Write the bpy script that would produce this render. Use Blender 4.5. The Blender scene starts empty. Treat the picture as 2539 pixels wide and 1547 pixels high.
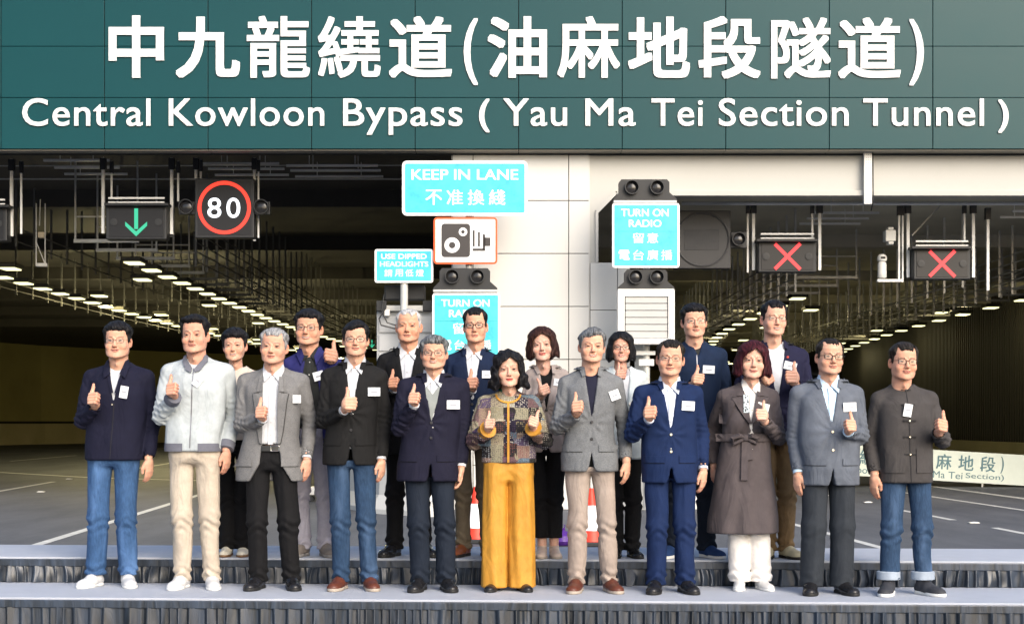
import bpy, bmesh, math, random, time, os
import numpy as np
from mathutils import Vector, Matrix
from mathutils.geometry import delaunay_2d_cdt
T0 = time.time()
SC = bpy.context.scene
COL = SC.collection
F = 3800.0            # focal length in pixels of the 2539 px wide photograph
CXP, HZ = 1269.5, 1045.0
EYE = 1.6             # camera height above the road
# ---------------------------------------------------------------- camera
cam_d = bpy.data.cameras.new('camera')
cam = bpy.data.objects.new('camera', cam_d)
COL.objects.link(cam)
cam_d.sensor_width = 36.0
cam_d.lens = 36.0 * F / 2539.0
cam_d.shift_y = (HZ - 773.5) / 2539.0
cam_d.clip_start = 0.1
cam_d.clip_end = 3000
cam.location = (0, 0, EYE)
cam.rotation_euler = (math.radians(90), 0, 0)
SC.camera = cam
# ---------------------------------------------------------------- daylight
SUN_EL, SUN_AZ = 29.0, 27.0      # azimuth measured from behind the camera towards its right
sd = Vector((math.sin(math.radians(SUN_AZ)) * math.cos(math.radians(SUN_EL)),
             -math.cos(math.radians(SUN_AZ)) * math.cos(math.radians(SUN_EL)),
             math.sin(math.radians(SUN_EL))))
world = bpy.data.worlds.new('World')
SC.world = world
world.use_nodes = True
wn = world.node_tree
bg = wn.nodes['Background']
sky = wn.nodes.new('ShaderNodeTexSky')
sky.sky_type = 'NISHITA'
sky.sun_disc = False
sky.sun_elevation = math.radians(SUN_EL)
sky.sun_rotation = math.radians(180 - SUN_AZ)
sky.air_density = 1.0
sky.dust_density = 3.0
wn.links.new(sky.outputs[0], bg.inputs[0])
bg.inputs[1].default_value = 0.15
sun_d = bpy.data.lights.new('sun', 'SUN')
sun_d.energy = 1.35
sun_d.angle = math.radians(40)
sun_d.color = (1.0, 0.95, 0.89)
sun = bpy.data.objects.new('sun', sun_d)
COL.objects.link(sun)
sun.rotation_euler = sd.to_track_quat('Z', 'Y').to_euler()
sun.location = (20, -20, 30)
SC.view_settings.view_transform = 'Standard'
SC.view_settings.look = 'None'
SC.view_settings.exposure = 0.98
SC.view_settings.gamma = 1.0
SC.view_settings.use_curve_mapping = False
SC.cycles.max_bounces = 6
SC.cycles.diffuse_bounces = 3
SC.cycles.glossy_bounces = 3
SC.cycles.transparent_max_bounces = 8
SC.cycles.caustics_reflective = False
SC.cycles.caustics_refractive = False

def W(px, py, D):
    """a measured spot of the photograph at the distance D where it stands"""
    return Vector(((px - CXP) * D / F, D, EYE - (py - HZ) * D / F))
def gD(py, z=0.0):
    return F * (EYE - z) / (py - HZ)

# ---------------------------------------------------------------- materials
MATS = {}
def _mat(name):
    m = bpy.data.materials.new(name)
    m.use_nodes = True
    nt = m.node_tree
    b = nt.nodes['Principled BSDF']
    return m, nt, b
def rgb(c):
    return (c[0], c[1], c[2], 1.0)
def mat(name, col=(.5, .5, .5), rough=.6, metal=0.0, spec=.4, var=.12, vscale=3.0, bump=0.0, bscale=60.0,
        stretch=(1, 1, 1), emit=0.0, dirt=0.0, coord='Object'):
    """painted, metal or stone surface with mottling, fine relief and some grime"""
    if name in MATS: return MATS[name]
    m, nt, b = _mat(name)
    N, L = nt.nodes, nt.links
    tc = N.new('ShaderNodeTexCoord'); mp = N.new('ShaderNodeMapping')
    mp.inputs['Scale'].default_value = stretch
    L.new(tc.outputs[coord], mp.inputs[0])
    no = N.new('ShaderNodeTexNoise'); no.inputs['Scale'].default_value = vscale
    no.inputs['Detail'].default_value = 6; no.inputs['Roughness'].default_value = .65
    L.new(mp.outputs[0], no.inputs[0])
    cr = N.new('ShaderNodeValToRGB')
    cr.color_ramp.elements[0].position = .3; cr.color_ramp.elements[1].position = .72
    cr.color_ramp.elements[0].color = rgb([max(0, c * (1 - var)) for c in col])
    cr.color_ramp.elements[1].color = rgb([min(1, c * (1 + var * .6)) for c in col])
    L.new(no.outputs[0], cr.inputs[0])
    src = cr.outputs[0]
    if dirt > 0:
        n2 = N.new('ShaderNodeTexNoise'); n2.inputs['Scale'].default_value = vscale * 4
        n2.inputs['Detail'].default_value = 8; n2.inputs['Roughness'].default_value = .75
        L.new(mp.outputs[0], n2.inputs[0])
        r2 = N.new('ShaderNodeValToRGB'); r2.color_ramp.elements[0].position = .52; r2.color_ramp.elements[1].position = .75
        L.new(n2.outputs[0], r2.inputs[0])
        mx = N.new('ShaderNodeMix'); mx.data_type = 'RGBA'
        ml = N.new('ShaderNodeMath'); ml.operation = 'MULTIPLY'; ml.inputs[1].default_value = dirt
        L.new(r2.outputs[0], ml.inputs[0]); L.new(ml.outputs[0], mx.inputs[0])
        L.new(src, mx.inputs[6]); mx.inputs[7].default_value = rgb([c * .45 for c in col])
        src = mx.outputs[2]
    L.new(src, b.inputs['Base Color'])
    rr = N.new('ShaderNodeMapRange'); rr.inputs[3].default_value = max(.02, rough - .07); rr.inputs[4].default_value = min(1, rough + .07)
    L.new(no.outputs[0], rr.inputs[0]); L.new(rr.outputs[0], b.inputs['Roughness'])
    b.inputs['Metallic'].default_value = metal
    b.inputs['Specular IOR Level'].default_value = spec
    if bump > 0:
        nb = N.new('ShaderNodeTexNoise'); nb.inputs['Scale'].default_value = bscale; nb.inputs['Detail'].default_value = 5
        L.new(mp.outputs[0], nb.inputs[0])
        bp = N.new('ShaderNodeBump'); bp.inputs['Strength'].default_value = bump; bp.inputs['Distance'].default_value = .01
        L.new(nb.outputs[0], bp.inputs['Height']); L.new(bp.outputs[0], b.inputs['Normal'])
    if emit > 0:
        L.new(src, b.inputs['Emission Color']); b.inputs['Emission Strength'].default_value = emit
    MATS[name] = m
    return m
def emis(name, col, s):
    if name in MATS: return MATS[name]
    m, nt, b = _mat(name)
    b.inputs['Base Color'].default_value = rgb([c * .04 for c in col])
    b.inputs['Emission Color'].default_value = rgb(col)
    b.inputs['Emission Strength'].default_value = s
    MATS[name] = m
    return m
def cloth(name, col, rough=.85, weave=900.0, wstr=.25, fold=.5, fscale=7.0, var=.18, sheen=.0, heather=0.0, denim=False, spec=.2):
    """fabric: soft folds, weave relief, slight unevenness of the dye"""
    if name in MATS: return MATS[name]
    m, nt, b = _mat(name)
    N, L = nt.nodes, nt.links
    tc = N.new('ShaderNodeTexCoord')
    no = N.new('ShaderNodeTexNoise'); no.inputs['Scale'].default_value = 9; no.inputs['Detail'].default_value = 7
    no.inputs['Roughness'].default_value = .7
    L.new(tc.outputs['Object'], no.inputs[0])
    cr = N.new('ShaderNodeValToRGB'); cr.color_ramp.elements[0].position = .3; cr.color_ramp.elements[1].position = .7
    cr.color_ramp.elements[0].color = rgb([c * (1 - var) for c in col])
    cr.color_ramp.elements[1].color = rgb([min(1, c * (1 + var)) for c in col])
    L.new(no.outputs[0], cr.inputs[0]); src = cr.outputs[0]
    if heather > 0 or denim:
        nh = N.new('ShaderNodeTexNoise'); nh.inputs['Scale'].default_value = 120 if not denim else 60; nh.inputs['Detail'].default_value = 4
        mp = N.new('ShaderNodeMapping'); mp.inputs['Scale'].default_value = (1, 1, 2.5) if not denim else (2.2, 2.2, .5)
        L.new(tc.outputs['Object'], mp.inputs[0]); L.new(mp.outputs[0], nh.inputs[0])
        mx = N.new('ShaderNodeMix'); mx.data_type = 'RGBA'; mx.blend_type = 'OVERLAY'
        mx.inputs[0].default_value = heather if not denim else .45
        L.new(src, mx.inputs[6]); L.new(nh.outputs[0], mx.inputs[7]); src = mx.outputs[2]
    if denim:                                   # worn pale streaks down the thighs
        mp2 = N.new('ShaderNodeMapping'); mp2.inputs['Scale'].default_value = (9, 5, 2.2)
        L.new(tc.outputs['Object'], mp2.inputs[0])
        n3 = N.new('ShaderNodeTexNoise'); n3.inputs['Scale'].default_value = 1.1; n3.inputs['Detail'].default_value = 5
        L.new(mp2.outputs[0], n3.inputs[0])
        r3 = N.new('ShaderNodeValToRGB'); r3.color_ramp.elements[0].position = .48; r3.color_ramp.elements[1].position = .75
        L.new(n3.outputs[0], r3.inputs[0])
        m3 = N.new('ShaderNodeMix'); m3.data_type = 'RGBA'
        k = N.new('ShaderNodeMath'); k.operation = 'MULTIPLY'; k.inputs[1].default_value = .75
        L.new(r3.outputs[0], k.inputs[0]); L.new(k.outputs[0], m3.inputs[0])
        L.new(src, m3.inputs[6]); m3.inputs[7].default_value = rgb([min(1, c * 2.2 + .03) for c in col]); src = m3.outputs[2]
    L.new(src, b.inputs['Base Color'])
    b.inputs['Roughness'].default_value = rough
    b.inputs['Specular IOR Level'].default_value = spec
    b.inputs['Sheen Weight'].default_value = sheen
    b.inputs['Sheen Roughness'].default_value = .5
    # folds: diagonal stretched noise, two directions
    mpf = N.new('ShaderNodeMapping'); mpf.inputs['Scale'].default_value = (1, 1, .45); mpf.inputs['Rotation'].default_value = (.3, .55, .2)
    L.new(tc.outputs['Object'], mpf.inputs[0])
    nf = N.new('ShaderNodeTexNoise'); nf.inputs['Scale'].default_value = fscale; nf.inputs['Detail'].default_value = 3
    nf.inputs['Distortion'].default_value = .8
    L.new(mpf.outputs[0], nf.inputs[0])
    bf = N.new('ShaderNodeBump'); bf.inputs['Strength'].default_value = fold; bf.inputs['Distance'].default_value = .055
    L.new(nf.outputs[0], bf.inputs['Height'])
    nw = N.new('ShaderNodeTexNoise'); nw.inputs['Scale'].default_value = weave * .35; nw.inputs['Detail'].default_value = 2
    L.new(tc.outputs['Object'], nw.inputs[0])
    bw = N.new('ShaderNodeBump'); bw.inputs['Strength'].default_value = wstr; bw.inputs['Distance'].default_value = .002
    L.new(nw.outputs[0], bw.inputs['Height']); L.new(bf.outputs[0], bw.inputs['Normal'])
    L.new(bw.outputs[0], b.inputs['Normal'])
    MATS[name] = m
    return m

def ordinal(i):
    w = ['nearest', 'second', 'third', 'fourth', 'fifth', 'sixth', 'seventh', 'eighth', 'ninth', 'tenth', 'eleventh', 'twelfth']
    return w[i] if i < 12 else ('%dth' % (i + 1) if (i + 1) % 10 not in (1, 2, 3) else '%d%s' % (i + 1, {1: 'st', 2: 'nd', 3: 'rd'}[(i + 1) % 10]))
# ---------------------------------------------------------------- objects
def mesh_np(name, V, Fq, nper=4):
    """mesh from numpy arrays, every face with nper corners"""
    me = bpy.data.meshes.new(name)
    V = np.ascontiguousarray(V, dtype=np.float32); Fq = np.ascontiguousarray(Fq, dtype=np.int32)
    me.vertices.add(len(V)); me.vertices.foreach_set('co', V.ravel())
    n = len(Fq)
    me.loops.add(n * nper); me.loops.foreach_set('vertex_index', Fq.ravel())
    me.polygons.add(n); me.polygons.foreach_set('loop_start', np.arange(n, dtype=np.int32) * nper)
    try: me.polygons.foreach_set('loop_total', np.full(n, nper, dtype=np.int32))
    except Exception: pass
    me.update(calc_edges=True)
    me.polygons.foreach_set('use_smooth', np.ones(n, dtype=bool))
    me.update()
    return me
def ob(name, me, m=None, parent=None, smooth=None):
    o = bpy.data.objects.new(name, me)
    COL.objects.link(o)
    if m is not None and me is not None:
        if len(me.materials) == 0: me.materials.append(m)
        if me.materials[0] is not m:
            o.material_slots[0].link = 'OBJECT'; o.material_slots[0].material = m
    if parent is not None: o.parent = parent
    return o
def tag(o, label=None, cat=None, group=None, kind=None):
    if label: o['label'] = label
    if cat: o['category'] = cat
    if group: o['group'] = group
    if kind: o['kind'] = kind
    return o
def empty(name, loc=(0, 0, 0), label=None, cat=None, group=None):
    o = bpy.data.objects.new(name, None)
    o.empty_display_size = .1
    COL.objects.link(o); o.location = loc
    return tag(o, label, cat, group)
class MB:
    """collects solid shapes and links them as one mesh"""
    def __init__(s): s.v = []; s.f = []
    def add(s, V, Fs):
        n = len(s.v); s.v += [tuple(v) for v in V]; s.f += [tuple(i + n for i in f) for f in Fs]; return s
    def box(s, c, d, M=None, bev=0.0):
        x, y, z = d[0] / 2, d[1] / 2, d[2] / 2
        if bev <= 0:
            V = [Vector((a * x, b * y, e * z)) for a in (-1, 1) for b in (-1, 1) for e in (-1, 1)]
            Fs = [(0, 1, 3, 2), (4, 6, 7, 5), (0, 4, 5, 1), (2, 3, 7, 6), (0, 2, 6, 4), (1, 5, 7, 3)]
        else:
            bm = bmesh.new(); bmesh.ops.create_cube(bm, size=1)
            for v in bm.verts: v.co = Vector((v.co.x * d[0], v.co.y * d[1], v.co.z * d[2]))
            bmesh.ops.bevel(bm, geom=bm.edges[:] + bm.verts[:], offset=bev, segments=2, affect='EDGES', profile=.5)
            bm.verts.index_update(); V = [v.co.copy() for v in bm.verts]; Fs = [[v.index for v in f.verts] for f in bm.faces]; bm.free()
        if M is not None: V = [M @ v for v in V]
        c = Vector(c)
        return s.add([v + c for v in V], Fs)
    def bar(s, a, b, w, h=None):
        """square bar from a to b"""
        a = Vector(a); b = Vector(b); h = h or w; d = b - a; L = d.length
        q = d.to_track_quat('Z', 'Y').to_matrix()
        return s.box((a + b) / 2, (w, h, L), q)
    def tube(s, pts, r, n=10, caps=True):
        pts = [Vector(p) for p in pts]
        rs = r if isinstance(r, (list, tuple)) else [r] * len(pts)
        V = []; Fs = []; up = None
        for i, p in enumerate(pts):
            d = (pts[min(i + 1, len(pts) - 1)] - pts[max(i - 1, 0)]).normalized()
            if up is None:
                up = Vector((0, 0, 1)) if abs(d.z) < .9 else Vector((1, 0, 0))
            x = d.cross(up)
            if x.length < 1e-5: x = d.orthogonal()
            x.normalize(); up = x.cross(d).normalized()
            for k in range(n):
                t = 2 * math.pi * k / n
                V.append(p + (x * math.cos(t) + up * math.sin(t)) * rs[i])
        for i in range(len(pts) - 1):
            for k in range(n):
                Fs.append((i * n + k, i * n + (k + 1) % n, (i + 1) * n + (k + 1) % n, (i + 1) * n + k))
        if caps:
            Fs.append(tuple(range(n - 1, -1, -1))); Fs.append(tuple((len(pts) - 1) * n + k for k in range(n)))
        return s.add(V, Fs)
    def prism(s, poly, y0, y1):
        """polygon in x,z drawn through from y0 to y1 (y0 nearer the camera)"""
        n = len(poly)
        V = [(x, y0, z) for x, z in poly] + [(x, y1, z) for x, z in poly]
        Fs = [tuple(range(n)), tuple(range(2 * n - 1, n - 1, -1))]
        for i in range(n):
            j = (i + 1) % n
            Fs.append((i, i + n, j + n, j))
        return s.add(V, Fs)
    def lathe(s, prof, c=(0, 0, 0), n=24, axis='Z'):
        V = []; Fs = []
        for r, z in prof:
            for k in range(n):
                t = 2 * math.pi * k / n
                p = (r * math.cos(t), r * math.sin(t), z) if axis == 'Z' else (r * math.cos(t), z, r * math.sin(t))
                V.append((p[0] + c[0], p[1] + c[1], p[2] + c[2]))
        for i in range(len(prof) - 1):
            for k in range(n):
                Fs.append((i * n + k, i * n + (k + 1) % n, (i + 1) * n + (k + 1) % n, (i + 1) * n + k))
        Fs.append(tuple(range(n - 1, -1, -1))); Fs.append(tuple((len(prof) - 1) * n + k for k in range(n)))
        return s.add(V, Fs)
    def mesh(s, name, smooth=False, bevel=0.0):
        me = bpy.data.meshes.new(name); me.from_pydata(s.v, [], s.f)
        bm = bmesh.new(); bm.from_mesh(me)
        if bevel > 0:
            bmesh.ops.bevel(bm, geom=bm.edges[:], offset=bevel, segments=1, affect='EDGES')
        bmesh.ops.recalc_face_normals(bm, faces=bm.faces[:])
        bm.to_mesh(me); bm.free()
        if smooth:
            me.polygons.foreach_set('use_smooth', [True] * len(me.polygons))
        me.update(); return me
    def build(s, name, m, parent=None, smooth=False, bevel=0.0):
        me = s.mesh(name, smooth, bevel)
        o = ob(name, me, m, parent)
        if smooth:
            try:
                md = o.modifiers.new('wn', 'WEIGHTED_NORMAL'); o.modifiers.remove(md)
            except Exception: pass
            me.shade_smooth() if hasattr(me, 'shade_smooth') else None
            try: me.set_sharp_from_angle(angle=math.radians(40))
            except Exception: pass
        return o
def rrect(w, h, r, n=5, cx=0, cz=0):
    P = []
    for qx, qz, a0 in ((1, 1, 0), (-1, 1, 90), (-1, -1, 180), (1, -1, 270)):
        for i in range(n + 1):
            t = math.radians(a0 + 90 * i / n)
            P.append((cx + qx * (w / 2 - r) + r * math.cos(t), cz + qz * (h / 2 - r) + r * math.sin(t)))
    return P

# ---------------------------------------------------------------- lettering with Blender's own built-in font
_TX = {}
def glyph(txt, bold=0.0, ext=0.0, res=4):
    """mesh of a piece of text in x,y; returns (verts, faces, bbox)"""
    key = (txt, bold, ext)
    if key in _TX: return _TX[key]
    cu = bpy.data.curves.new('t', 'FONT'); cu.body = txt; cu.size = 1.0
    cu.offset = bold; cu.extrude = ext; cu.resolution_u = res; cu.fill_mode = 'FRONT' if ext == 0 else 'BOTH'
    o = bpy.data.objects.new('t', cu); COL.objects.link(o)
    dg = bpy.context.evaluated_depsgraph_get()
    me = bpy.data.meshes.new_from_object(o.evaluated_get(dg))
    V = np.array([v.co[:] for v in me.vertices]); Fs = [tuple(p.vertices) for p in me.polygons]
    bpy.data.objects.remove(o); bpy.data.curves.remove(cu); bpy.data.meshes.remove(me)
    bb = (V[:, 0].min(), V[:, 1].min(), V[:, 0].max(), V[:, 1].max()) if len(V) else (0, 0, 0, 0)
    _TX[key] = (V, Fs, bb)
    return _TX[key]
def fit_text(txt, x0, z0, x1, z1, y, m, parent, name='lettering', bold=0.0, depth=.004, keep=False, M=None, box=None):
    """text scaled into the box x0..x1, z0..z1 on the plane y, solid to depth behind it"""
    V, Fs, bb = glyph(txt, bold, .5)
    bb = box or bb
    sx = (x1 - x0) / (bb[2] - bb[0]); sz = (z1 - z0) / (bb[3] - bb[1])
    P = [(x0 + (v[0] - bb[0]) * sx, y + (-v[2]) * depth, z0 + (v[1] - bb[1]) * sz) for v in V]
    me = bpy.data.meshes.new(name); me.from_pydata(P, [], Fs); me.update()
    if M is not None: me.transform(M)
    return ob(name, me, m, parent)
# ---------------------------------------------------------------- the place: road, portal, tunnels
rnd = random.Random(7)
def asphalt():
    m, nt, b = _mat('asphalt'); N, L = nt.nodes, nt.links
    tc = N.new('ShaderNodeTexCoord')
    mp = N.new('ShaderNodeMapping'); mp.inputs['Scale'].default_value = (1, .25, 1); L.new(tc.outputs['Object'], mp.inputs[0])
    n1 = N.new('ShaderNodeTexNoise'); n1.inputs['Scale'].default_value = .8; n1.inputs['Detail'].default_value = 9; n1.inputs['Roughness'].default_value = .7
    L.new(mp.outputs[0], n1.inputs[0])
    n2 = N.new('ShaderNodeTexNoise'); n2.inputs['Scale'].default_value = 70; n2.inputs['Detail'].default_value = 6; L.new(tc.outputs['Object'], n2.inputs[0])
    r1 = N.new('ShaderNodeValToRGB'); r1.color_ramp.elements[0].position = .36; r1.color_ramp.elements[1].position = .64
    r1.color_ramp.elements[0].color = (.062, .068, .082, 1); r1.color_ramp.elements[1].color = (.115, .122, .138, 1)
    L.new(n1.outputs[0], r1.inputs[0])
    mx = N.new('ShaderNodeMix'); mx.data_type = 'RGBA'; mx.blend_type = 'OVERLAY'; mx.inputs[0].default_value = .5
    L.new(r1.outputs[0], mx.inputs[6]); L.new(n2.outputs[0], mx.inputs[7]); L.new(mx.outputs[2], b.inputs['Base Color'])
    b.inputs['Roughness'].default_value = .72
    bp = N.new('ShaderNodeBump'); bp.inputs['Strength'].default_value = .5; bp.inputs['Distance'].default_value = .01
    L.new(n2.outputs[0], bp.inputs['Height']); L.new(bp.outputs[0], b.inputs['Normal'])
    return m
ASPH = asphalt()
g_ = MB(); g_.add([(-1500, -1500, 0), (1500, -1500, 0), (1500, 1500, 0), (-1500, 1500, 0)], [(0, 1, 2, 3)])
tag(g_.build('ground', ASPH), kind='structure')
PAINT = mat('road paint', (.62, .62, .60), .6, var=.25, vscale=6, dirt=.5)
def mark(p, q, w=.15):
    a = Vector((p[0], p[1], .004)); b = Vector((q[0], q[1], .004)); n = Vector((-(b - a).y, (b - a).x, 0)).normalized() * w / 2
    tag(MB().add([a - n, b - n, b + n, a + n], [(0, 1, 2, 3)]).build('lane_marking', PAINT), kind='structure')
for p, q, w in [((-6.15, 19.5), (-6.95, 36), .15), ((-11.4, 30), (-12.2, 40.8), .15), ((-12.7, 50), (-13.2, 60), .15), ((-20.3, 62), (-20.6, 72.5), .15), ((-20.8, 84), (-21, 94), .15),
                ((-16.2, 48.4), (-12.2, 44.0), .22), (((-12.2), 44.0), (-6.5, 40.2), .22), ((-29, 96), (-24, 97), .2),
                ((4.25, 26), (4.70, 19.2), .13), ((7.0, 28.2), (7.17, 24.9), .13), ((7.27, 23.1), (7.42, 19.6), .13), ((6.8, 36), (6.9, 31.5), .13),
                ((8.7, 37), (9.3, 26.5), .13), ((10.2, 42), (10.7, 30.5), .2), ((13.5, 60), (11.6, 41), .15)]:
    mark(p, q, w)
CONC = mat('tunnel concrete', (.11, .105, .09), .8, var=.3, vscale=.6, bump=.3, bscale=12, dirt=.4)
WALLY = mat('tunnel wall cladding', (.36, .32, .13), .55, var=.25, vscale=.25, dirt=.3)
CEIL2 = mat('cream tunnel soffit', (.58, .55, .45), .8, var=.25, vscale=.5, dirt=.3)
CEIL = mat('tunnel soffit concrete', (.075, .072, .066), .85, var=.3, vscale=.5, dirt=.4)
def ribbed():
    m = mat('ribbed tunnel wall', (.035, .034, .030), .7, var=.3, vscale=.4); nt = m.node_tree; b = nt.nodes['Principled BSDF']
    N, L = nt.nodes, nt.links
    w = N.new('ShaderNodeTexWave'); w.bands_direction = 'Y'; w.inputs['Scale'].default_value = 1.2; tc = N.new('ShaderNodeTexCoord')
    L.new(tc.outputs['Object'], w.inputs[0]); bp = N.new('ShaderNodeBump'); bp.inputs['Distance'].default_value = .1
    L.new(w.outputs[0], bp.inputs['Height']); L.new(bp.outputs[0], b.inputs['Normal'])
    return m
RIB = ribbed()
def wall_path(name, pts, z0, z1, th, m, off=0):
    mb = MB(); n = len(pts)
    for i in range(n - 1):
        a = Vector((*pts[i], 0)); b = Vector((*pts[i + 1], 0)); d = (b - a).normalized(); nn = Vector((-d.y, d.x, 0)) * th
        V = []
        for p in (a, b):
            for q in (Vector(), nn):
                for z in (z0, z1): V.append(p + q + Vector((0, 0, z)))
        mb.add(V, [(0, 1, 3, 2), (4, 6, 7, 5), (0, 4, 5, 1), (2, 3, 7, 6), (0, 2, 6, 4), (1, 5, 7, 3)])
    return tag(mb.build(name, m), kind='structure')
LP = [(-24, 28.9), (-38, 70), (-38.2, 90), (-36.6, 101), (-33.5, 109), (-29, 116), (-23, 122.5), (-15, 128), (-6, 132), (4, 135), (14, 137)]
wall_path('tunnel_wall', LP, 0, 7.4, .6, WALLY)
inset = [(x + (.6 if y < 100 else .42), y - (0 if y < 100 else .42)) for x, y in LP]
wall_path('barrier_wall', inset, 0, 1.45, .3, mat('barrier concrete', (.48, .43, .25), .7, var=.2, vscale=.5, dirt=.4))
wall_path('wall_rail', [(x + (.1 if y < 100 else .07), y - (0 if y < 100 else .07)) for x, y in inset], 1.47, 1.62, .1, mat('dark steel', (.03, .03, .03), .5, .5))
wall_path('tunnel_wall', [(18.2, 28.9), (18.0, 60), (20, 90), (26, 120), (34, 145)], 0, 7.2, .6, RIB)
wall_path('barrier_wall', [(17.2, 30), (17.0, 60), (19, 90), (25, 120)], 0, .9, .3, mat('barrier concrete', (.36, .33, .20), .7))
tag(MB().box((0, 152, 3.5), (120, .5, 8)).build('tunnel_end_wall', RIB), kind='structure')
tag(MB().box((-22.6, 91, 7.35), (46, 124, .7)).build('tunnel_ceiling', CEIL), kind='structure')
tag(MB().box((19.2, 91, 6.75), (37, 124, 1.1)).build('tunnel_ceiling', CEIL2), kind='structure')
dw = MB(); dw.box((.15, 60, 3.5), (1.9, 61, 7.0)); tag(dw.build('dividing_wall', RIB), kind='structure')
for k in range(6):                                           # downstand beams
    D = 36 + k * 9
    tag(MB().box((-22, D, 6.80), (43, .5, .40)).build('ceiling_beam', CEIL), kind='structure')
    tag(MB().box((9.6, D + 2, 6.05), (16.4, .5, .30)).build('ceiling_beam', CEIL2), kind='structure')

# --- portal fascia with its cladding and raised letters
YF = 27.5
FZ = W(0, 370, YF).z
PANEL = mat('green enamel cladding', (.0008, .046, .053), .34, 0, .20, var=.05, vscale=.7)
BACK = mat('fascia backing', (.008, .012, .014), .8)
port = empty('portal_fascia', (0, YF, FZ), 'dark green clad fascia over the tunnel mouths with white raised Chinese and English name', 'fascia')
pw = 256.6 * YF / F; ph = 127.0 * YF / F; px0 = (3 - CXP) * YF / F
mb = MB(); mb.box((0, .20, 2.0), (40, .34, 4.2)); o = mb.build('backing', BACK, port)
o.location = (0, 0, .12)
pm = MB().box((0, 0, 0), (pw - .014, .03, ph - .010), None, .003).mesh('cladding_panel')
for i in range(-5, 15):
    for j in range(4):
        o = ob('cladding_panel', pm, PANEL, port); o.location = (px0 + (i + .5) * pw, rnd.uniform(-.0015, .0015), (j + .5) * ph)
        o.rotation_euler = (rnd.uniform(-.0012, .0012), 0, rnd.uniform(-.0018, .0018))
sm = MB().box((0, 0, 0), (pw - .014, .30, .02)).mesh('soffit_panel')
SOFF = mat('cream enamel', (.22, .21, .18), .6, var=.06)
for i in range(-5, 15):
    o = ob('soffit_panel', sm, SOFF, port); o.location = (px0 + (i + .5) * pw, .19, -.012)
o = MB().box((0, .36, -.02), (40, .04, .06)).build('soffit_edge', BACK, port); o.hide_render = False
LET = mat('white letter enamel', (.71, .72, .72), .45, var=.03)
def bold_letter(ch, x0, x1, y0, y1, r, Y=YF, parent=port, m_=LET, depth=.03, name='letter', dirs=8, off=None, M=None):
    """one raised letter: the built-in font thickened all round; pixels of the photograph for its extent"""
    V, Fs, bb = glyph(ch, 0, .5)
    w, h = bb[2] - bb[0], bb[3] - bb[1]
    X0, Z1 = W(x0, y0, Y).x, W(x0, y0, Y).z; X1, Z0 = W(x1, y1, Y).x, W(x1, y1, Y).z
    rx = r; sx = (X1 - X0) / (w + 2 * rx); sz = (Z1 - Z0) / (h + 2 * rx)
    PV = []; PF = []
    for k in range(dirs + 1):
        t = 2 * math.pi * k / dirs
        q = 1.42 if (k % 2 and dirs == 8) else 1.0
        dx, dz = (0, 0) if k == dirs else (max(-rx, min(rx, rx * q * math.cos(t))), max(-rx, min(rx, rx * q * math.sin(t))))
        n = len(PV)
        PV += [(X0 + (v[0] - bb[0] + rx + dx) * sx, Y + (off if off is not None else -.02 - depth) + k * .0004 + (0 if v[2] > 0 else depth - k * .0004), Z0 + (v[1] - bb[1] + rx + dz) * sz) for v in V]
        PF += [tuple(i + n for i in f) for f in Fs]
    me = bpy.data.meshes.new(name); me.from_pydata(PV, [], PF); me.update()
    if M is not None: me.transform(M)
    o = ob(name, me, m_)
    if parent is not None:
        o.parent = parent; o.matrix_parent_inverse = Matrix.Translation(-Vector(parent.location))
    return o
CH = [('中', 271, 408, 41, 195, .024), ('九', 437, 596, 44, 195, .024), ('龍', 613, 769, 42, 195, .014), ('繞', 789, 944, 43, 195, .014), ('道', 965, 1121, 43, 195, .020),
      ('(', 1150, 1185, 48, 213, .012), ('油', 1209, 1356, 43, 195, .023), ('麻', 1382, 1537, 43, 195, .015), ('地', 1557, 1710, 44, 195, .023), ('段', 1731, 1885, 43, 197, .021),
      ('隧', 1911, 2059, 46, 197, .016), ('道', 2077, 2232, 46, 197, .020), (')', 2253, 2289, 50, 214, .012)]
for c, x0, x1, y0, y1, r in CH: bold_letter(c, x0, x1, y0, y1, r)
def word(txt, x0, x1, ybase, capy, r=.020, Y=YF, parent=port, m_=LET, depth=.03, **k):
    """a word letter by letter, spread over x0..x1, capitals from capy to ybase"""
    if len(txt) == 0: return
    wd = []
    for i, c in enumerate(txt):
        if c == ' ': wd.append(None); continue
        pre = glyph(txt[:i + 1], 0, .5)[2][2]; b = glyph(c, 0, .5)[2]
        wd.append((pre - (b[2] - b[0]), pre, b[1], b[3]))
    mn = wd[0][0]; mxx = [w for w in wd if w][-1][1]
    cap_h = glyph('H', 0, .5)[2][3]
    sc = (x1 - x0) / (mxx - mn + 2 * r); sv = (ybase - capy) / cap_h
    for c, w in zip(txt, wd):
        if w is None: continue
        a = x0 + (w[0] - mn) * sc; b = a + (w[1] - w[0] + 2 * r) * sc; q_ = (b - a) * .03; a += q_; b -= q_
        bold_letter(c, a, b, ybase - (w[3] + r) * sv, ybase - (w[2] - r) * sv, r, Y, parent, m_, depth, **k)
for t, x0, x1 in (('Central', 55, 375), ('Kowloon', 418, 806), ('Bypass', 850, 1148), ('Yau', 1246, 1407), ('Ma', 1449, 1577), ('Tei', 1613, 1742), ('Section', 1780, 2104), ('Tunnel', 2137, 2438)):
    word(t, x0, x1, 313, 247, .007)
bold_letter('(', 1188, 1214, 247, 330, .018); bold_letter(')', 2473, 2499, 249, 331, .018)

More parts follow.
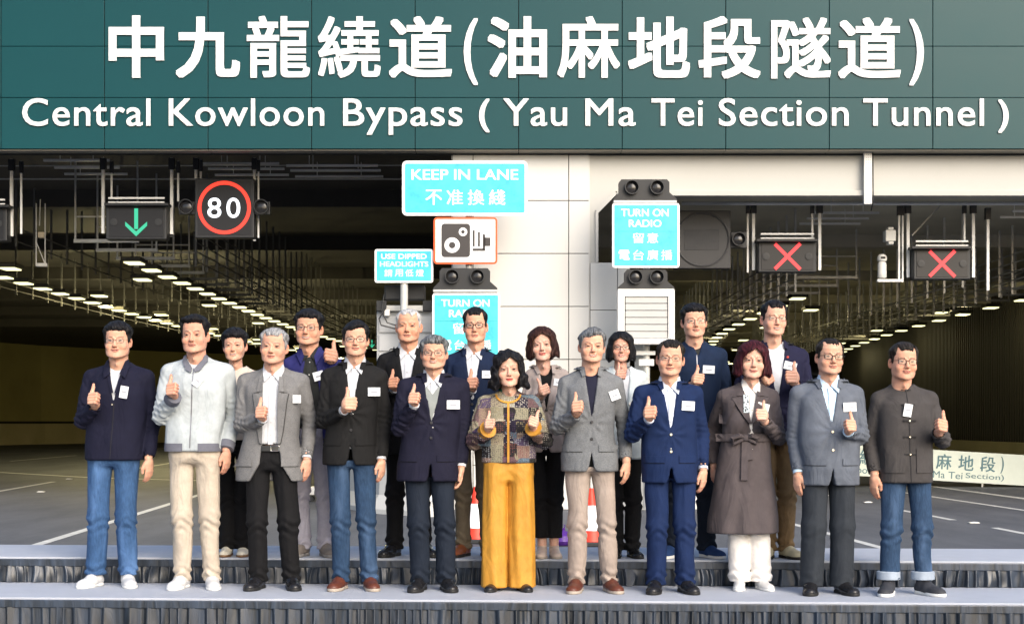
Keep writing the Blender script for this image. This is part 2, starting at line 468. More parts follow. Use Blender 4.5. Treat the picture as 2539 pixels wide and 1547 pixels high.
# --- pillar between the mouths, its cladding, the beam and the low wall
WHITE = mat('cream white wall panel', (.55, .55, .53), .5, 0, .35, var=.04, vscale=.8, dirt=.06)
JOINT = mat('joint shadow gap', (.10, .095, .085), .9)
YP = 27.86
pil = empty('portal_pillar', (0, YP, 0), 'cream white panelled pillar between the two tunnel mouths', 'pillar')
xs = [1122, 1173, 1410, 1461]; zs_ = [366, 498, 629, 760, 891, 1022, 1153, 1264]
wx = lambda p, Y=YP: (p - CXP) * Y / F
wz = lambda p, Y=YP: EYE - (p - HZ) * Y / F
MB().box(((wx(1122) + wx(1461)) / 2, .75, 3.3), (wx(1461) - wx(1122) - .03, 1.44, 6.6)).build('core', JOINT, pil)
for i in range(3):
    for j in range(7):
        a, b = wx(xs[i]), wx(xs[i + 1]); t, u = wz(zs_[j]), max(0.0, wz(zs_[j + 1]))
        MB().box(((a + b) / 2, 0, (t + u) / 2), (b - a - .014, .03, t - u - .014), None, .003).build('cladding_panel', WHITE, pil)
for s, xx in ((-1, wx(1122)), (1, wx(1461))):
    MB().box((xx + s * .004, .78, 3.3), (.03, 1.5, 6.58)).build('side_panel', WHITE, pil)
beam = empty('portal_beam', (0, YP + .05, 5.7), 'plain cream beam with a bottom lip over the right tunnel mouth', 'beam')
P = [(1463, 360), (2900, 360), (2900, 474), (1524, 474), (1478, 524), (1478, 651), (1463, 651)]
CREAM = mat('cream render', (.46, .455, .425), .7, 0, .3, var=.05, vscale=.6, dirt=.10)
MB().prism([(wx(x), wz(y) - 5.7) for x, y in P][::-1], -.02, .9).build('beam_face', CREAM, beam)
MB().box(((wx(1530) + wx(2900)) / 2, -.03, wz(479.5) - 5.7), (wx(2900) - wx(1530), .10, .095), None, .006).build('bottom_lip', CREAM, beam)
a, b = Vector((wx(1527), -.03, wz(477) - 5.7)), Vector((wx(1480), -.03, wz(525) - 5.7))
MB().bar(a, b, .06, .07).build('corner_lip', CREAM, beam)
MB().box((wx(1480), -.03, wz(588) - 5.7), (.05, .08, (wz(525) - wz(651)))).build('jamb_lip', CREAM, beam)
lw = empty('side_wall', (0, YP, 0), 'low cream panelled wall block beside the pillar behind the louvred cabinet', 'wall')
MB().box(((wx(1463) + wx(1562)) / 2, .62, wz(653) / 2), (wx(1562) - wx(1463), 1.2, wz(653))).build('core', JOINT, lw)
for t, u in ((651, 769), (769, 891), (891, 1022), (1022, 1153), (1153, 1264)):
    for xa, xb in ((1463, 1531), (1531, 1562)):
        MB().box(((wx(xa) + wx(xb)) / 2, -.0, (wz(t) + max(0, wz(u))) / 2), (wx(xb) - wx(xa) - .012, .03, wz(t) - max(0, wz(u)) - .012), None, .003).build('cladding_panel', WHITE, lw)
def jersey(name, pts, h, label, m_=WHITE, wb=.30, wt=.12):
    """road barrier with the usual sloping foot along a ground path"""
    mb = MB(); prof = [(-wb, 0), (-wb, .08), (-wt - .03, .32), (-wt, h), (wt, h), (wt + .03, .32), (wb, .08), (wb, 0)]
    V = []; Fs = []; n = len(prof)
    for i, p in enumerate(pts):
        d = (Vector(pts[min(i + 1, len(pts) - 1)]) - Vector(pts[max(i - 1, 0)])).normalized(); nn = Vector((-d.y, d.x))
        for u, z in prof: V.append((p[0] + nn.x * u, p[1] + nn.y * u, z))
    for i in range(len(pts) - 1):
        for k in range(n): Fs.append((i * n + k, i * n + (k + 1) % n, (i + 1) * n + (k + 1) % n, (i + 1) * n + k))
    Fs.append(tuple(range(n))); Fs.append(tuple(range((len(pts) - 1) * n, len(pts) * n)))
    return tag(mb.add(V, Fs).build(name, m_), label, 'barrier')
jersey('concrete_barrier', [(-3.3, 30.5), (-3.05, 29.0), (-2.2, 26.9), (-1.2, 25.9)], 1.0, 'white concrete barrier angled out from the left foot of the pillar')
jersey('concrete_barrier', [(1.95, 28.3), (2.8, 28.15), (3.45, 28.3), (3.9, 30)], .82, 'low white concrete barrier at the right foot of the pillar below the louvred cabinet')

# --- stage risers
CARPET = mat('pale blue grey carpet', (.45, .48, .545), .95, 0, .1, var=.05, vscale=5, bump=.5, bscale=700)
def satin(name, k=1.0):
    m, nt, b = _mat(name); N, L = nt.nodes, nt.links
    tc = N.new('ShaderNodeTexCoord'); mp = N.new('ShaderNodeMapping'); mp.inputs['Scale'].default_value = (16, 1, 2.5); L.new(tc.outputs['Object'], mp.inputs[0])
    n = N.new('ShaderNodeTexNoise'); n.inputs['Scale'].default_value = 1; n.inputs['Detail'].default_value = 5; n.inputs['Distortion'].default_value = 1.2
    L.new(mp.outputs[0], n.inputs[0])
    r = N.new('ShaderNodeValToRGB'); r.color_ramp.elements[0].position = .35; r.color_ramp.elements[1].position = .7
    r.color_ramp.elements[0].color = (.012 * k, .016 * k, .022 * k, 1); r.color_ramp.elements[1].color = (.034 * k, .048 * k, .074 * k, 1)
    L.new(n.outputs[0], r.inputs[0]); L.new(r.outputs[0], b.inputs['Base Color'])
    b.inputs['Roughness'].default_value = .38; b.inputs['Specular IOR Level'].default_value = .6; 
    bp = N.new('ShaderNodeBump'); bp.inputs['Strength'].default_value = .45; bp.inputs['Distance'].default_value = .015
    L.new(n.outputs[0], bp.inputs['Height']); L.new(bp.outputs[0], b.inputs['Normal'])
    return m
SATIN = satin('black satin'); BAND = satin('black satin band', 1.2)
def riser(name, yf, yb, ztop, zbot, label, seed, messy=0.0):
    """a carpeted deck with a pleated skirt along its front; the row runs slightly askew"""
    sl = -.052
    r = empty(name, (0, yf, 0), label, 'stage'); r.rotation_euler = (0, 0, math.atan(sl)); X = 5.8
    XS = 5.6
    MB().box((0, (yb - yf) / 2, ztop - .02), (2 * X, yb - yf, .04), None, .006).build('deck_carpet', CARPET, r)
    MB().box((0, (yb - yf) / 2 + .04, (ztop - .04) / 2), (2 * X - .1, yb - yf - .1, ztop - .045)).build('deck_frame', BACK, r)
    bh = .050
    MB().box((0, -.012, ztop - .012 - bh / 2), (2 * X, .018, bh), None, .006).build('skirt_band', BAND, r)
    rs = np.random.RandomState(seed); n = 2600; rows = 13
    x = np.linspace(-XS, XS, n); pitch = .066
    ph = np.cumsum(1 + .35 * np.interp(x, np.linspace(-X, X, 120), rs.randn(120))) * (x[1] - x[0]) / pitch
    f = ph - np.floor(ph); prof = np.where(f < .22, np.sin(f / .22 * np.pi / 2), (1 - (f - .22) / .78) ** 1.5)
    amp = .036 * (1 + .5 * np.interp(x, np.linspace(-X, X, 260), rs.randn(260)))
    z = np.linspace(ztop - .012 - bh + .004, zbot, rows)
    V = np.zeros((rows, n, 3))
    j1 = np.interp(x, np.linspace(-X, X, 300), rs.randn(300)); j2 = np.interp(x, np.linspace(-X, X, 200), rs.randn(200))
    for i in range(rows):
        t = i / (rows - 1)
        V[i, :, 0] = x + (.010 * j1 * t + messy * .035 * j2 * np.sin(t * 2.4))
        V[i, :, 1] = -.006 - prof * np.clip(amp, .008, .05) * (.55 + .45 * t) - .010 * j2 * t - messy * .014 * np.sin(t * 4 + x * 30) * t
        V[i, :, 2] = z[i]
    idx = np.arange(rows * n).reshape(rows, n)
    Q = np.stack([idx[1:, :-1], idx[1:, 1:], idx[:-1, 1:], idx[:-1, :-1]], -1).reshape(-1, 4)
    ob('skirt', mesh_np('skirt', V.reshape(-1, 3), Q), SATIN, r)
    return r
riser('stage_riser', 9.28, 10.16, DECK0 := EYE - 1.08, .01, 'lower carpeted stage riser with pleated black satin skirt, front row stands on it', 3)
riser('stage_riser', 10.16, 11.16, EYE - .91, EYE - 1.08 + .004, 'upper carpeted stage riser with rumpled black skirt, back row stands on it', 5, .3)
# ---------------------------------------------------------------- distance fields and a surface mesher
f32 = np.float32
def A(*v): return np.array(v, dtype=f32)
def smin(a, b, k):
    h = np.clip(.5 + .5 * (b - a) / k, 0, 1)
    return b * (1 - h) + a * h - k * h * (1 - h)
def smax(a, b, k): return -smin(-a, -b, k)
def ell(P, c, r, R=None):
    q = P - A(*c)
    if R is not None: q = q @ np.array(R, dtype=f32)
    r = A(*r)
    k0 = np.sqrt(((q / r) ** 2).sum(1)) + 1e-6; k1 = np.sqrt(((q / (r * r)) ** 2).sum(1)) + 1e-6
    return k0 * (k0 - 1) / k1
def cap(P, a, b, ra, rb=None):
    rb = ra if rb is None else rb
    a = A(*a); ba = A(*b) - a
    h = np.clip(((P - a) @ ba) / (ba @ ba), 0, 1)
    return np.sqrt(((P - a - h[:, None] * ba) ** 2).sum(1)) - (ra + (rb - ra) * h)
def capt(P, a, b):
    a = A(*a); ba = A(*b) - a
    return ((P - a) @ ba) / (ba @ ba)
def plane(P, p, n):
    n = A(*n); n = n / np.sqrt(n @ n)
    return (P - A(*p)) @ n
def sstep(x, a, b):
    t = np.clip((x - a) / (b - a), 0, 1)
    return t * t * (3 - 2 * t)
def loft(P, zt, cx, a, cy, b, p=2.4, axis=2):
    """stack of rounded-rectangle sections: tables over z of centre and half sizes"""
    z = P[:, 2]
    zt = np.array(zt); o = np.argsort(zt)
    I = lambda t: np.interp(z, zt[o], np.array(t, dtype=float)[o]).astype(f32)
    X = np.abs(P[:, 0] - I(cx)) + 1e-6; Y = np.abs(P[:, 1] - I(cy)) + 1e-6; aa = I(a); bb = I(b)
    u = X / aa; v = Y / bb
    k0 = (u ** p + v ** p) ** (1 / p)
    g = np.sqrt((u ** (p - 1) / aa) ** 2 + (v ** (p - 1) / bb) ** 2) * k0 ** (1 - p) + 1e-6
    return (k0 - 1) / g
def wrinkle(P, seed, amp, sc, zst=1.0):
    rs = np.random.RandomState(seed); out = 0
    Q = P * A(1, 1, zst)
    for i in range(3):
        k = rs.randn(3); k /= np.linalg.norm(k); k2 = rs.randn(3)
        ph = rs.rand() * 6.28
        s = np.sin(Q @ (k * sc * (1 + .35 * i)).astype(f32) + 1.6 * np.sin(Q @ (k2 * sc * .35).astype(f32) + ph) + ph)
        out = out + s * (1 - .2 * i)
    return out * amp * .45
def surf(f, lo, hi, h):
    """surface nets over the zero level of f, refined only near it"""
    lo = np.array(lo, float); hi = np.array(hi, float); s = 4 * h
    nc = np.maximum(2, np.ceil((hi - lo) / s).astype(int))
    ax = [lo[i] + s * np.arange(nc[i] + 1) for i in range(3)]
    G = np.stack(np.meshgrid(*ax, indexing='ij'), -1).reshape(-1, 3).astype(f32)
    C = f(G).reshape(nc + 1)
    m = np.ones(tuple(nc)) * 1e9; sg = np.zeros(tuple(nc))
    for i in (0, 1):
        for j in (0, 1):
            for k in (0, 1):
                c = C[i:nc[0] + i, j:nc[1] + j, k:nc[2] + k]
                m = np.minimum(m, np.abs(c)); sg += np.sign(c)
    act = (m < 1.25 * s) | (np.abs(sg) < 8)
    n = nc * 4 + 1
    V = np.full(tuple(n), 1e3, f32)
    V[:-1, :-1, :-1] = np.kron(np.where(sg < 0, -1e3, 1e3), np.ones((4, 4, 4))).astype(f32)
    need = np.zeros(tuple(n), bool)
    k4 = np.kron(act, np.ones((4, 4, 4))) > 0
    for i in (0, 1):
        for j in (0, 1):
            for k in (0, 1):
                need[i:n[0] - 1 + i, j:n[1] - 1 + j, k:n[2] - 1 + k] |= k4
    idx = np.argwhere(need)
    V[need] = f((lo + idx * h).astype(f32))
    ins = V < 0
    cnt = np.zeros(tuple(n - 1), np.int8)
    for i in (0, 1):
        for j in (0, 1):
            for k in (0, 1):
                cnt += ins[i:n[0] - 1 + i, j:n[1] - 1 + j, k:n[2] - 1 + k]
    ac = (cnt > 0) & (cnt < 8)
    cells = np.argwhere(ac)
    vid = np.full(tuple(n - 1), -1, np.int32); vid[ac] = np.arange(len(cells))
    cor = [(i, j, k) for i in (0, 1) for j in (0, 1) for k in (0, 1)]
    vals = {c: V[cells[:, 0] + c[0], cells[:, 1] + c[1], cells[:, 2] + c[2]] for c in cor}
    acc = np.zeros((len(cells), 3)); num = np.zeros(len(cells))
    for c in cor:
        for a in range(3):
            if c[a] == 0:
                d = list(c); d[a] = 1; d = tuple(d)
                v0, v1 = vals[c], vals[d]
                cr = (v0 < 0) != (v1 < 0)
                t = np.where(cr, v0 / np.where(cr, v0 - v1, 1), 0)
                p = np.zeros((len(cells), 3)); p[:] = c; p[:, a] = t
                acc[cr] += p[cr]; num += cr
    pos = lo + (cells + acc / num[:, None]) * h
    quads = []
    for a in range(3):
        b, c = (a + 1) % 3, (a + 2) % 3
        sl0 = [slice(None)] * 3; sl1 = [slice(None)] * 3
        sl0[a] = slice(0, n[a] - 1); sl1[a] = slice(1, n[a])
        for q in (b, c):
            sl0[q] = slice(1, n[q] - 1); sl1[q] = slice(1, n[q] - 1)
        i0 = ins[tuple(sl0)]; i1 = ins[tuple(sl1)]
        e = np.argwhere(i0 != i1)
        if len(e) == 0: continue
        fl = i0[e[:, 0], e[:, 1], e[:, 2]]
        off = np.ones(3, int); off[a] = 0
        g = e + off
        def cell(db, dc):
            x = g.copy(); x[:, b] -= db; x[:, c] -= dc
            return vid[x[:, 0], x[:, 1], x[:, 2]]
        q4 = np.stack([cell(1, 1), cell(0, 1), cell(0, 0), cell(1, 0)], 1)
        q4[~fl] = q4[~fl][:, ::-1]
        quads.append(q4)
    return pos, np.concatenate(quads)
def vcol(me, cols):
    at = me.color_attributes.new('tint', 'FLOAT_COLOR', 'POINT')
    c = np.ones((len(cols), 4), f32); c[:, :3] = cols
    at.data.foreach_set('color', c.ravel())
def tubes_np(chains, n=12):
    """low tapered tubes: list of (points, radii) -> verts, quads"""
    Vs = []; Q = []
    base = 0
    for pts, rs in chains:
        mb = MB().tube(pts, list(rs), n, caps=False)
        Vs += [tuple(v) for v in mb.v]; Q += [tuple(i + base for i in f) for f in mb.f]; base = len(Vs)
    return np.array(Vs), np.array(Q)
# ---------------------------------------------------------------- people
def skin_mat():
    m, nt, b = _mat('skin')
    N, L = nt.nodes, nt.links
    at = N.new('ShaderNodeAttribute'); at.attribute_name = 'tint'
    tc = N.new('ShaderNodeTexCoord'); no = N.new('ShaderNodeTexNoise'); no.inputs['Scale'].default_value = 45; no.inputs['Detail'].default_value = 5
    L.new(tc.outputs['Object'], no.inputs[0])
    mx = N.new('ShaderNodeMix'); mx.data_type = 'RGBA'; mx.blend_type = 'OVERLAY'; mx.inputs[0].default_value = .22
    L.new(at.outputs['Color'], mx.inputs[6]); L.new(no.outputs[0], mx.inputs[7]); L.new(mx.outputs[2], b.inputs['Base Color'])
    b.inputs['Roughness'].default_value = .5; b.inputs['Specular IOR Level'].default_value = .165
    b.inputs['Subsurface Weight'].default_value = .12; b.inputs['Subsurface Radius'].default_value = (.012, .004, .002)
    b.inputs['Subsurface Scale'].default_value = 1.0
    bp = N.new('ShaderNodeBump'); bp.inputs['Strength'].default_value = .12; bp.inputs['Distance'].default_value = .003
    L.new(no.outputs[0], bp.inputs['Height']); L.new(bp.outputs[0], b.inputs['Normal'])
    return m
SKIN = skin_mat()
def hair_mat(name, c0, c1, str_=(120, 18, 18), rough=.55):
    if name in MATS: return MATS[name]
    m, nt, b = _mat(name)
    N, L = nt.nodes, nt.links
    tc = N.new('ShaderNodeTexCoord'); mp = N.new('ShaderNodeMapping'); mp.inputs['Scale'].default_value = str_
    no = N.new('ShaderNodeTexNoise'); no.inputs['Scale'].default_value = 1.0; no.inputs['Detail'].default_value = 5
    no.inputs['Distortion'].default_value = .6
    L.new(tc.outputs['Object'], mp.inputs[0]); L.new(mp.outputs[0], no.inputs[0])
    cr = N.new('ShaderNodeValToRGB'); cr.color_ramp.elements[0].position = .35; cr.color_ramp.elements[1].position = .68
    cr.color_ramp.elements[0].color = rgb(c0); cr.color_ramp.elements[1].color = rgb(c1)
    L.new(no.outputs[0], cr.inputs[0]); L.new(cr.outputs[0], b.inputs['Base Color'])
    b.inputs['Roughness'].default_value = rough; b.inputs['Specular IOR Level'].default_value = .16
    bp = N.new('ShaderNodeBump'); bp.inputs['Strength'].default_value = .7; bp.inputs['Distance'].default_value = .004
    L.new(no.outputs[0], bp.inputs['Height']); L.new(bp.outputs[0], b.inputs['Normal'])
    MATS[name] = m
    return m
HAIRC = {'black': ((.004, .004, .005), (.018, .017, .019)), 'soft': ((.008, .007, .006), (.038, .031, .027)),
         'grey': ((.13, .13, .135), (.42, .42, .43)), 'white': ((.28, .28, .29), (.62, .61, .6)),
         'salt': ((.035, .037, .04), (.24, .25, .26)), 'brown': ((.014, .006, .005), (.06, .024, .018)),
         'wine': ((.016, .004, .006), (.075, .014, .021))}

# --- head, about .23 m from chin to crown, eyes at z = 0, face towards -y
HZT = [-.150, -.116, -.112, -.104, -.092, -.075, -.055, -.030, 0.0, .03, .055, .078, .096, .108, .116, .119]
HA = [.030, .020, .034, .047, .0570, .0640, .0685, .0720, .0740, .0745, .0755, .071, .060, .045, .026, .008]
HF = [-.045, -.078, -.086, -.0895, -.089, -.0865, -.087, -.0855, -.0815, -.088, -.090, -.083, -.068, -.048, -.022, .0]
HB = [.03, -.02, -.005, .015, .035, .055, .07, .082, .092, .098, .098, .090, .077, .060, .040, .02]
def head_sdf(P, jaw=1.0, cheek=1.0, smile=0.0, age=0.0, female=False, eyes=1.0, nose=1.0):
    X = np.abs(P[:, 0]); S = np.stack([X, P[:, 1], P[:, 2]], 1)
    a = np.array(HA); z = np.array(HZT)
    j = 1 + (jaw - 1) * np.clip((-.02 - z) / .06, 0, 1)
    a = a * j
    f = np.array(HF); b = np.array(HB)
    d = loft(P, HZT, [0] * len(z), a, (f + b) / 2, (b - f) / 2, p=2.2)
    d = smax(d, P[:, 2] - .1165, .02)
    # jaw underside slopes up towards the throat
    d = smax(d, plane(P, (0, -.086, -.114), (0, .30, -1)), .012)
    # temples and sockets
    d = smax(d, -ell(S, (.034, -.1080, .003), (.0215, .0165, .0120)), .010)
    d = smin(d, ell(S, (.033, -.0765, -.001), (.0160, .0125, .0110 * eyes)), .005)
    d = smin(d, cap(S, (.014, -.0855, .0190), (.046, -.0765, .0195), .0055, .0045), .010)       # brow ridge
    d = smin(d, ell(S, (.042, -.063, -.036), (.0225 * cheek, .0215, .0215)), .02)              # cheekbone
    # nose
    n = cap(P, (0, -.0835, .010), (0, -.1035, -.031), .0066, .0100 * nose)
    n = smin(n, ell(P, (0, -.1030, -.0355), (.0120 * nose, .0098, .0086)), .006)
    n = smin(n, ell(S, (.0128 * nose, -.0945, -.0385), (.0068, .0090, .0062)), .005)
    d = smin(d, n, .007)
    d = smax(d, -ell(S, (.0065, -.1005, -.0455), (.0030, .0045, .0025)), .002)
    # mouth
    w = .022 + .005 * smile
    mz = -.0640 + (X / w) ** 2 * .0052 * smile
    Q = np.stack([P[:, 0], P[:, 1] - (X / .03) ** 2 * .006, P[:, 2] - (mz + .0640)], 1)
    up = ell(Q, (0, -.0895, -.0605), (w, .0075, .0048)); lowl = ell(Q, (0, -.0880, -.0695), (w * .82, .0082, .0058))
    d = smin(d, up, .004); d = smin(d, lowl, .004)
    d = smax(d, -ell(Q, (0, -.0985, -.0648), (w * 1.02, .0085, .0014 + .0018 * smile)), .002)
    d = smin(d, ell(P, (0, -.0785, -.100), (.017, .0135, .012)), .014)                        # chin
    # folds beside the mouth
    nl = cap(S, (.0185, -.0905, -.040), (.0320, -.083, -.066), .0026, .0018)
    d = smax(d, -nl, .006 + .004 * (smile + age))
    # ears
    R = np.array(Matrix.Rotation(math.radians(-22), 3, 'Z'))
    e = ell(S, (.0795, .014, -.006), (.0065, .0175, .0315), R)
    e = smax(e, -ell(S, (.0845, .008, -.002), (.0055, .0095, .018), R), .003)
    e = smin(e, ell(S, (.0755, .006, -.032), (.0050, .0075, .0090)), .006)
    d = smin(d, e, .004)
    return d
def neck_sdf(P, zb, r=.056, lean=.02):
    """throat and neck down to zb, widening into the shoulders"""
    d = cap(P, (0, .022, -.07), (0, .022 + lean, zb), r * .96, r)
    q = np.stack([np.abs(P[:, 0]), P[:, 1], P[:, 2]], 1)
    d = smin(d, cap(q, (.0, .04 + lean, zb - .01), (.05, .04 + lean, zb - .06), .040, .030), .03)
    d = smin(d, ell(P, (0, -.012, -.150), (.010, .035, .014)), .03)
    return d
def face_color(P, skin, lip, smile, brow, female, age, beard, eyes=1.0):
    n = len(P); C = np.tile(np.array(skin, f32), (n, 1))
    X = np.abs(P[:, 0]); Y = P[:, 1]; Z = P[:, 2]
    front = sstep(-Y, .035, .06)
    def mixc(m, col, s=1.0):
        nonlocal C
        m = np.clip(m * s, 0, 1)[:, None]; C = C * (1 - m) + np.array(col, f32) * m
    red = np.exp(-((X - .04) / .02) ** 2 - ((Z + .036) / .02) ** 2) * front
    mixc(red, (skin[0] * 1.02, skin[1] * .74, skin[2] * .66), .55)
    mixc(np.exp(-(X / .012) ** 2 - ((Z + .036) / .012) ** 2) * front, (skin[0], skin[1] * .76, skin[2] * .7), .5)
    ear = sstep(X, .073, .078) * sstep(-np.abs(Y - .01), -.03, -.02)
    mixc(ear, (skin[0] * .98, skin[1] * .68, skin[2] * .6), .6)
    if beard > 0:
        bm = sstep(-Z, .048, .062) * sstep(-Y, .02, .05) * (1 - sstep(X, .06, .066))
        mixc(bm, (skin[0] * .62, skin[1] * .6, skin[2] * .62), beard)
    w = .0225 + .005 * smile
    mz = -.0648 + (X / w) ** 2 * .0052 * smile
    dz = Z - mz
    hu = .0062 * np.sqrt(np.clip(1 - (X / w) ** 2, 0, 1)) ; hl = .0092 * np.sqrt(np.clip(1 - (X / (w * .92)) ** 2, 0, 1))
    lipm = ((dz < hu) & (dz > -hl) & (X < w)) * front
    mixc(lipm, lip, .85)
    if smile > .80:
        tm = ((np.abs(dz) < .0028 * np.sqrt(np.clip(1 - (X / (w * .85)) ** 2, 0, 1))) & (X < w * .85)) * front
        mixc(tm, (.55, .50, .45))
        mixc(((np.abs(dz - .0035) < .0011) & (X < w * .9)) * front, (.16, .04, .035), .7)
    else:
        mixc((np.abs(dz) < .0021) * (X < w * 1.02) * front, (.13, .035, .03), .9)
    mixc(np.exp(-((X - .0068) / .0038) ** 2 - ((Z + .0445) / .0026) ** 2) * front, (.10, .03, .02), .9)  # nostrils: their inner shade put into the skin colour
    # brows
    bz = .0215 + .004 * np.sin(np.clip((X - .014) / .036, 0, 1) * 2.4) - .001
    bw = (.0033 if not female else .0022) * sstep(X, .0125, .018) * (1 - sstep(X, .045, .053))
    mixc((np.abs(Z - bz) < bw) * (X > .013) * (X < .053) * front, brow, .80)
    # eyes: almond of white, dark iris, lash line
    ex = (X - .0325) / .0148; eh = .0044 * eyes * np.clip(1 - ex ** 2, 0, 1) ** .7
    ez = Z + .0004 - ex * .0009
    em = (np.abs(ez) < eh) & (np.abs(ex) < 1)
    mixc(em * front, (.30, .24, .21)); mixc((em & (((X - .0320) ** 2 + (ez) ** 2) < .0068 ** 2)) * front, (.012, .008, .006))
    mixc(((ez > eh * .72) & (ez < eh + .0026) & (np.abs(ex) < 1.08)) * front, (.012, .008, .006), 1.0)
    mixc(((ez < -eh * .85) & (ez > -eh - .0016) & (np.abs(ex) < .95)) * front, (skin[0] * .5, skin[1] * .36, skin[2] * .32), .6)
    return C
def hair_sdf(P, st, jaw):
    """hair volume over the skull; st: style name"""
    X = np.abs(P[:, 0]); x, Y, Z = P[:, 0], P[:, 1], P[:, 2]
    z = np.array(HZT); f = np.array(HF); b = np.array(HB); a = np.maximum(np.array(HA), .0)
    sk = loft(P, HZT, [0] * len(z), a, (f + b) / 2, (b - f) / 2, p=2.15)
    w_ = sstep(Z, .045, .080); sk = sk * (1 - w_) + ell(P, (0, .004, .0), (.092, .114, .1185)) * w_
    rs = {'short': 3, 'neat': 5, 'quiff': 7, 'crop': 9, 'thin': 11, 'side': 13, 'boyish': 15, 'bob': 17, 'bob2': 19, 'wavy': 21, 'bob3': 23}[st]
    strand = np.sin(x * 330 + 4 * np.sin(Y * 45 + rs) + Z * 60) * .0010 + np.sin(x * 140 + Y * 90 + 3 * np.sin(Z * 40 + rs)) * .0016
    if st in ('short', 'neat', 'quiff', 'crop', 'thin', 'side', 'boyish'):
        top = {'short': .020, 'neat': .015, 'quiff': .022, 'crop': .009, 'thin': .010, 'side': .019, 'boyish': .022}[st]
        sid = {'short': .010, 'neat': .007, 'quiff': .008, 'crop': .005, 'thin': .007, 'side': .009, 'boyish': .013}[st]
        t = sid + (top - sid) * sstep(Z, .03, .09)
        if st == 'quiff': t = t + .012 * sstep(-Y, .03, .08) * sstep(Z, .05, .09) * (1 + .4 * np.sin(x * 60))
        if st == 'side': t = t + .007 * np.sin(x * 30 + .9) * sstep(Z, .05, .09)
        fr = {'short': .064, 'neat': .076, 'quiff': .076, 'crop': .082, 'thin': .086, 'side': .070, 'boyish': .052}[st]
        hl = fr + .0025 * np.sin(x * 75 + rs) + .0026 * np.sin(x * 260 + 2 * np.sin(x * 90 + rs)) + (.010 * (x / .05) if st == 'side' else 0)
        if st in ('neat', 'crop', 'thin'): hl = hl - .012 * sstep(X, .0, .03) + .018 * sstep(X, .03, .05) - .016 * sstep(X, .05, .065)
        yy = [-.12, -.075, -.055, -.040, -.030, -.014, -.006, .030, .045, .10]
        zz = [9, 9, .045, .030, -.004, -.016, .022, .024, -.050, -.078]
        lim = np.where(Y < -.058, hl, np.minimum(np.interp(Y, yy, [fr, fr, .045, .030, -.004, -.016, .022, .024, -.050, -.078]), 9))
        lim = np.where((X < .055) & (Y < -.03), hl, lim)
        tp = .30 + .70 * sstep(Z - lim, .0, .026); tp = np.where(Y < .0, tp, np.maximum(tp, .6))
        d = sk - t * tp - strand
        d = smax(d, (lim - Z) * .8, .006)
    else:
        low = {'bob': -.090, 'bob2': -.100, 'bob3': -.096, 'wavy': -.120}[st]
        t = .020 + .010 * sstep(-Z, -.06, .02) + (.016 * sstep(-Z, -.02, .10) if st in ('wavy',) else 0)
        # side curtains: widen below the ears
        zz = [-.17, -.12, -.08, -.03, .02, .055, .078, .096, .108, .116, .119]
        aw = {'bob': [.076, .084, .088, .086, .081, .0765, .071, .060, .045, .026, .008],
              'bob2': [.066, .078, .088, .087, .081, .0765, .071, .060, .045, .026, .008],
              'bob3': [.074, .086, .092, .090, .083, .0765, .071, .060, .045, .026, .008],
              'wavy': [.080, .086, .086, .082, .080, .0765, .071, .060, .045, .026, .008]}[st]
        fz = [-.035, -.045, -.055, -.062, -.075, -.090, -.083, -.068, -.048, -.022, .0]
        bz = [.07, .08, .09, .095, .099, .098, .090, .077, .060, .040, .02]
        fz = np.array(fz); bz = np.array(bz)
        d = loft(P, zz, [0] * 11, aw, (fz + bz) / 2, (bz - fz) / 2, p=2.2)
        w_ = sstep(Z, .045, .080); d = d * (1 - w_) + ell(P, (0, .004, .0), (.095, .114, .1185)) * w_ - t
        amp = 1.0 if st != 'wavy' else 1.7
        d = d - strand * (1 + (amp - 1) * sstep(-Z, -.06, .0))
        if st == 'wavy':
            d = d - .007 * np.sin(Z * 75 + 3 * np.sin(x * 30) + Y * 20) * sstep(-Z, -.03, .06) - .004 * np.sin(x * 110 + Z * 50)
        # opening for the face
        w = np.interp(Z, [-.2, -.11, -.07, -.02, .02, .045, .062, .08], {
            'bob': [.060, .060, .062, .064, .063, .052, .030, .0], 'bob2': [.066, .062, .064, .066, .063, .052, .028, .0],
            'bob3': [.056, .060, .063, .066, .062, .046, .020, .0], 'wavy': [.054, .060, .064, .067, .062, .048, .024, .0]}[st])
        if st == 'bob3': w = w - .012 * sstep(x, .0, .05) * sstep(Z, .0, .05)
        sh = {'bob': .006, 'bob2': -.008, 'bob3': .012, 'wavy': .014}[st]
        op = np.maximum(np.abs(x - sh * sstep(Z, 0, .06)) - w, Y + .022)
        d = smax(d, -op, .006)
        d = smax(d, (low + .010 * np.sin(x * 90) - Z), .012)
        # nothing in front of the neck
        d = smax(d, -np.maximum(X - .05, np.maximum(Z + .05, Y - .02)), .006)
    return d

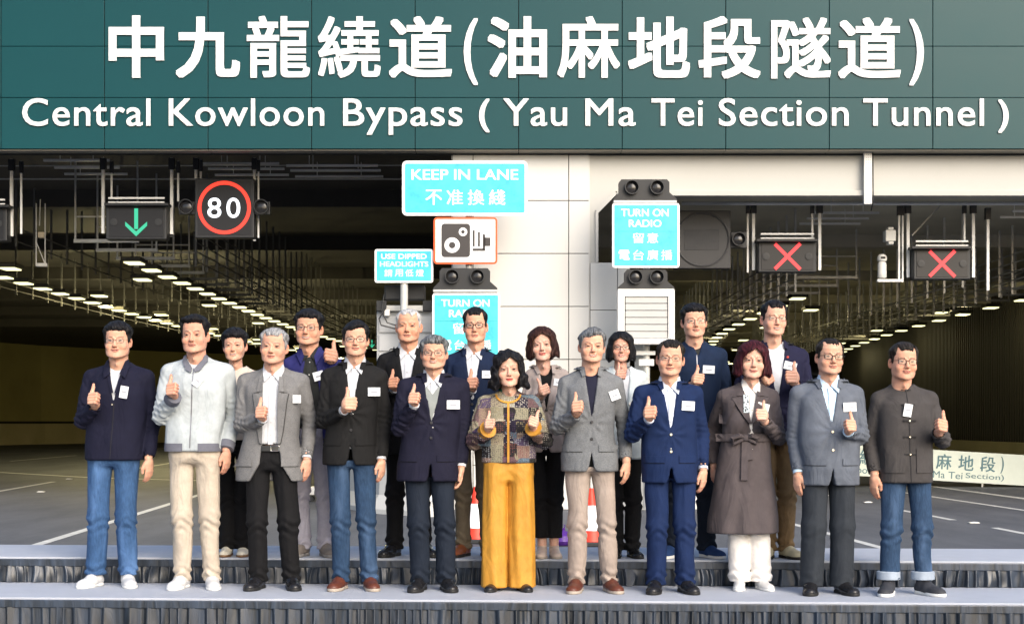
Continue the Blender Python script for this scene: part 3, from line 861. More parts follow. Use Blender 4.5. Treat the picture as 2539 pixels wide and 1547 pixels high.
def strands(V, Q, st, seed, n=1100):
    """fine locks laid over the hair volume, combed down and away from the crown"""
    rs = np.random.RandomState(seed)
    a = V[Q[:, 0]]; b = V[Q[:, 1]]; c = V[Q[:, 2]]
    nn = np.cross(b - a, c - a); nn /= (np.linalg.norm(nn, axis=1)[:, None] + 1e-9)
    cen = (a + c) / 2
    ok = np.where((nn @ np.array([0, 0, 1.0]) > -.5))[0]
    k = rs.choice(ok, n)
    p = cen[k] + nn[k] * .0006; nrm = nn[k]
    crown = np.array([.012, .045, .16])
    f = p - crown; f[:, 2] -= .25 * np.abs(p[:, 0])
    if st in ('bob', 'bob2', 'bob3', 'wavy'): f = f * .35 + np.array([0, 0, -.12])
    else:
        fr = (p[:, 2] > .045)[:, None]
        f = np.where(fr, f * .6 + np.array([.05, -.10, .0]), f + np.array([0, .03, -.03]))
    f = f + rs.randn(n, 3) * .018
    L = rs.uniform(.018, .040, n) * (1.3 if st in ('bob', 'bob2', 'bob3', 'wavy') else 1)
    lift = rs.uniform(.0, .0020, n) + (rs.rand(n) < .05) * .002
    pts = [p]
    m = 4
    G = lambda q: np.stack([hair_sdf((q + e).astype(f32), st, 1) - hair_sdf((q - e).astype(f32), st, 1) for e in np.eye(3) * .003], 1)
    for i in range(m):
        if i: nrm = G(pts[-1]); nrm = nrm / (np.linalg.norm(nrm, axis=1)[:, None] + 1e-9)
        t = f - (f * nrm).sum(1)[:, None] * nrm
        t /= (np.linalg.norm(t, axis=1)[:, None] + 1e-9)
        q = pts[-1] + t * (L / m)[:, None]
        d = hair_sdf(q.astype(f32), st, 1)
        q = q - nrm * np.clip(d - lift * (i + 1) / m, -.006, .006)[:, None]; bad_ = np.abs(d) > .008; q[bad_] = pts[-1][bad_]
        pts.append(q); f = t * .1 + rs.randn(n, 3) * .004
    w = rs.uniform(.0007, .0015, n)
    side = np.cross(nrm, pts[1] - pts[0]); side /= (np.linalg.norm(side, axis=1)[:, None] + 1e-9)
    Vs = []; 
    for i, q in enumerate(pts):
        ww = (w * (1 - .75 * i / m))[:, None]
        Vs += [q - side * ww, q + side * ww]
    Vn = np.stack(Vs, 1).reshape(-1, 3)
    base = np.arange(n) * (2 * (m + 1)) + len(V)
    Qn = np.concatenate([np.stack([base + 2 * i, base + 2 * i + 1, base + 2 * i + 3, base + 2 * i + 2], 1) for i in range(m)])
    return np.concatenate([V, Vn]), np.concatenate([Q, Qn])
def face_warp(V, seed, age=0):
    """small differences of build from one face to the next"""
    rs = np.random.RandomState(seed * 13 + 5); r = rs.uniform(-1, 1, 8); V = V.copy()
    x, y, z = V[:, 0].copy(), V[:, 1].copy(), V[:, 2].copy(); X = np.abs(x); fr = sstep(-y, .02, .07)
    low = sstep(-z, .0, .05) * sstep(z, -.16, -.10)
    V[:, 0] = x * (1 + .045 * r[0] * sstep(-z, .03, .08) * (z > -.125) + .025 * r[1] * np.exp(-((z + .03) / .03) ** 2))
    V[:, 1] = y - .0035 * (r[2] + .3) * np.exp(-(X / .014) ** 2 - ((z + .030) / .02) ** 2) * fr + .0025 * r[3] * np.exp(-((z - .02) / .014) ** 2) * fr - .003 * r[4] * np.exp(-((z + .1) / .02) ** 2) * fr
    V[:, 2] = z + .0035 * r[5] * np.exp(-((z + .064) / .02) ** 2) * fr + .0018 * r[6] * np.sign(x) * np.exp(-((z + .064) / .008) ** 2) * sstep(X, .006, .02) * fr + .002 * r[7] * np.exp(-((z - .024) / .008) ** 2) * sstep(X, .02, .04) * fr
    return V
# --- hands, wrist at the origin
def fist_sdf(P, tl=1.0):
    """closed hand, thumb up (+z), finger row towards -y, finger tips towards +x; wrist behind at +y"""
    d = ell(P, (-.004, .012, .0), (.037, .026, .043))
    d = smin(d, cap(P, (-.006, .02, -.008), (-.012, .065, -.016), .027, .024), .02)
    d = smin(d, ell(P, (-.026, .002, .006), (.016, .022, .032)), .015)
    fing = None
    for i, (z, L, r) in enumerate(((.0305, .033, .0108), (.0102, .036, .0112), (-.0102, .034, .0108), (-.0290, .028, .0098))):
        a = (-.024, -.014, z * .96); b = (L - .004, -.024, z); c = (L - .002, .006, z)
        e = smin(cap(P, a, b, r * 1.02, r), cap(P, b, c, r, r * .92), .004)
        fing = e if fing is None else smin(fing, e, .0022)
    d = smin(d, fing, .005)
    t = cap(P, (-.020, .014, .022), (-.014, -.006, .048), .0165, .0130)
    t = smin(t, cap(P, (-.014, -.006, .048), (-.010, -.006, .078 * tl), .0125, .0112), .006)
    t = smin(t, cap(P, (-.010, -.006, .078 * tl), (-.013, -.002, .100 * tl), .0112, .0088), .004)
    return smin(d, t, .008)
def rest_sdf(P):
    """relaxed hand hanging down (-z), back of the hand towards -x, thumb towards -y"""
    d = ell(P, (.0, .0, -.048), (.017, .036, .046))
    d = smin(d, cap(P, (0, .004, .03), (0, .003, -.02), .024, .024), .022)
    fing = None
    for y, L, r, c in ((-.026, .9, .0092, .3), (-.009, 1.0, .0096, .42), (.009, .95, .0092, .55), (.025, .78, .0082, .7)):
        a = (0, y * .9, -.082); b = (.006 + .012 * c, y, -.082 - .036 * L); e = (.020 + .022 * c, y * .95, -.082 - .062 * L); g = (.034 + .022 * c, y * .9, -.080 - .072 * L)
        q = smin(cap(P, a, b, r * 1.1, r), cap(P, b, e, r, r * .92), .003); q = smin(q, cap(P, e, g, r * .92, r * .8), .003)
        fing = q if fing is None else smin(fing, q, .0018)
    d = smin(d, fing, .006)
    t = cap(P, (.004, -.026, -.028), (.014, -.044, -.062), .0145, .0115)
    t = smin(t, cap(P, (.014, -.044, -.062), (.020, -.043, -.092), .0112, .0088), .004)
    return smin(d, t, .008)
HAND = {}
HAND['fist'] = surf(fist_sdf, (-.07, -.06, -.07), (.06, .11, .13), .0032)
HAND['rest'] = surf(rest_sdf, (-.05, -.08, -.19), (.09, .07, .07), .0036)
def hand_color(P, kind, skin):
    C = np.tile(np.array(skin, f32), (len(P), 1))
    if kind == 'fist':
        m = np.exp(-((P[:, 2] - .098) / .014) ** 2 - ((P[:, 0] + .012) / .012) ** 2) * .5 + np.clip(P[:, 0] - .012, 0, .02) / .02 * .25
    else:
        m = sstep(-P[:, 2], .09, .16) * .4
    m = m[:, None]
    return C * (1 - m) + np.array((skin[0] * 1.0, skin[1] * .66, skin[2] * .58), f32) * m

def ik(S, T, l1, l2, pole):
    S = Vector(S); T = Vector(T); d = T - S; L = d.length
    mx = (l1 + l2) * .985
    if L > mx: l1 *= L / mx; l2 *= L / mx
    u = d.normalized(); a = (l1 * l1 - l2 * l2 + L * L) / (2 * L); h = math.sqrt(max(1e-6, l1 * l1 - a * a))
    p = Vector(pole); p = (p - u * p.dot(u)).normalized()
    return S + u * a + p * h

def shoe_np():
    def f(P):
        X = P[:, 0]
        d = cap(P, (0, .0, .055), (0, .002, .095), .040, .041)
        d = smin(d, cap(P, (0, .028, .038), (0, -.05, .042), .036, .037), .02)
        d = smin(d, cap(P, (.0, -.06, .034), (.004, -.155, .022), .040, .030), .03)
        d = smin(d, ell(P, (.003, -.125, .022), (.047, .07, .030)), .02)
        d = smax(d, -P[:, 2] + .016, .004)
        d = smax(d, P[:, 2] - .098, .003)
        d = smax(d, -cap(P, (0, .004, .075), (0, .004, .14), .030, .032), .004)
        return d
    return surf(f, (-.07, -.22, -.01), (.07, .09, .13), .006)
def sole_np():
    def f(P):
        d = cap(P * A(1, 1, 0) , (0, .022, 0), (0, -.03, 0), .038, .036)
        d = smin(d, ell(P * A(1, 1, 0), (.004, -.115, 0), (.050, .085, 1)), .02)
        return smax(d, np.abs(P[:, 2] - .011) - .011, .004)
    return surf(f, (-.07, -.22, -.01), (.07, .09, .04), .006)
def lace_mesh():
    m = MB()
    for i in range(5):
        y = -.045 - i * .017; z = .086 - i * .010
        m.tube([(-.022, y, z - .006), (0, y - .006, z + .002), (.022, y, z - .006)], .0028, 5)
    return m.mesh('lace', True)
_V, _Q = shoe_np(); SHOE = mesh_np('shoe', _V, _Q)
_V, _Q = sole_np(); SOLE = mesh_np('sole', _V, _Q)
LACE = lace_mesh()

def patch(name, poly, sdf, m, parent, off=.004, th=.004, step=.014, y0=-.6, bevel=False, bias=None):
    """a piece of cloth, card or trim lying on the surface of a garment: outline in x,z, laid against sdf"""
    pts = [Vector(p) for p in poly]
    n = len(pts)
    # resample the outline
    out = []
    for i in range(n):
        a, b = pts[i], pts[(i + 1) % n]; k = max(1, int((b - a).length / step))
        for j in range(k): out.append(a.lerp(b, j / k))
    xs = [p.x for p in out]; zs = [p.y for p in out]
    inner = []
    def inside(x, z):
        c = False
        for i in range(n):
            a, b = pts[i], pts[i - 1]
            if (a.y > z) != (b.y > z) and x < (b.x - a.x) * (z - a.y) / (b.y - a.y) + a.x: c = not c
        return c
    gx = min(xs) + step / 2
    while gx < max(xs):
        gz = min(zs) + step / 2
        while gz < max(zs):
            if inside(gx, gz):
                if min((Vector((gx, gz)) - o).length for o in out) > step * .45: inner.append(Vector((gx, gz)))
            gz += step
        gx += step
    nb = len(out)
    V2, E2, F2, *_ = delaunay_2d_cdt(out + inner, [(i, (i + 1) % nb) for i in range(nb)], [], 1, 1e-6)
    V2 = [(v.x, v.y) for v in V2]
    P = np.array([(x, y0, z) for x, z in V2], dtype=f32)
    d = None
    for it in range(40):
        d = sdf(P) - off
        P[:, 1] += np.clip(d, -.05, .08) * .8
    bad = (np.abs(d) > .008)
    if bad.all(): return None
    if bad.any():
        g = np.where(~bad)[0]
        for i in np.where(bad)[0]:
            j = g[np.argmin((P[g, 0] - P[i, 0]) ** 2 + (P[g, 2] - P[i, 2]) ** 2)]
            P[i, 1] = P[j, 1] + .002
    if bias is not None: P[:, 1] += bias
    k = len(P)
    V = [tuple(p) for p in P - A(0, th, 0)] + [tuple(p) for p in P + A(0, .004, 0)]
    Fs = []
    edge = {}
    for f in F2:
        f = list(f)
        a, b, c = (V2[f[0]], V2[f[1]], V2[f[2]])
        if (b[0] - a[0]) * (c[1] - a[1]) - (b[1] - a[1]) * (c[0] - a[0]) < 0: f = f[::-1]
        Fs.append(tuple(f))
        for i in range(len(f)):
            e = (f[i], f[(i + 1) % len(f)])
            if (e[1], e[0]) in edge: del edge[(e[1], e[0])]
            else: edge[e] = 1
    for (a, b) in edge: Fs.append((b, a, a + k, b + k))
    me = bpy.data.meshes.new(name); me.from_pydata(V, [], Fs)
    me.update(); me.polygons.foreach_set('use_smooth', [True] * len(me.polygons))
    try: me.set_sharp_from_angle(angle=math.radians(50))
    except Exception: pass
    return ob(name, me, m, parent)
def strip(a, b, w0, w1=None):
    """thin quad outline from a to b in x,z"""
    a = Vector(a); b = Vector(b); w1 = w0 if w1 is None else w1
    d = (b - a).normalized(); n = Vector((-d.y, d.x))
    return [a - n * w0 / 2, b - n * w1 / 2, b + n * w1 / 2, a + n * w0 / 2]
DECK = (EYE - 1.08, EYE - 0.91)
def mirror_q(V, Q):
    return V * np.array([-1, 1, 1]), Q[:, ::-1]
def rot(yaw=0, pitch=0, roll=0):
    """yaw about z, pitch about x, roll in the picture plane, in degrees"""
    return np.array(Matrix.Rotation(math.radians(yaw), 3, 'Z') @ Matrix.Rotation(math.radians(roll), 3, 'Y') @ Matrix.Rotation(math.radians(pitch), 3, 'X'))
def person(S):
    g = S.get('g', 1.0)                                # build: 1 average man
    dz = DECK[S['row']]
    fxl, fxr, fy = S['feet']
    D = gD(fy, dz); X0 = ((fxl + fxr) / 2 - CXP) * D / F
    m = D / F                                          # metres per photo pixel at this depth
    def lx(px, y=0.0): return (px - CXP) * (D + y) / F - X0
    def lz(py, y=0.0): return EYE - (py - HZ) * (D + y) / F - dz
    root = empty('person', (X0, D, dz), S['label'], 'person', S['group'])
    hx, htop, hchin, earw = S['head']
    zchin, ztop = lz(hchin), lz(htop)
    hs = (ztop - zchin) / (.245 if S.get('hair', 'short') in ('crop', 'thin', 'neat') else .252)
    sx = earw * m / .176 if earw else hs * .97
    if S.get('fem'): sx = hs * 1.03
    ze = zchin + .1135 * hs
    Hc = np.array([lx(hx), -.03, ze])
    RH = rot(S.get('yaw', ((hx * 7) % 11) - 5), S.get('pitch', -2), S.get('roll', ((hx * 3) % 7) - 3)); SCL = np.array([sx, (sx + hs) / 2, hs])
    toW = lambda V: (V * SCL) @ RH.T + Hc
    fem = S.get('fem', False)
    zn = zchin - .022                                   # where the neck meets the collar
    nx = Hc[0] * .6 + lx((S['sh'][0] + S['sh'][1]) / 2) * .4
    shl, shr, shy = S['sh']
    zs = lz(shy); cs = lx((shl + shr) / 2); Wd = (shr - shl) / 2 * m
    hy, hl_, hr_ = S['hem']
    zh = lz(hy); ch = lx((hl_ + hr_) / 2); hA = (hr_ - hl_) / 2 * m
    H = ztop
    sk = tuple(min(.86, c * k) for c, k in zip(S.get('skin', (.60, .335, .235)), (1.02, 1.03, 1.03) if not S.get('fem') else (.94, .93, .93)))
    # ------------------------------------------------ arms
    rU = .049 * g * S.get('sleeve', 1); arms = []
    l1, l2 = .165 * H * S.get('arm', 1), .15 * H * S.get('arm', 1)
    for side, key in ((-1, 'ha'), (1, 'hb')):           # ha: hand on the left of the picture
        h = S.get(key) or ('rest', None, None)
        Sj = Vector((cs + side * (Wd - .059 * g), .015, zs - .042))
        kind = h[0]; o = h[3] if len(h) > 3 else {}
        fwd = o.get('fwd', -.27 if kind == 'fist' else -.02)
        if h[1] is None: hp = Vector((cs + side * (Wd + .0), fwd, zs - .035 - l1 - l2 - .03))
        else: hp = Vector((lx(h[1], fwd), fwd, lz(h[2], fwd)))
        hsz = o.get('s', .98 if not fem else .86) * (hs * .5 + .5)
        if kind == 'fist':
            R = rot(o.get('yaw', 12 * side), o.get('pitch', -16), o.get('roll', 0) * 1.0)
            Vh, Qh = HAND['fist']
            wl = np.array([-.012, .065, -.016])
            if side > 0: Vm, Qm = mirror_q(Vh, Qh); wl = wl * [-1, 1, 1]
            else: Vm, Qm = Vh, Qh
            Vw = (Vm * hsz) @ R.T + np.array(hp); wr = Vector(R @ (wl * hsz)) + hp
            pole = o.get('pole', (side * .42, .35, -1.0))
        elif kind == 'rest':
            R = rot(o.get('yaw', -38 * side), o.get('pitch', 6), o.get('roll', 0))
            Vh, Qh = HAND['rest']
            if side > 0: Vm, Qm = mirror_q(Vh, Qh)
            else: Vm, Qm = Vh, Qh
            wr = hp + Vector((0, .0, .078 * hsz)) if h[1] is not None else hp + Vector((0, 0, .05))
            Vw = (Vm * hsz) @ R.T + np.array(wr)
            pole = o.get('pole', (side * .30, 1.0, 0))
        E = ik(Sj, wr, l1, l2, pole)
        arms.append(dict(S=Sj, E=E, W=wr, kind=kind, V=Vw, Q=Qm, lw=h[1] is not None, side=side, Vl=HAND[kind][0], hs=hsz, cut=o.get('cut', .012)))
    # ------------------------------------------------ the body: one figure, hands and face included
    seed0 = int(hx)
    kw = dict(jaw=S.get('jaw', .9 if fem else 1.02), smile=min(1.0, S.get('smile', .4) * 1.0 + .18), age=S.get('age', .3), female=fem, cheek=S.get('cheek', 1.0), nose=S.get('nose', .92 if fem else 1.0))
    zb = (zn - .045 - ze) / hs
    nr = (.050 if fem else .060) * S.get('neck', 1)
    V, Q = surf(lambda P: smin(head_sdf(P, **kw), neck_sdf(P, zb, nr), .018), (-.12, -.13, zb - .11), (.12, .13, .135), .003)
    C = face_color(V, sk, S.get('lip', (.44, .17, .14) if not fem else (.50, .10, .09)), kw['smile'], S.get('brow', (.035, .028, .024)), fem, kw['age'], S.get('beard', 0 if fem else .22), S.get('eyes', 1.0))
    Vs = [toW(face_warp(V, seed0, kw['age']))]; Qs = [Q]; Cs = [C]; V = None; n = len(Vs[0])
    chains = [([(nx, .03, zn - .02), (cs, .02, zs - .08), (cs, .01, (zs + zh) / 2), (ch, .0, max(zh, .53 * H))], (.045, .085 * g, .075 * g, .06 * g))]
    hipz = .46 * H
    fL, fR = lx(fxl), lx(fxr)
    for f in (fL, fR):
        k = -1 if f < 0 else 1
        chains.append(([(ch + k * .075 * g, .0, hipz), ((ch + k * .08 + f) / 2, -.01, .28 * H), (f, .02, .16), (f, .02, .05)], (.06 * g, .044 * g, .034, .030)))
    for a in arms:
        chains.append(([a['S'], a['E'], a['W'], a['W'] + (a['W'] - a['E']).normalized() * .012], (.045, .036, .0265, .024)))
    tv, tq = tubes_np(chains)
    Vs.append(tv); Qs.append(tq + n); Cs.append(np.tile(np.array(sk, f32), (len(tv), 1))); n += len(tv)
    for a in arms:
        if a['kind'] in ('fist', 'rest'):
            Vs.append(a['V']); Qs.append(a['Q'] + n); n += len(a['V']); Cs.append(hand_color(a['Vl'], a['kind'], sk))
    me = mesh_np('body', np.concatenate(Vs), np.concatenate(Qs)); vcol(me, np.concatenate(Cs))
    ob('body', me, SKIN, root)
    # ------------------------------------------------ hair
    st, hc = S['hair'], S['hairc']
    V, Q = surf(lambda P: hair_sdf(P, st, 1), (-.16, -.15, -.21), (.16, .15, .165), .0038)
    V, Q = strands(V, Q, st, int(hx))
    ob('hair', mesh_np('hair', toW(V), Q), hair_mat('hair ' + hc, *HAIRC[hc]), root)
    # ------------------------------------------------ glasses
    if S.get('glasses'):
        gt = S['glasses']; r, gw, gh, col = {'thin': (.0012, .046, .028, (.03, .026, .024)), 'round': (.0011, .044, .036, (.16, .13, .10)),
                                       'black': (.0024, .047, .031, (.012, .012, .012)), 'dark': (.0017, .047, .033, (.022, .016, .014))}[gt]
        mb = MB(); ln = MB()
        for s in (-1, 1):
            pl = rrect(gw, gh, gh * .38, 4, s * .0325, -.002)
            pts = [Vector((x, -.1010 + abs(x) * .13, z)) for x, z in pl]
            mb.tube(pts + [pts[0]], r, 6)
            ln.prism(pl, 0, .0006)
            mb.tube([(s * (.0325 + gw / 2), -.0945, .006), (s * .076, -.072, .006), (s * .080, .004, .004), (s * .080, .02, -.012)], r * .9, 6)
        mb.tube([(-.0325 + gw / 2, -.0975, .002), (0, -.1015, .004), (.0325 - gw / 2, -.0975, .002)], r, 6)
        me = mb.mesh('glasses', True); me.transform(Matrix([list(RH[i] * SCL) + [Hc[i]] for i in range(3)] + [[0, 0, 0, 1]]))
        go = ob('glasses', me, mat('frame ' + gt, col, .5, 0, .2), root)
        lv = [(v[0], v[1] - .1000 + abs(v[0]) * .13, v[2]) for v in ln.v]
        me = bpy.data.meshes.new('lens'); me.from_pydata(lv, [], ln.f)
        me.transform(Matrix([list(RH[i] * SCL) + [Hc[i]] for i in range(3)] + [[0, 0, 0, 1]])); me.update()
        ob('lens', me, LENS, go)
    # ------------------------------------------------ trousers
    T = S['legs']; zc = T.get('crotch', .465) * H
    kn, an, th = T.get('knee', .060) * g, T.get('ankle', .054) * g, T.get('thigh', .080) * g
    zhem = T.get('hem', .045)
    hipA = T.get('hip', .158) * g
    hc_x = ch * .7
    leg = []
    for f in (fL, fR):
        k = -1 if f < 0 else 1
        leg.append((Vector((hc_x + k * (hipA - th * .98), .0, zc + .01)), Vector(((hc_x + k * (hipA - th * 1.02)) * .45 + f * .55, -.015, .265 * H)), Vector((f, .022, .05))))
    seed = S.get('seed', int(hx))
    wav = T.get('fold', 1.0)
    def tro(P):
        P = P.copy()
        out = None
        for (h, kk, a) in leg:
            if T.get('wide'):
                ang = np.arctan2(P[:, 1], P[:, 0] - h.x)
                q = loft(P, [-.05, .3 * H, zc, zc + .12, zc + .3], [a.x, (a.x + h.x) / 2, h.x, h.x, h.x], [T['wide'], T['wide'] * .97, hipA * .52, hipA * .50, hipA * .47],
                         [0] * 5, [T['wide'] * .95, T['wide'], .100, .092, .085], p=2.2)
                q = q - .0036 * np.sin(ang * 7 + 2 * np.sin(P[:, 2] * 3)) * sstep(-P[:, 2], -zc - .25, -zc + .1)
            else:
                t = capt(P, kk, a)
                rg = np.sin(P[:, 2] * 105 + 2.2 * np.sin(P[:, 0] * 42 + seed) + P[:, 1] * 30) * (.0075 * np.exp(-((P[:, 2] - .235 * H) / .055) ** 2) + .0085 * np.exp(-((P[:, 2] - .09) / .05) ** 2)) * wav
                q = smin(cap(P, h, kk, th, kn), cap(P, kk, a, kn, an), .03)
                q = q - rg - wrinkle(P, seed, .0078 * wav, 22, .6)
                # pressed crease along the front
                if T.get('crease'): q = q - .004 * np.exp(-((P[:, 0] - (kk.x + (P[:, 2] - kk.z) * (h.x - kk.x) / max(.05, h.z - kk.z))) / .012) ** 2) * (P[:, 1] < 0)
            out = q if out is None else smin(out, q, .006)
        zt = T.get('top', zh + .03) if T.get('top') is None else lz(T['top'])
        pel = loft(P, [zc - .03, zc + .03, zc + .12, zc + .22, zc + .3], [hc_x] * 5, [hipA * .8, hipA * .99, hipA, hipA * .95, hipA * .92], [.005] * 5, [.09 * g, .108 * g, .106 * g, .098 * g, .092 * g], p=2.5)
        pel = smax(pel, (zc - .02) - P[:, 2], .03)
        pel = pel - .003 * np.sin(P[:, 2] * 90 + np.abs(P[:, 0] - hc_x) * 60) * np.exp(-((P[:, 2] - zc - .02) / .05) ** 2)
        out = smin(out, pel, .03)
        out = smax(out, P[:, 2] - zt, .004)
        return smax(out, zhem - P[:, 2], .003)
    xm = max(abs(fL), abs(fR), hipA + abs(hc_x)) + .13
    V, Q = surf(tro, (-xm, -.2, 0), (xm, .2, zc + .36), S.get('h', .0088))
    tob = ob('trousers', mesh_np('trousers', V, Q), T['m'], root)
    if T.get('cuff'):
        for (h, kk, a) in leg:
            MB().lathe([(an + .012, .0), (an + .019, .004), (an + .019, .05), (an + .012, .055), (an - .01, .05)], (a.x, a.y + .0, zhem - .004), 24).build('turn_up', T['cuff'], tob, True)
    for s, (h, kk, a) in zip((-1, 1), leg):                       # shoes
        sh = S['shoe']; e = bpy.data.objects.new('shoe', SHOE); COL.objects.link(e); e.parent = root
        if len(SHOE.materials) == 0: SHOE.materials.append(sh[0])
        e.material_slots[0].link = 'OBJECT'; e.material_slots[0].material = sh[0]
        e.location = (a.x, .02, 0); e.rotation_euler = (0, 0, math.radians(s * S.get('splay', 14))); e.scale = (S.get('shw', 1.0) * (1 if not fem else .82), 1 if not fem else .86, 1 if not fem else .8)
        if len(SOLE.materials) == 0: SOLE.materials.append(sh[1])
        so = bpy.data.objects.new('sole', SOLE); COL.objects.link(so); so.parent = e
        so.material_slots[0].link = 'OBJECT'; so.material_slots[0].material = sh[1]
        if len(sh) > 2 and sh[2]:
            if len(LACE.materials) == 0: LACE.materials.append(sh[2])
            la = bpy.data.objects.new('lace', LACE); COL.objects.link(la); la.parent = e
            la.material_slots[0].link = 'OBJECT'; la.material_slots[0].material = sh[2]
    # ------------------------------------------------ upper clothes
    O = S['top']; th_ = O.get('thick', .0)
    bel = S.get('belly', 0.0)
    cA = O.get('chest', .80) * Wd * .94; wA = O.get('waist', .76) * Wd * .95
    zw = zh + .42 * (zs - zh); zc2 = zs - .15
    # long coats flare below the waist
    if O.get('belt_y'): zw = lz(O['belt_y'])
    tz = [zh - .03, zh, zh + .10, zw, zc2, zs - .06, zs - .005, zn - .03, zn + .02]
    ta = [hA, hA, hA * .99, wA, cA, Wd * .80, Wd * .60, .078 * g, .062 * g]
    tb = [.125 * g, .125 * g, (.125 + bel * .5) * g, (.112 + bel) * g, .118 * g, .108 * g, .09 * g, .076 * g, .066 * g]
    if O.get('belt_y'): tb[0] = tb[1] = .175; tb[2] = .165; tb[3] = .115
    tc = [.0, .0, -.3 * bel, -.6 * bel, .0, .01, .018, .026, .028]
    tx = [ch, ch, ch, (ch + cs) / 2, cs, cs, cs, nx, nx]
    def torso(P, off=0.0, sh=True):
        d = loft(P, tz, tx, ta, tc, tb, p=2.45)
        d = smax(d, P[:, 2] - (zn + .0), .02)
        if fem:
            q = np.stack([np.abs(P[:, 0] - cs), P[:, 1], P[:, 2]], 1)
            d = smin(d, ell(q, (.072 * g, -.075 * g, zs - .20), (.062, .058, .062)), .05)
        if sh:
            for s in (-1, 1):
                d = smin(d, cap(P, (nx + s * .045, .03, zn - .042), (cs + s * (Wd - .056 * g), .015, zs - .034), .042 * g, .050 * g), .036)
        return d - off
    openv = O.get('V')                                        # [(photo row, half width in pixels), ...]
    if openv:
        ov = sorted([(lz(y), w * m) for y, w in openv]); oz = [o[0] for o in ov]; ow = [o[1] for o in ov]
        ocx = lambda z: np.interp(z, [zh, zs, zn], [O.get('vx', 0) * m + ch * .5 + cs * .5, cs * .7 + nx * .3, nx])
    zcut = O.get('zcut', zh)
    def sleeve(P, a, r0=1.0, short=0.0):
        Sj, E, Wr = a['S'], a['E'], a['W']
        d0 = cap(P, Sj, E, rU * 1.10, rU * 1.0); d1 = cap(P, E, Wr, rU * 1.0, rU * O.get('cuff', .80))
        t0 = capt(P, Sj, E); t1 = capt(P, E, Wr)
        L = (Wr - E).length
        bend = 1.0 if a['kind'] == 'fist' else .45
        ring = np.sin(t0 * 46 + 2.5 * np.sin(P[:, 0] * 30 + P[:, 2] * 9)) * np.exp(-((t0 - .95) / .35) ** 2) * .0046 + np.sin(t1 * 40 + 2 * np.sin(P[:, 2] * 40 + P[:, 0] * 22)) * np.exp(-((t1 - .25) / .4) ** 2) * .0044
        d = smin(d0, d1, .015) - ring * bend * O.get('fold', 1) - wrinkle(P, seed + int(a['side']) + 5, .0036 * O.get('fold', 1), 30)
        n = (Wr - E).normalized(); cut = Wr - n * (a['cut'] + short)
        d = smax(d, np.where(t1 > .3, plane(P, cut, n), -1), .003)
        tip = cap(P, cut - n * .03, cut + n * .05, rU * O.get('cuff', .80) * .80)
        return smax(d, -tip, .003)
    def outer(P):
        d = torso(P, th_)
        fo = O.get('fold', 1.0)
        d = d - wrinkle(P, seed, .0065 * fo, 17, .55) * sstep(-P[:, 2], -zs + .02, -zs + .16)
        if O.get('button') and openv:                         # cloth drawn towards the button
            bx, bz = ocx(O['bz'] if 'bz' in O else 0), lz(O['button'])
            rr = np.sqrt((P[:, 0] - bx) ** 2 + (P[:, 2] - bz) ** 2)
            an_ = np.arctan2(P[:, 2] - bz, np.abs(P[:, 0] - bx))
            d = d - .0040 * np.sin(an_ * 9 + 1) * np.exp(-((rr - .07) / .06) ** 2) * (P[:, 1] < 0)
        if O.get('skirt'):                                    # falling folds of a long coat
            an_ = np.arctan2(P[:, 1], P[:, 0] - ch)
            d = d - .007 * np.sin(an_ * 8 + 1.3 * np.sin(P[:, 2] * 4)) * sstep(-P[:, 2], -zw, -zh)
        if O.get('pinch'):                                    # drawn in at the belt
            d = d + .012 * np.exp(-((P[:, 2] - zw) / .02) ** 2) - .004 * np.sin(P[:, 0] * 170) * np.exp(-((P[:, 2] - zw) / .05) ** 2)
        d = smax(d, zh + O.get('hemcurve', 0) * np.abs(P[:, 0] - ch) - P[:, 2], .004)
        d = smax(d, -cap(P, (nx, .035, zn - .07), (nx, .01, zn + .1), O.get('neckhole', .060)), .008)
        if openv:
            w = np.interp(P[:, 2], oz, ow); cx = ocx(P[:, 2])
            d = smax(d, -np.maximum(np.abs(P[:, 0] - cx) - w, P[:, 1] - .0), .004)
        if not O.get('vest'):
            for a in arms: d = smin(d, sleeve(P, a), .014)
        else:
            for a in arms:
                d = smin(d, sleeve(P, a, short=0), .014)
        return d
    xs = [a[k].x for a in arms for k in ('S', 'E', 'W')] + [ch - hA, ch + hA]
    ys = [a[k].y for a in arms for k in ('S', 'E', 'W')]
    zz = [a[k].z for a in arms for k in ('S', 'E', 'W')] + [zh]
    lo = (min(xs) - .11, min(min(ys) - .08, -.22), min(min(zz) - .09, zh - .02)); hi = (max(xs) + .11, max(max(ys) + .1, .22), zn + .08)
    V, Q = surf(outer, lo, hi, S.get('h', .0088))
    nm = O.get('name', 'jacket')
    J = ob(nm, mesh_np(nm, V, Q), O['m'], root)
    tsd = lambda P: smax(torso(P, th_) - wrinkle(P, seed, .0065 * O.get('fold', 1), 17, .55) * sstep(-P[:, 2], -zs + .02, -zs + .16), P[:, 2] - zn - .05, .01)
    tin = lambda P: torso(P, -.013)
    ctx = dict(S=S, lx=lx, lz=lz, m=m, J=J, root=root, tsd=tsd, tin=tin, zn=zn, zs=zs, zh=zh, zw=zw, ch=ch, cs=cs, nx=nx, Wd=Wd, hA=hA, arms=arms, ze=ze, g=g, zchin=zchin, rU=rU, torso=torso, Hc=Hc)
    if openv: ctx['vw'] = lambda z: float(np.interp(z, oz, ow)); ctx['vc'] = lambda z: float(ocx(z)); ctx['vb'] = min([z for z, w in ov if w > 0 and z > zs - .45] or [zs]); 
    # ------------------------------------------------ shirt or jersey underneath
    I = S.get('in')
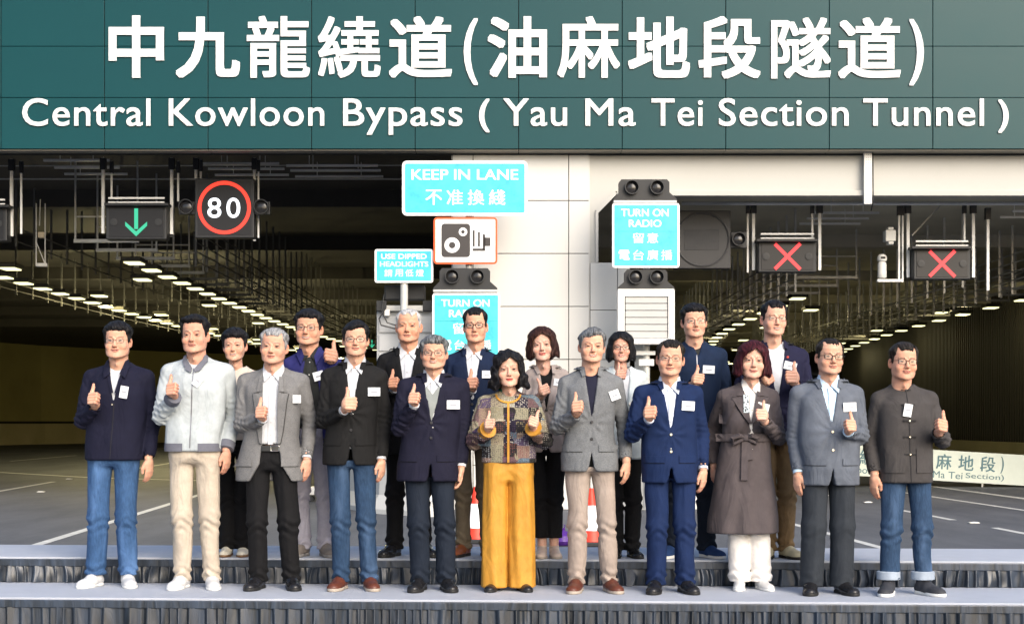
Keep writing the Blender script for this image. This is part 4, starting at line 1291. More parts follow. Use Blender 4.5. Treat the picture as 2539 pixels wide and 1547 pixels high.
    if I:
        def inn(P):
            d = torso(P, -.013) - wrinkle(P, seed + 9, .003, 24, .5)
            d = smax(d, (lz(I['bot']) if I.get('bot') else zs - .5) - P[:, 2], .004)
            nk = cap(P, (nx, .036, zn - .06), (nx, .022, zn + .03), nr + .006)
            d = smin(d, smax(nk, P[:, 2] - (zn + I.get('neckup', .010 if I.get('collar') else -.01)) - .25 * (P[:, 1] - .02), .004), .015)
            d = smax(d, -cap(P, (nx, .038, zn - .12), (nx, .0, zn + .12), nr * 1.02), .003)
            if I.get('scoop'): d = smax(d, -ell(P, (nx, -.10, zn - .02), (I['scoop'], .1, I.get('scz', .07))), .004)
            return d
        V, Q = surf(inn, (cs - .24, -.2, (lz(I['bot']) if I.get('bot') else zs - .5) - .02), (cs + .24, .2, zn + .1), .0095)
        ish = ob(I.get('name', 'shirt'), mesh_np('shirt', V, Q), I['m'], root)
        ctx['ish'] = ish
        if I.get('collar'):
            comb = lambda P: smin(torso(P, -.010), cap(P, (nx, .036, zn - .06), (nx, .022, zn + .06), nr + .006), .012)
            for s in (-1, 1):
                w = I.get('cw', .050)
                patch('collar', [(nx + s * .005, zn - .046), (nx + s * (nr * .70), zn + .008), (nx + s * (nr + .004), zn + .026), (nx + s * (nr + .010), zn - .012), (nx + s * (w - .002), zn - .092)], comb, I.get('cm', I['m']), ish, .010, .004, .012)
            patch('placket', strip((nx, zn - .055), (ctx['cs'] if not openv else ctx['vc'](zs - .3), (lz(I['bot']) if I.get('bot') else zs - .42)), .030), lambda P: torso(P, -.011), I['m'], ish, .004, .002, .02)
            for k in range(5):
                z = zn - .09 - k * .085
                if z > (lz(I['bot']) if I.get('bot') else zs - .40): dot(ctx, nx * .7 + cs * .3, z, .0045, BTN_W, 'button', ish, tin, .010)
        if I.get('cuffs', I.get('collar')):
            for a in arms:
                if not a['lw']: continue
                n = (a['W'] - a['E']).normalized()
                p0 = a['W'] - n * .05; p1 = a['W'] + n * (.002)
                MB().tube([p0, p1], [rU * .60, rU * .66], 16).build('cuff', I['m'], ish, True)
    if S.get('extra'): S['extra'](ctx)
    if S.get('badge'): badge(ctx, *S['badge'])
    return ctx
def surf_y(sdf, x, z, y0=-.6):
    P = A(x, y0, z)[None]
    for i in range(50):
        d = float(sdf(P)[0]); P[0, 1] += max(-.05, min(.08, d)) * .8
    return float(P[0, 1])
def dot(c, x, z, r, m_, name, parent, sdf=None, off=.004, th=.004):
    y = surf_y(sdf or c['tsd'], x, z)
    MB().lathe([(r * .8, -off - th), (r, -off - th * .5), (r, 0)], (x, y, z), 12, 'Y').build(name, m_, parent, True)
def badge(c, px, py, w=.085, h=.052, ang=0, sdf=None):
    x, z = c['lx'](px, -.12), c['lz'](py, -.12); t = math.radians(ang)
    R = lambda u, v: (x + u * math.cos(t) - v * math.sin(t), z + u * math.sin(t) + v * math.cos(t))
    y = surf_y(c['tsd'], x, z); yl = surf_y(c['tsd'], *R(-w * .45, 0)); yr = surf_y(c['tsd'], *R(w * .45, 0))
    y = min(y, yl, yr)
    m = MB(); n = MB()
    P = [R(-w / 2, -h / 2), R(w / 2, -h / 2), R(w / 2, h / 2), R(-w / 2, h / 2)]
    m.prism(P, y - .0125, y - .010)
    b = m.build('name_badge', CARD, c['root'])
    if abs(ang) < 45: q = [R(-w * .26, -h * .12), R(w * .26, -h * .12), R(w * .26, h * .04), R(-w * .26, h * .04)]
    else: q = [R(-w * .06, -h * .28), R(w * .1, -h * .28), R(w * .1, h * .28), R(-w * .06, h * .28)]
    n.prism(q, y - .0131, y - .0126).build('print', PRINT, b)
EDGE = mat('painted edge shade', (.01, .01, .012), .9)  # near black tone for shadow lines painted along garment edges
def edge_shade(c):
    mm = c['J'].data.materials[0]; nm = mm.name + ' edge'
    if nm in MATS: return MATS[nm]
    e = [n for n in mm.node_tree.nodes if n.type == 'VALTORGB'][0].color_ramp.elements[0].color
    return mat(nm, (e[0] * .3, e[1] * .3, e[2] * .3), .9)  # jacket colour darkened, for shade painted beside lapels and flaps
def lapels(c, notch=.55, w=.070, wb=.012, m_=None, peak=False, collar=True):
    """collar and lapels along the two edges of the opening"""
    J = c['J']; mm = m_ or J.data.materials[0]
    ED = edge_shade(c)
    if collar: collar_ring(c, mm)
    zt = c['zn'] - .012; zb = c['vb'] if 'vb' in c else c['zs'] - .3
    zl = zt - (zt - zb) * .30
    for s in (-1, 1):
        e = lambda z, o: (c['vc'](z) + s * (c['vw'](z) + o), z)
        inner = [e(zl + (zb - zl) * k / 5, -.003) for k in range(6)]
        outr = [e(zb + (zl - zb) * .02, wb)] + [e(zb + (zl - zb) * k, wb + (w - wb) * (k ** .8)) for k in (.25, .5, .75)] + [e(zl - .012 + (.018 if peak else 0), w)]
        if s > 0: poly = inner + outr
        else: poly = inner + outr
        patch('lapel', poly, c['tsd'], mm, J, .007, .009, .016)
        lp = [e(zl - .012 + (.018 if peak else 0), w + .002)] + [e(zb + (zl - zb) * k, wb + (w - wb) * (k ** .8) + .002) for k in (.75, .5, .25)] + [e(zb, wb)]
        for a_, b_ in zip(lp[:-1], lp[1:]): patch('lapel_shade_line', strip(a_, b_, .0045), c['tsd'], ED, J, .004, .003, .03)  # dark strips painted in as the shadow line of the lapel
        patch('lapel_shade_line', strip(e(zl - .010, .018), e(zl - .006, w * .9), .004), c['tsd'], ED, J, .014, .003, .03)
        if collar:
            up = [e(zt - .042, -.004), e(zl + .002, -.003), e(zl - .0, w * .62), e(zl + .014, w * .52), e(zt - .052, .020)]
            patch('collar', up, lambda P: c['torso'](P, .0), mm, J, .008, .008, .014)
def collar_ring(c, m_):
    """the folded jacket collar round the back and sides of the neck"""
    V = []; Fs = []; n = 26; op = 1.08
    for i in range(n + 1):
        t = -math.pi / 2 + op + (2 * math.pi - 2 * op) * i / n
        cx, sy = math.cos(t), math.sin(t); fr = max(0, -sy)
        for (r, z) in ((.067, -.044), (.069, .004 - .018 * fr), (.075, .006 - .020 * fr), (.098 - .006 * fr, -.026 - .026 * fr + .004 * sy), (.094 - .006 * fr, -.034 - .030 * fr)):
            V.append((c['nx'] + r * cx, .030 + r * .98 * sy, c['zn'] - .004 + z))
    k5 = 5
    for i in range(n):
        for k in range(k5): Fs.append((i * k5 + k, i * k5 + (k + 1) % k5, (i + 1) * k5 + (k + 1) % k5, (i + 1) * k5 + k))
    Fs.append(tuple(range(k5))); Fs.append(tuple(n * k5 + k for k in range(k5)))
    return MB().add(V, Fs).build('collar', m_, c['J'], True)
def seam(c, pts, w=.003, m_=None, name='seam', off=.001, th=.0015):
    for a, b in zip(pts[:-1], pts[1:]): patch(name, strip(a, b, w), c['tsd'], m_ or DARK, c['J'], off, th, .02)
def pockets(c, dx=.62, up=.17, w=.125, h=.042, m_=None, chest=None):
    for s in (-1, 1):
        x = c['ch'] + s * c['hA'] * dx; z = c['zh'] + up
        patch('pocket_shade_line', strip((x - w / 2, z - h - .002), (x + w / 2, z - h - .002), .0035), c['tsd'], edge_shade(c), c['J'], .002, .003, .03)  # dark strip painted in as shade below the flap
        patch('pocket_flap', [(x - w / 2, z - h), (x + w / 2, z - h), (x + w / 2, z), (x - w / 2, z)], c['tsd'], m_ or c['J'].data.materials[0], c['J'], .003, .005, .02)
LENS = bpy.data.materials.new('lens glass'); LENS.use_nodes = True
_n = LENS.node_tree; _n.nodes.clear()
_o = _n.nodes.new('ShaderNodeOutputMaterial'); _t = _n.nodes.new('ShaderNodeBsdfTransparent'); _g = _n.nodes.new('ShaderNodeBsdfGlossy'); _x = _n.nodes.new('ShaderNodeMixShader')
_g.inputs['Roughness'].default_value = .05; _x.inputs[0].default_value = .03
_n.links.new(_t.outputs[0], _x.inputs[1]); _n.links.new(_g.outputs[0], _x.inputs[2]); _n.links.new(_x.outputs[0], _o.inputs[0])
CARD = mat('card', (.80, .83, .86), .35, 0, .5, .02)
PRINT = mat('print', (.34, .36, .40), .6)
BTN_W = mat('white button', (.6, .6, .58), .3)
BTN_D = mat('dark button', (.03, .03, .035), .3)
BTN_S = mat('silver button', (.7, .68, .6), .25, .9)
DARK = mat('seam thread', (.012, .012, .014), .8)
GR_F = 'people standing in the front row on the stage'
GR_B = 'people standing in the back row on the stage'
M = {}
M['jeans'] = cloth('blue denim', (.034, .080, .178), denim=True, fold=.6)
M['jeans2'] = cloth('dark blue denim', (.020, .044, .090), denim=True, fold=.6)
M['jeans3'] = cloth('washed denim', (.024, .050, .100), denim=True, fold=.6)
M['navy'] = cloth('navy cotton', (.007, .0075, .021), fold=.5)
M['white'] = cloth('white shirt cotton', (.54, .56, .60), fold=.5, rough=.7)
M['bomber'] = cloth('pale grey bomber cloth', (.40, .44, .46), fold=.6)
M['rib'] = cloth('grey ribbed knit', (.13, .135, .165), fold=.2)
M['chino'] = cloth('beige chino', (.44, .38, .31), fold=.6)
M['greyw'] = cloth('grey wool', (.15, .15, .153), heather=.5, fold=.45)
M['black'] = cloth('black wool', (.006, .006, .007), fold=.45)
M['blackj'] = cloth('black blazer cloth', (.009, .009, .0095), fold=.45)
M['navyw'] = cloth('navy wool with fine check', (.009, .009, .022), heather=.4, fold=.4)
M['knit'] = cloth('grey fine knit', (.24, .26, .255), fold=.3)
M['ink'] = cloth('ink blue trouser cloth', (.010, .015, .026), fold=.5)
M['yellow'] = cloth('mustard yellow satin', (.47, .225, .028), fold=.5, rough=.6, spec=.35)
M['greyt'] = cloth('grey tweed', (.14, .148, .158), heather=.6, fold=.45)
M['tee'] = cloth('dark navy jersey', (.012, .013, .028), fold=.3)
M['stone'] = cloth('stone chino', (.31, .255, .22), fold=.6)
M['blue'] = cloth('royal navy suiting', (.007, .018, .064), fold=.45)
M['pale'] = cloth('pale blue shirt cotton', (.62, .68, .82), fold=.4, rough=.7)
M['sky'] = cloth('light blue shirt cotton', (.48, .64, .80), fold=.4, rough=.7)
M['trench'] = cloth('taupe trench cloth', (.070, .058, .061), fold=.5, spec=.3)
M['offw'] = cloth('off white trouser cloth', (.74, .71, .68), fold=.4)
M['slate'] = cloth('slate blue jacket cloth', (.105, .120, .150), fold=.5)
M['dkgrey'] = cloth('dark grey trouser cloth', (.025, .030, .038), fold=.35)
M['tang'] = cloth('charcoal brushed cotton', (.052, .048, .048), fold=.5)
M['cream'] = cloth('cream knit', (.62, .54, .46), fold=.4)
M['vest'] = cloth('violet blue quilted cloth', (.020, .021, .105), fold=.3)
M['grid'] = cloth('dark checked shirt', (.022, .024, .024), fold=.3)
M['lav'] = cloth('pale lavender grey chino', (.34, .33, .39), fold=.6)
M['suitn'] = cloth('dark navy suiting', (.006, .013, .038), fold=.4)
M['tan'] = cloth('olive tan chino', (.17, .135, .09), fold=.7)
M['pinkg'] = cloth('pinkish beige suiting', (.33, .28, .26), fold=.4)
M['mint'] = cloth('pale silver linen', (.50, .56, .58), fold=.5)
M['petrol'] = cloth('petrol navy jacket cloth', (.007, .016, .042), fold=.5)
M['khaki'] = cloth('brown khaki chino', (.20, .13, .065), fold=.7)
M['plum'] = cloth('navy blazer cloth', (.011, .011, .032), fold=.4)
SH_WHITE = (mat('white leather', (.56, .56, .56), .4), mat('white rubber', (.70, .70, .68), .6), mat('white lace', (.75, .75, .75), .8))
SH_BLACK = (mat('black leather', (.012, .012, .014), .25), mat('black rubber', (.012, .012, .012), .6), None)
SH_BROWN = (mat('brown leather', (.10, .030, .018), .35), mat('pale sole rubber', (.35, .30, .25), .6), mat('brown lace', (.06, .03, .02), .8))
SH_TAN = (mat('chestnut leather', (.22, .065, .022), .3), mat('dark sole', (.02, .015, .012), .6), None)
SH_CREAM = (mat('cream canvas', (.62, .58, .48), .7), mat('gum sole', (.16, .085, .04), .6), None)
SH_GREY = (mat('taupe suede', (.19, .165, .145), .8), mat('grey sole', (.25, .24, .23), .7), mat('taupe lace', (.2, .18, .16), .8))
SH_DARKS = (mat('charcoal mesh', (.03, .032, .04), .7), mat('white rubber', (.7, .7, .7)), mat('charcoal lace', (.06, .06, .07), .8))
SH_BLUE = (mat('blue knit mesh', (.012, .04, .13), .8), mat('white rubber', (.7, .7, .7)), None)
SH_NUDE = (mat('nude leather', (.50, .40, .34), .4), mat('pale sole rubber', (.35, .30, .25), .6), None)
SH_KHAKI = (mat('cream suede', (.50, .44, .29), .7), mat('dark sole', (.02, .015, .012), .6), mat('cream lace', (.5, .45, .33), .8))

def blz(btns=(), bm=None, pk=True, w=.07, **k):
    def f(c):
        lapels(c, w=w, **k)
        for py in btns: dot(c, c['vc'](c['lz'](py, -.1)), c['lz'](py, -.1), .0095, bm or BTN_D, 'button', c['J'])
        if pk: pockets(c)
    return f
def front_line(c, y0, y1, w=.004, m_=None, dx=0.0):
    n = 5
    z = [c['lz'](y0, -.1) + (c['lz'](y1, -.1) - c['lz'](y0, -.1)) * k / n for k in range(n + 1)]
    x = [c['nx'] * (1 - k / n) + c['ch'] * k / n + dx for k in range(n + 1)]
    seam(c, list(zip(x, z)), w, m_, 'zip' if m_ else 'seam')
def x_f1(c):
    zt = c['zn']
    for s in (-1, 1):
        patch('collar', [(c['nx'] + s * .030, zt - .075), (c['nx'] + s * .058, zt + .022), (c['nx'] + s * .070, zt + .018), (c['nx'] + s * .085, zt - .022), (c['nx'] + s * .070, zt - .105)], lambda P: c['torso'](P, .004), c['J'].data.materials[0], c['J'], .012, .006, .014)
        patch('collar', [(c['nx'] + s * .004, zt - .20), (c['nx'] + s * .034, zt - .075), (c['nx'] + s * .055, zt - .075), (c['nx'] + s * .020, zt - .20)], c['tsd'], c['J'].data.materials[0], c['J'], .005, .004, .014)
    front_line(c, 1000, 1138, .004)
    dot(c, c['nx'] * .8 + .0, c['lz'](1003, -.1), .006, BTN_S, 'zip_pull', c['J'])
    # white tee showing under the hem
    c['lz']
def x_f2(c):
    zt = c['zn']; J = c['J']
    for s in (-1, 1):
        patch('rib_collar', [(c['nx'] + s * .010, zt - .070), (c['nx'] + s * .052, zt - .012), (c['nx'] + s * .060, zt + .020), (c['nx'] + s * .078, zt + .010), (c['nx'] + s * .082, zt - .028), (c['nx'] + s * .045, zt - .085), (c['nx'] + s * .012, zt - .10)], lambda P: c['torso'](P, .004), M['rib'], J, .010, .006, .014)
    h = .052
    patch('hem_band', [(c['ch'] - c['hA'] * 1.0, c['zh']), (c['ch'] - .048, c['zh']), (c['ch'] - .048, c['zh'] + h), (c['ch'] - c['hA'] * 1.0, c['zh'] + h)], c['tsd'], M['rib'], J, .001, .004, .016)
    patch('hem_band', [(c['ch'] + .052, c['zh']), (c['ch'] + c['hA'] * 1.0, c['zh']), (c['ch'] + c['hA'] * 1.0, c['zh'] + h), (c['ch'] + .052, c['zh'] + h)], c['tsd'], M['rib'], J, .001, .004, .016)
    for a in c['arms']:
        n = (a['W'] - a['E']).normalized(); p1 = a['W'] - n * .006; p0 = p1 - n * .055
        MB().tube([p0, p0 + n * .004, p1 - n * .004, p1], [c['rU'] * .98, c['rU'] * 1.03, c['rU'] * .98, c['rU'] * .78], 20).build('rib_cuff', M['rib'], J, True)
    front_line(c, 912, 1110, .007, mat('zip metal', (.25, .25, .27), .35, .8))
def x_f5(c):
    blz((1048, 1085), BTN_D)(c)
    z0, z1 = c['lz'](1044, -.1), c['lz'](952, -.1); f = lambda z, k: (c['vc'](z) + k * (c['vw'](z) + .012), z)
    pts = [f(z0, 0), f((z0 + z1) / 2, 1), f(z1, 1), (c['vc'](z1), c['lz'](978, -.1)), f(z1, -1), f((z0 + z1) / 2, -1)]
    patch('jumper', pts, c['tin'], M['knit'], c['ish'], .012, .003, .016)
def x_f3(c):
    lapels(c, w=.062)
    pockets(c, dx=.72, up=.14)
    z = c['lz'](1111, -.1); r = c['root']
    b = MB()
    for s in (0,):
        patch('belt', [(c['ch'] - .10, z - .018), (c['ch'] + .10, z - .018), (c['ch'] + .10, z + .018), (c['ch'] - .10, z + .018)], lambda P: c['torso'](P, -.012), mat('belt leather', (.012, .012, .013), .3), r, .006, .004, .02)
    y = surf_y(lambda P: c['torso'](P, -.012), c['ch'], z)
    p = rrect(.052, .034, .004, 2, c['lx'](683, -.1), z)
    q = [Vector((x, y - .013, zz)) for x, zz in p]
    MB().tube(q + [q[0]], .0028, 6).build('buckle', mat('buckle metal', (.55, .54, .52), .25, 1), r, True)
def stand(c, col, h=.040, r=.064, open_=0, nm='stand_collar', tilt=.0):
    """upright band round the neck, open at the throat by open_ radians"""
    V = []; Fs = []; n = 28
    for i in range(n + 1):
        t = -math.pi / 2 + open_ + (2 * math.pi - 2 * open_) * i / n
        cx, sy = math.cos(t), math.sin(t)
        drop = .012 * (1 - sy) / 2 * 2
        for (rr, z) in ((r + .004, -.02 - drop), (r + .002, h - drop), (r - .003, h - drop), (r - .002, -.02 - drop)):
            V.append((c['nx'] + rr * cx, .026 + rr * 1.02 * sy, c['zn'] - .022 + z + tilt))
    for i in range(n):
        for k in range(4):
            Fs.append((i * 4 + k, i * 4 + (k + 1) % 4, (i + 1) * 4 + (k + 1) % 4, (i + 1) * 4 + k))
    Fs.append((0, 3, 2, 1)); Fs.append((n * 4, n * 4 + 1, n * 4 + 2, n * 4 + 3))
    return MB().add(V, Fs).build(nm, col, c['J'], True)
def x_f6(c):
    gr = cloth('dark green knit', (.005, .10, .065), fold=.2)
    yl = M['yellow']
    stand(c, gr, .034, .060, 0, 'green_collar', .020)
    zt = c['zn']
    n = 9
    for s in (-1, 1):
        pts = [(c['nx'] + s * .078 * math.sin(t * math.pi / 2 / n), zt - .02 - .052 * math.cos(t * math.pi / 2 / n)) for t in range(n + 1)]
        for a, b in zip(pts[:-1], pts[1:]): patch('trim', strip(a, b, .012), c['tsd'], yl, c['J'], .004, .004, .012)
    c['lz']
    z0 = zt - .07; k = 6
    for i in range(k):
        za = z0 + (c['zh'] + .004 - z0) * i / k; zb = z0 + (c['zh'] + .004 - z0) * (i + 1) / k
        patch('trim', strip((c['nx'] * .7 + c['ch'] * .3, za), (c['nx'] * .7 + c['ch'] * .3, zb), .014), c['tsd'], yl, c['J'], .004, .004, .015)
    for a in c['arms']:                                       # wide turned back yellow cuffs
        n_ = (a['W'] - a['E']).normalized(); p1 = a['W'] - n_ * .012
        MB().tube([p1 - n_ * .085, p1 - n_ * .01, p1 + n_ * .002, p1 - n_ * .004, p1 - n_ * .05], [.046, .054, .055, .047, .038], 22, caps=False).build('cuff', yl, c['J'], True)
def x_f8(c):
    blz((1077, 1119), BTN_S, True, .072)(c)
def x_f9(c):
    lapels(c, w=.085)
    J = c['J']; mm = J.data.materials[0]; z = c['zw']
    patch('belt', [(c['ch'] - .18, z - .024), (c['ch'] + .18, z - .024), (c['ch'] + .18, z + .024), (c['ch'] - .18, z + .024)], c['tsd'], mm, J, .006, .006, .02)
    x = c['lx'](1850, -.15)
    b = MB(); y = surf_y(c['tsd'], x, z) - .02
    b.box((x, y - .004, z), (.032, .028, .040), None, .008)
    bow = b.build('belt_knot', mm, J, True)
    for s, w, h in ((-1, .085, .040), (1, .075, .034)):
        m_ = MB(); m_.tube([(x, y, z), (x + s * w * .5, y - .018, z + .012), (x + s * w, y - .006, z - .004), (x + s * w * .9, y + .004, z - h), (x + s * w * .35, y - .004, z - .018), (x, y, z)], [.008, .017, .015, .014, .012, .008], 8)
        m_.build('belt_bow', mm, J, True)
    for dx, ln, w in ((-.012, .27, .046), (.030, .14, .040)):
        patch('belt_end', strip((x + dx * .4, z - .02), (x + dx, z - ln), w * .8, w), c['tsd'], mm, J, .012, .004, .02)
    # storm flap on the shoulder
    xs = c['lx'](1790, -.1)
    patch('storm_flap', [(c['lx'](1786, -.1), c['lz'](1048, -.1)), (c['lx'](1801, -.1), c['lz'](1052, -.1)), (c['lx'](1830, -.1), c['lz'](985, -.1)), (c['lx'](1822, -.1), c['lz'](960, -.1)), (c['lx'](1795, -.1), c['lz'](965, -.1))], c['tsd'], mm, J, .006, .005, .018)
    sc = cloth('printed scarf', (.05, .06, .08), fold=.3, var=.9)
    patch('scarf', strip((c['lx'](1849, -.1), c['lz'](978, -.1)), (c['lx'](1850, -.1), c['lz'](1023, -.1)), .030, .040), c['tsd'], SCARF, c['root'], .014, .008, .012)
def x_f10(c):
    blz((1070, 1115), BTN_S, True, .072)(c)
def x_f11(c):
    stand(c, M['tang'], .036, .062, .22)
    J = c['J']
    front_line(c, 962, 1195, .005)
    for py in (966, 1003, 1043, 1083, 1126):
        z = c['lz'](py, -.1); t = (c['zn'] - z) / (c['zn'] - c['zh']); x = c['nx'] * (1 - t) + c['ch'] * t
        w = .030 if py < 990 else .040
        for s in (-1, 1):
            patch('frog_loop', [(x + s * .004, z - .0035), (x + s * w, z - .0045), (x + s * w, z + .0045), (x + s * .004, z + .0035)], c['tsd'], DARK, J, .004, .004, .012)
        dot(c, x, z, .0062, BTN_S if py != 966 else BTN_D, 'frog_knot', J, off=.007)
    for s in (-1, 1):
        x = c['ch'] + s * c['hA'] * .58; z = c['lz'](1112, -.1)
        patch('pocket', [(x - .062, z - .15), (x + .062, z - .15), (x + .062, z), (x - .062, z)], c['tsd'], M['tang'], J, .003, .004, .02)
def x_b7(c):
    stand(c, M['petrol'], .044, .066, .5)
    front_line(c, 880, 1000, .006, mat('zip metal', (.25, .25, .27), .35, .8))
def x_b2(c):
    J = c['J']; mm = M['vest']; zt = c['zn']
    for s in (-1, 1):
        patch('collar', [(c['nx'] + s * .034, zt - .05), (c['nx'] + s * .062, zt + .022), (c['nx'] + s * .078, zt + .012), (c['nx'] + s * .095, zt - .03), (c['nx'] + s * .050, zt - .11)], lambda P: c['torso'](P, .004), mm, J, .010, .006, .014)
def x_b8(c):
    blz((1010,), BTN_D, True, .07)(c)
    dot(c, c['lx'](1954, -.1), c['lz'](885, -.1), .008, mat('enamel pin', (.55, .06, .04), .3), 'lapel_pin', c['J'])

# printed scarf and patchwork brocade
def brocade():
    m, nt, b = _mat('patchwork brocade')
    N, L = nt.nodes, nt.links
    tc = N.new('ShaderNodeTexCoord')
    def vor(scale, feat='F1', dist='CHEBYCHEV', rnd=0.0):
        v = N.new('ShaderNodeTexVoronoi'); v.feature = feat; v.distance = dist; v.inputs['Scale'].default_value = scale; v.inputs['Randomness'].default_value = rnd
        L.new(tc.outputs['Object'], v.inputs['Vector']); return v
    blk = vor(12.5, rnd=.25)                     # the patches
    rp = N.new('ShaderNodeValToRGB'); rp.color_ramp.interpolation = 'CONSTANT'
    sp = N.new('ShaderNodeSeparateColor'); L.new(blk.outputs['Color'], sp.inputs[0]); L.new(sp.outputs[0], rp.inputs[0])
    cols = [(.22, .20, .14), (.018, .015, .028), (.11, .065, .07), (.25, .215, .15), (.075, .055, .10), (.09, .13, .17), (.020, .018, .020), (.19, .13, .11)]
    e = rp.color_ramp.elements
    e[0].position = 0; e[0].color = rgb(cols[0]); e[1].position = .125; e[1].color = rgb(cols[1])
    for i in range(2, 8):
        q = e.new(i / 8); q.color = rgb(cols[i])
    r2 = N.new('ShaderNodeValToRGB'); r2.color_ramp.interpolation = 'CONSTANT'
    L.new(sp.outputs[1], r2.inputs[0])
    cols2 = [(.05, .035, .06), (.42, .38, .28), (.16, .06, .055), (.06, .07, .06), (.26, .22, .13), (.40, .42, .44), (.5, .46, .4), (.08, .04, .09)]
    e = r2.color_ramp.elements
    e[0].position = 0; e[0].color = rgb(cols2[0]); e[1].position = .125; e[1].color = rgb(cols2[1])
    for i in range(2, 8):
        q = e.new(i / 8); q.color = rgb(cols2[i])
    fin = vor(80, dist='EUCLIDEAN', rnd=.35)
    rf = N.new('ShaderNodeValToRGB'); rf.color_ramp.elements[0].position = .32; rf.color_ramp.elements[1].position = .40
    L.new(fin.outputs['Distance'], rf.inputs[0])
    mx = N.new('ShaderNodeMix'); mx.data_type = 'RGBA'; rk = N.new('ShaderNodeMapRange'); rk.inputs[3].default_value = .35; L.new(rf.outputs[0], rk.inputs[0]); L.new(rk.outputs[0], mx.inputs[0]); L.new(r2.outputs[0], mx.inputs[6]); L.new(rp.outputs[0], mx.inputs[7])
    f2 = vor(150, dist='EUCLIDEAN', rnd=.9)
    m2 = N.new('ShaderNodeMix'); m2.data_type = 'RGBA'; m2.blend_type = 'OVERLAY'; m2.inputs[0].default_value = .35
    L.new(mx.outputs[2], m2.inputs[6]); L.new(f2.outputs['Distance'], m2.inputs[7])
    L.new(m2.outputs[2], b.inputs['Base Color']); b.inputs['Roughness'].default_value = .85; b.inputs['Specular IOR Level'].default_value = .15
    bp = N.new('ShaderNodeBump'); bp.inputs['Strength'].default_value = .4; bp.inputs['Distance'].default_value = .004
    nz = N.new('ShaderNodeTexNoise'); nz.inputs['Scale'].default_value = 9; L.new(tc.outputs['Object'], nz.inputs[0])
    b2 = N.new('ShaderNodeBump'); b2.inputs['Strength'].default_value = .5; b2.inputs['Distance'].default_value = .03
    L.new(nz.outputs[0], b2.inputs['Height']); L.new(b2.outputs[0], bp.inputs['Normal'])
    L.new(fin.outputs['Distance'], bp.inputs['Height']); L.new(bp.outputs[0], b.inputs['Normal'])
    return m
def spots(name, c0, c1, sc, lo=.3, hi=.4):
    m, nt, b = _mat(name); N, L = nt.nodes, nt.links
    tc = N.new('ShaderNodeTexCoord'); v = N.new('ShaderNodeTexVoronoi'); v.inputs['Scale'].default_value = sc
    L.new(tc.outputs['Object'], v.inputs['Vector']); r = N.new('ShaderNodeValToRGB')
    r.color_ramp.elements[0].position = lo; r.color_ramp.elements[1].position = hi
    r.color_ramp.elements[0].color = rgb(c0); r.color_ramp.elements[1].color = rgb(c1)
    L.new(v.outputs['Distance'], r.inputs[0]); L.new(r.outputs[0], b.inputs['Base Color']); b.inputs['Roughness'].default_value = .7
    return m
BROC = brocade()
SCARF = spots('printed scarf', (.02, .025, .03), (.45, .52, .55), 60)

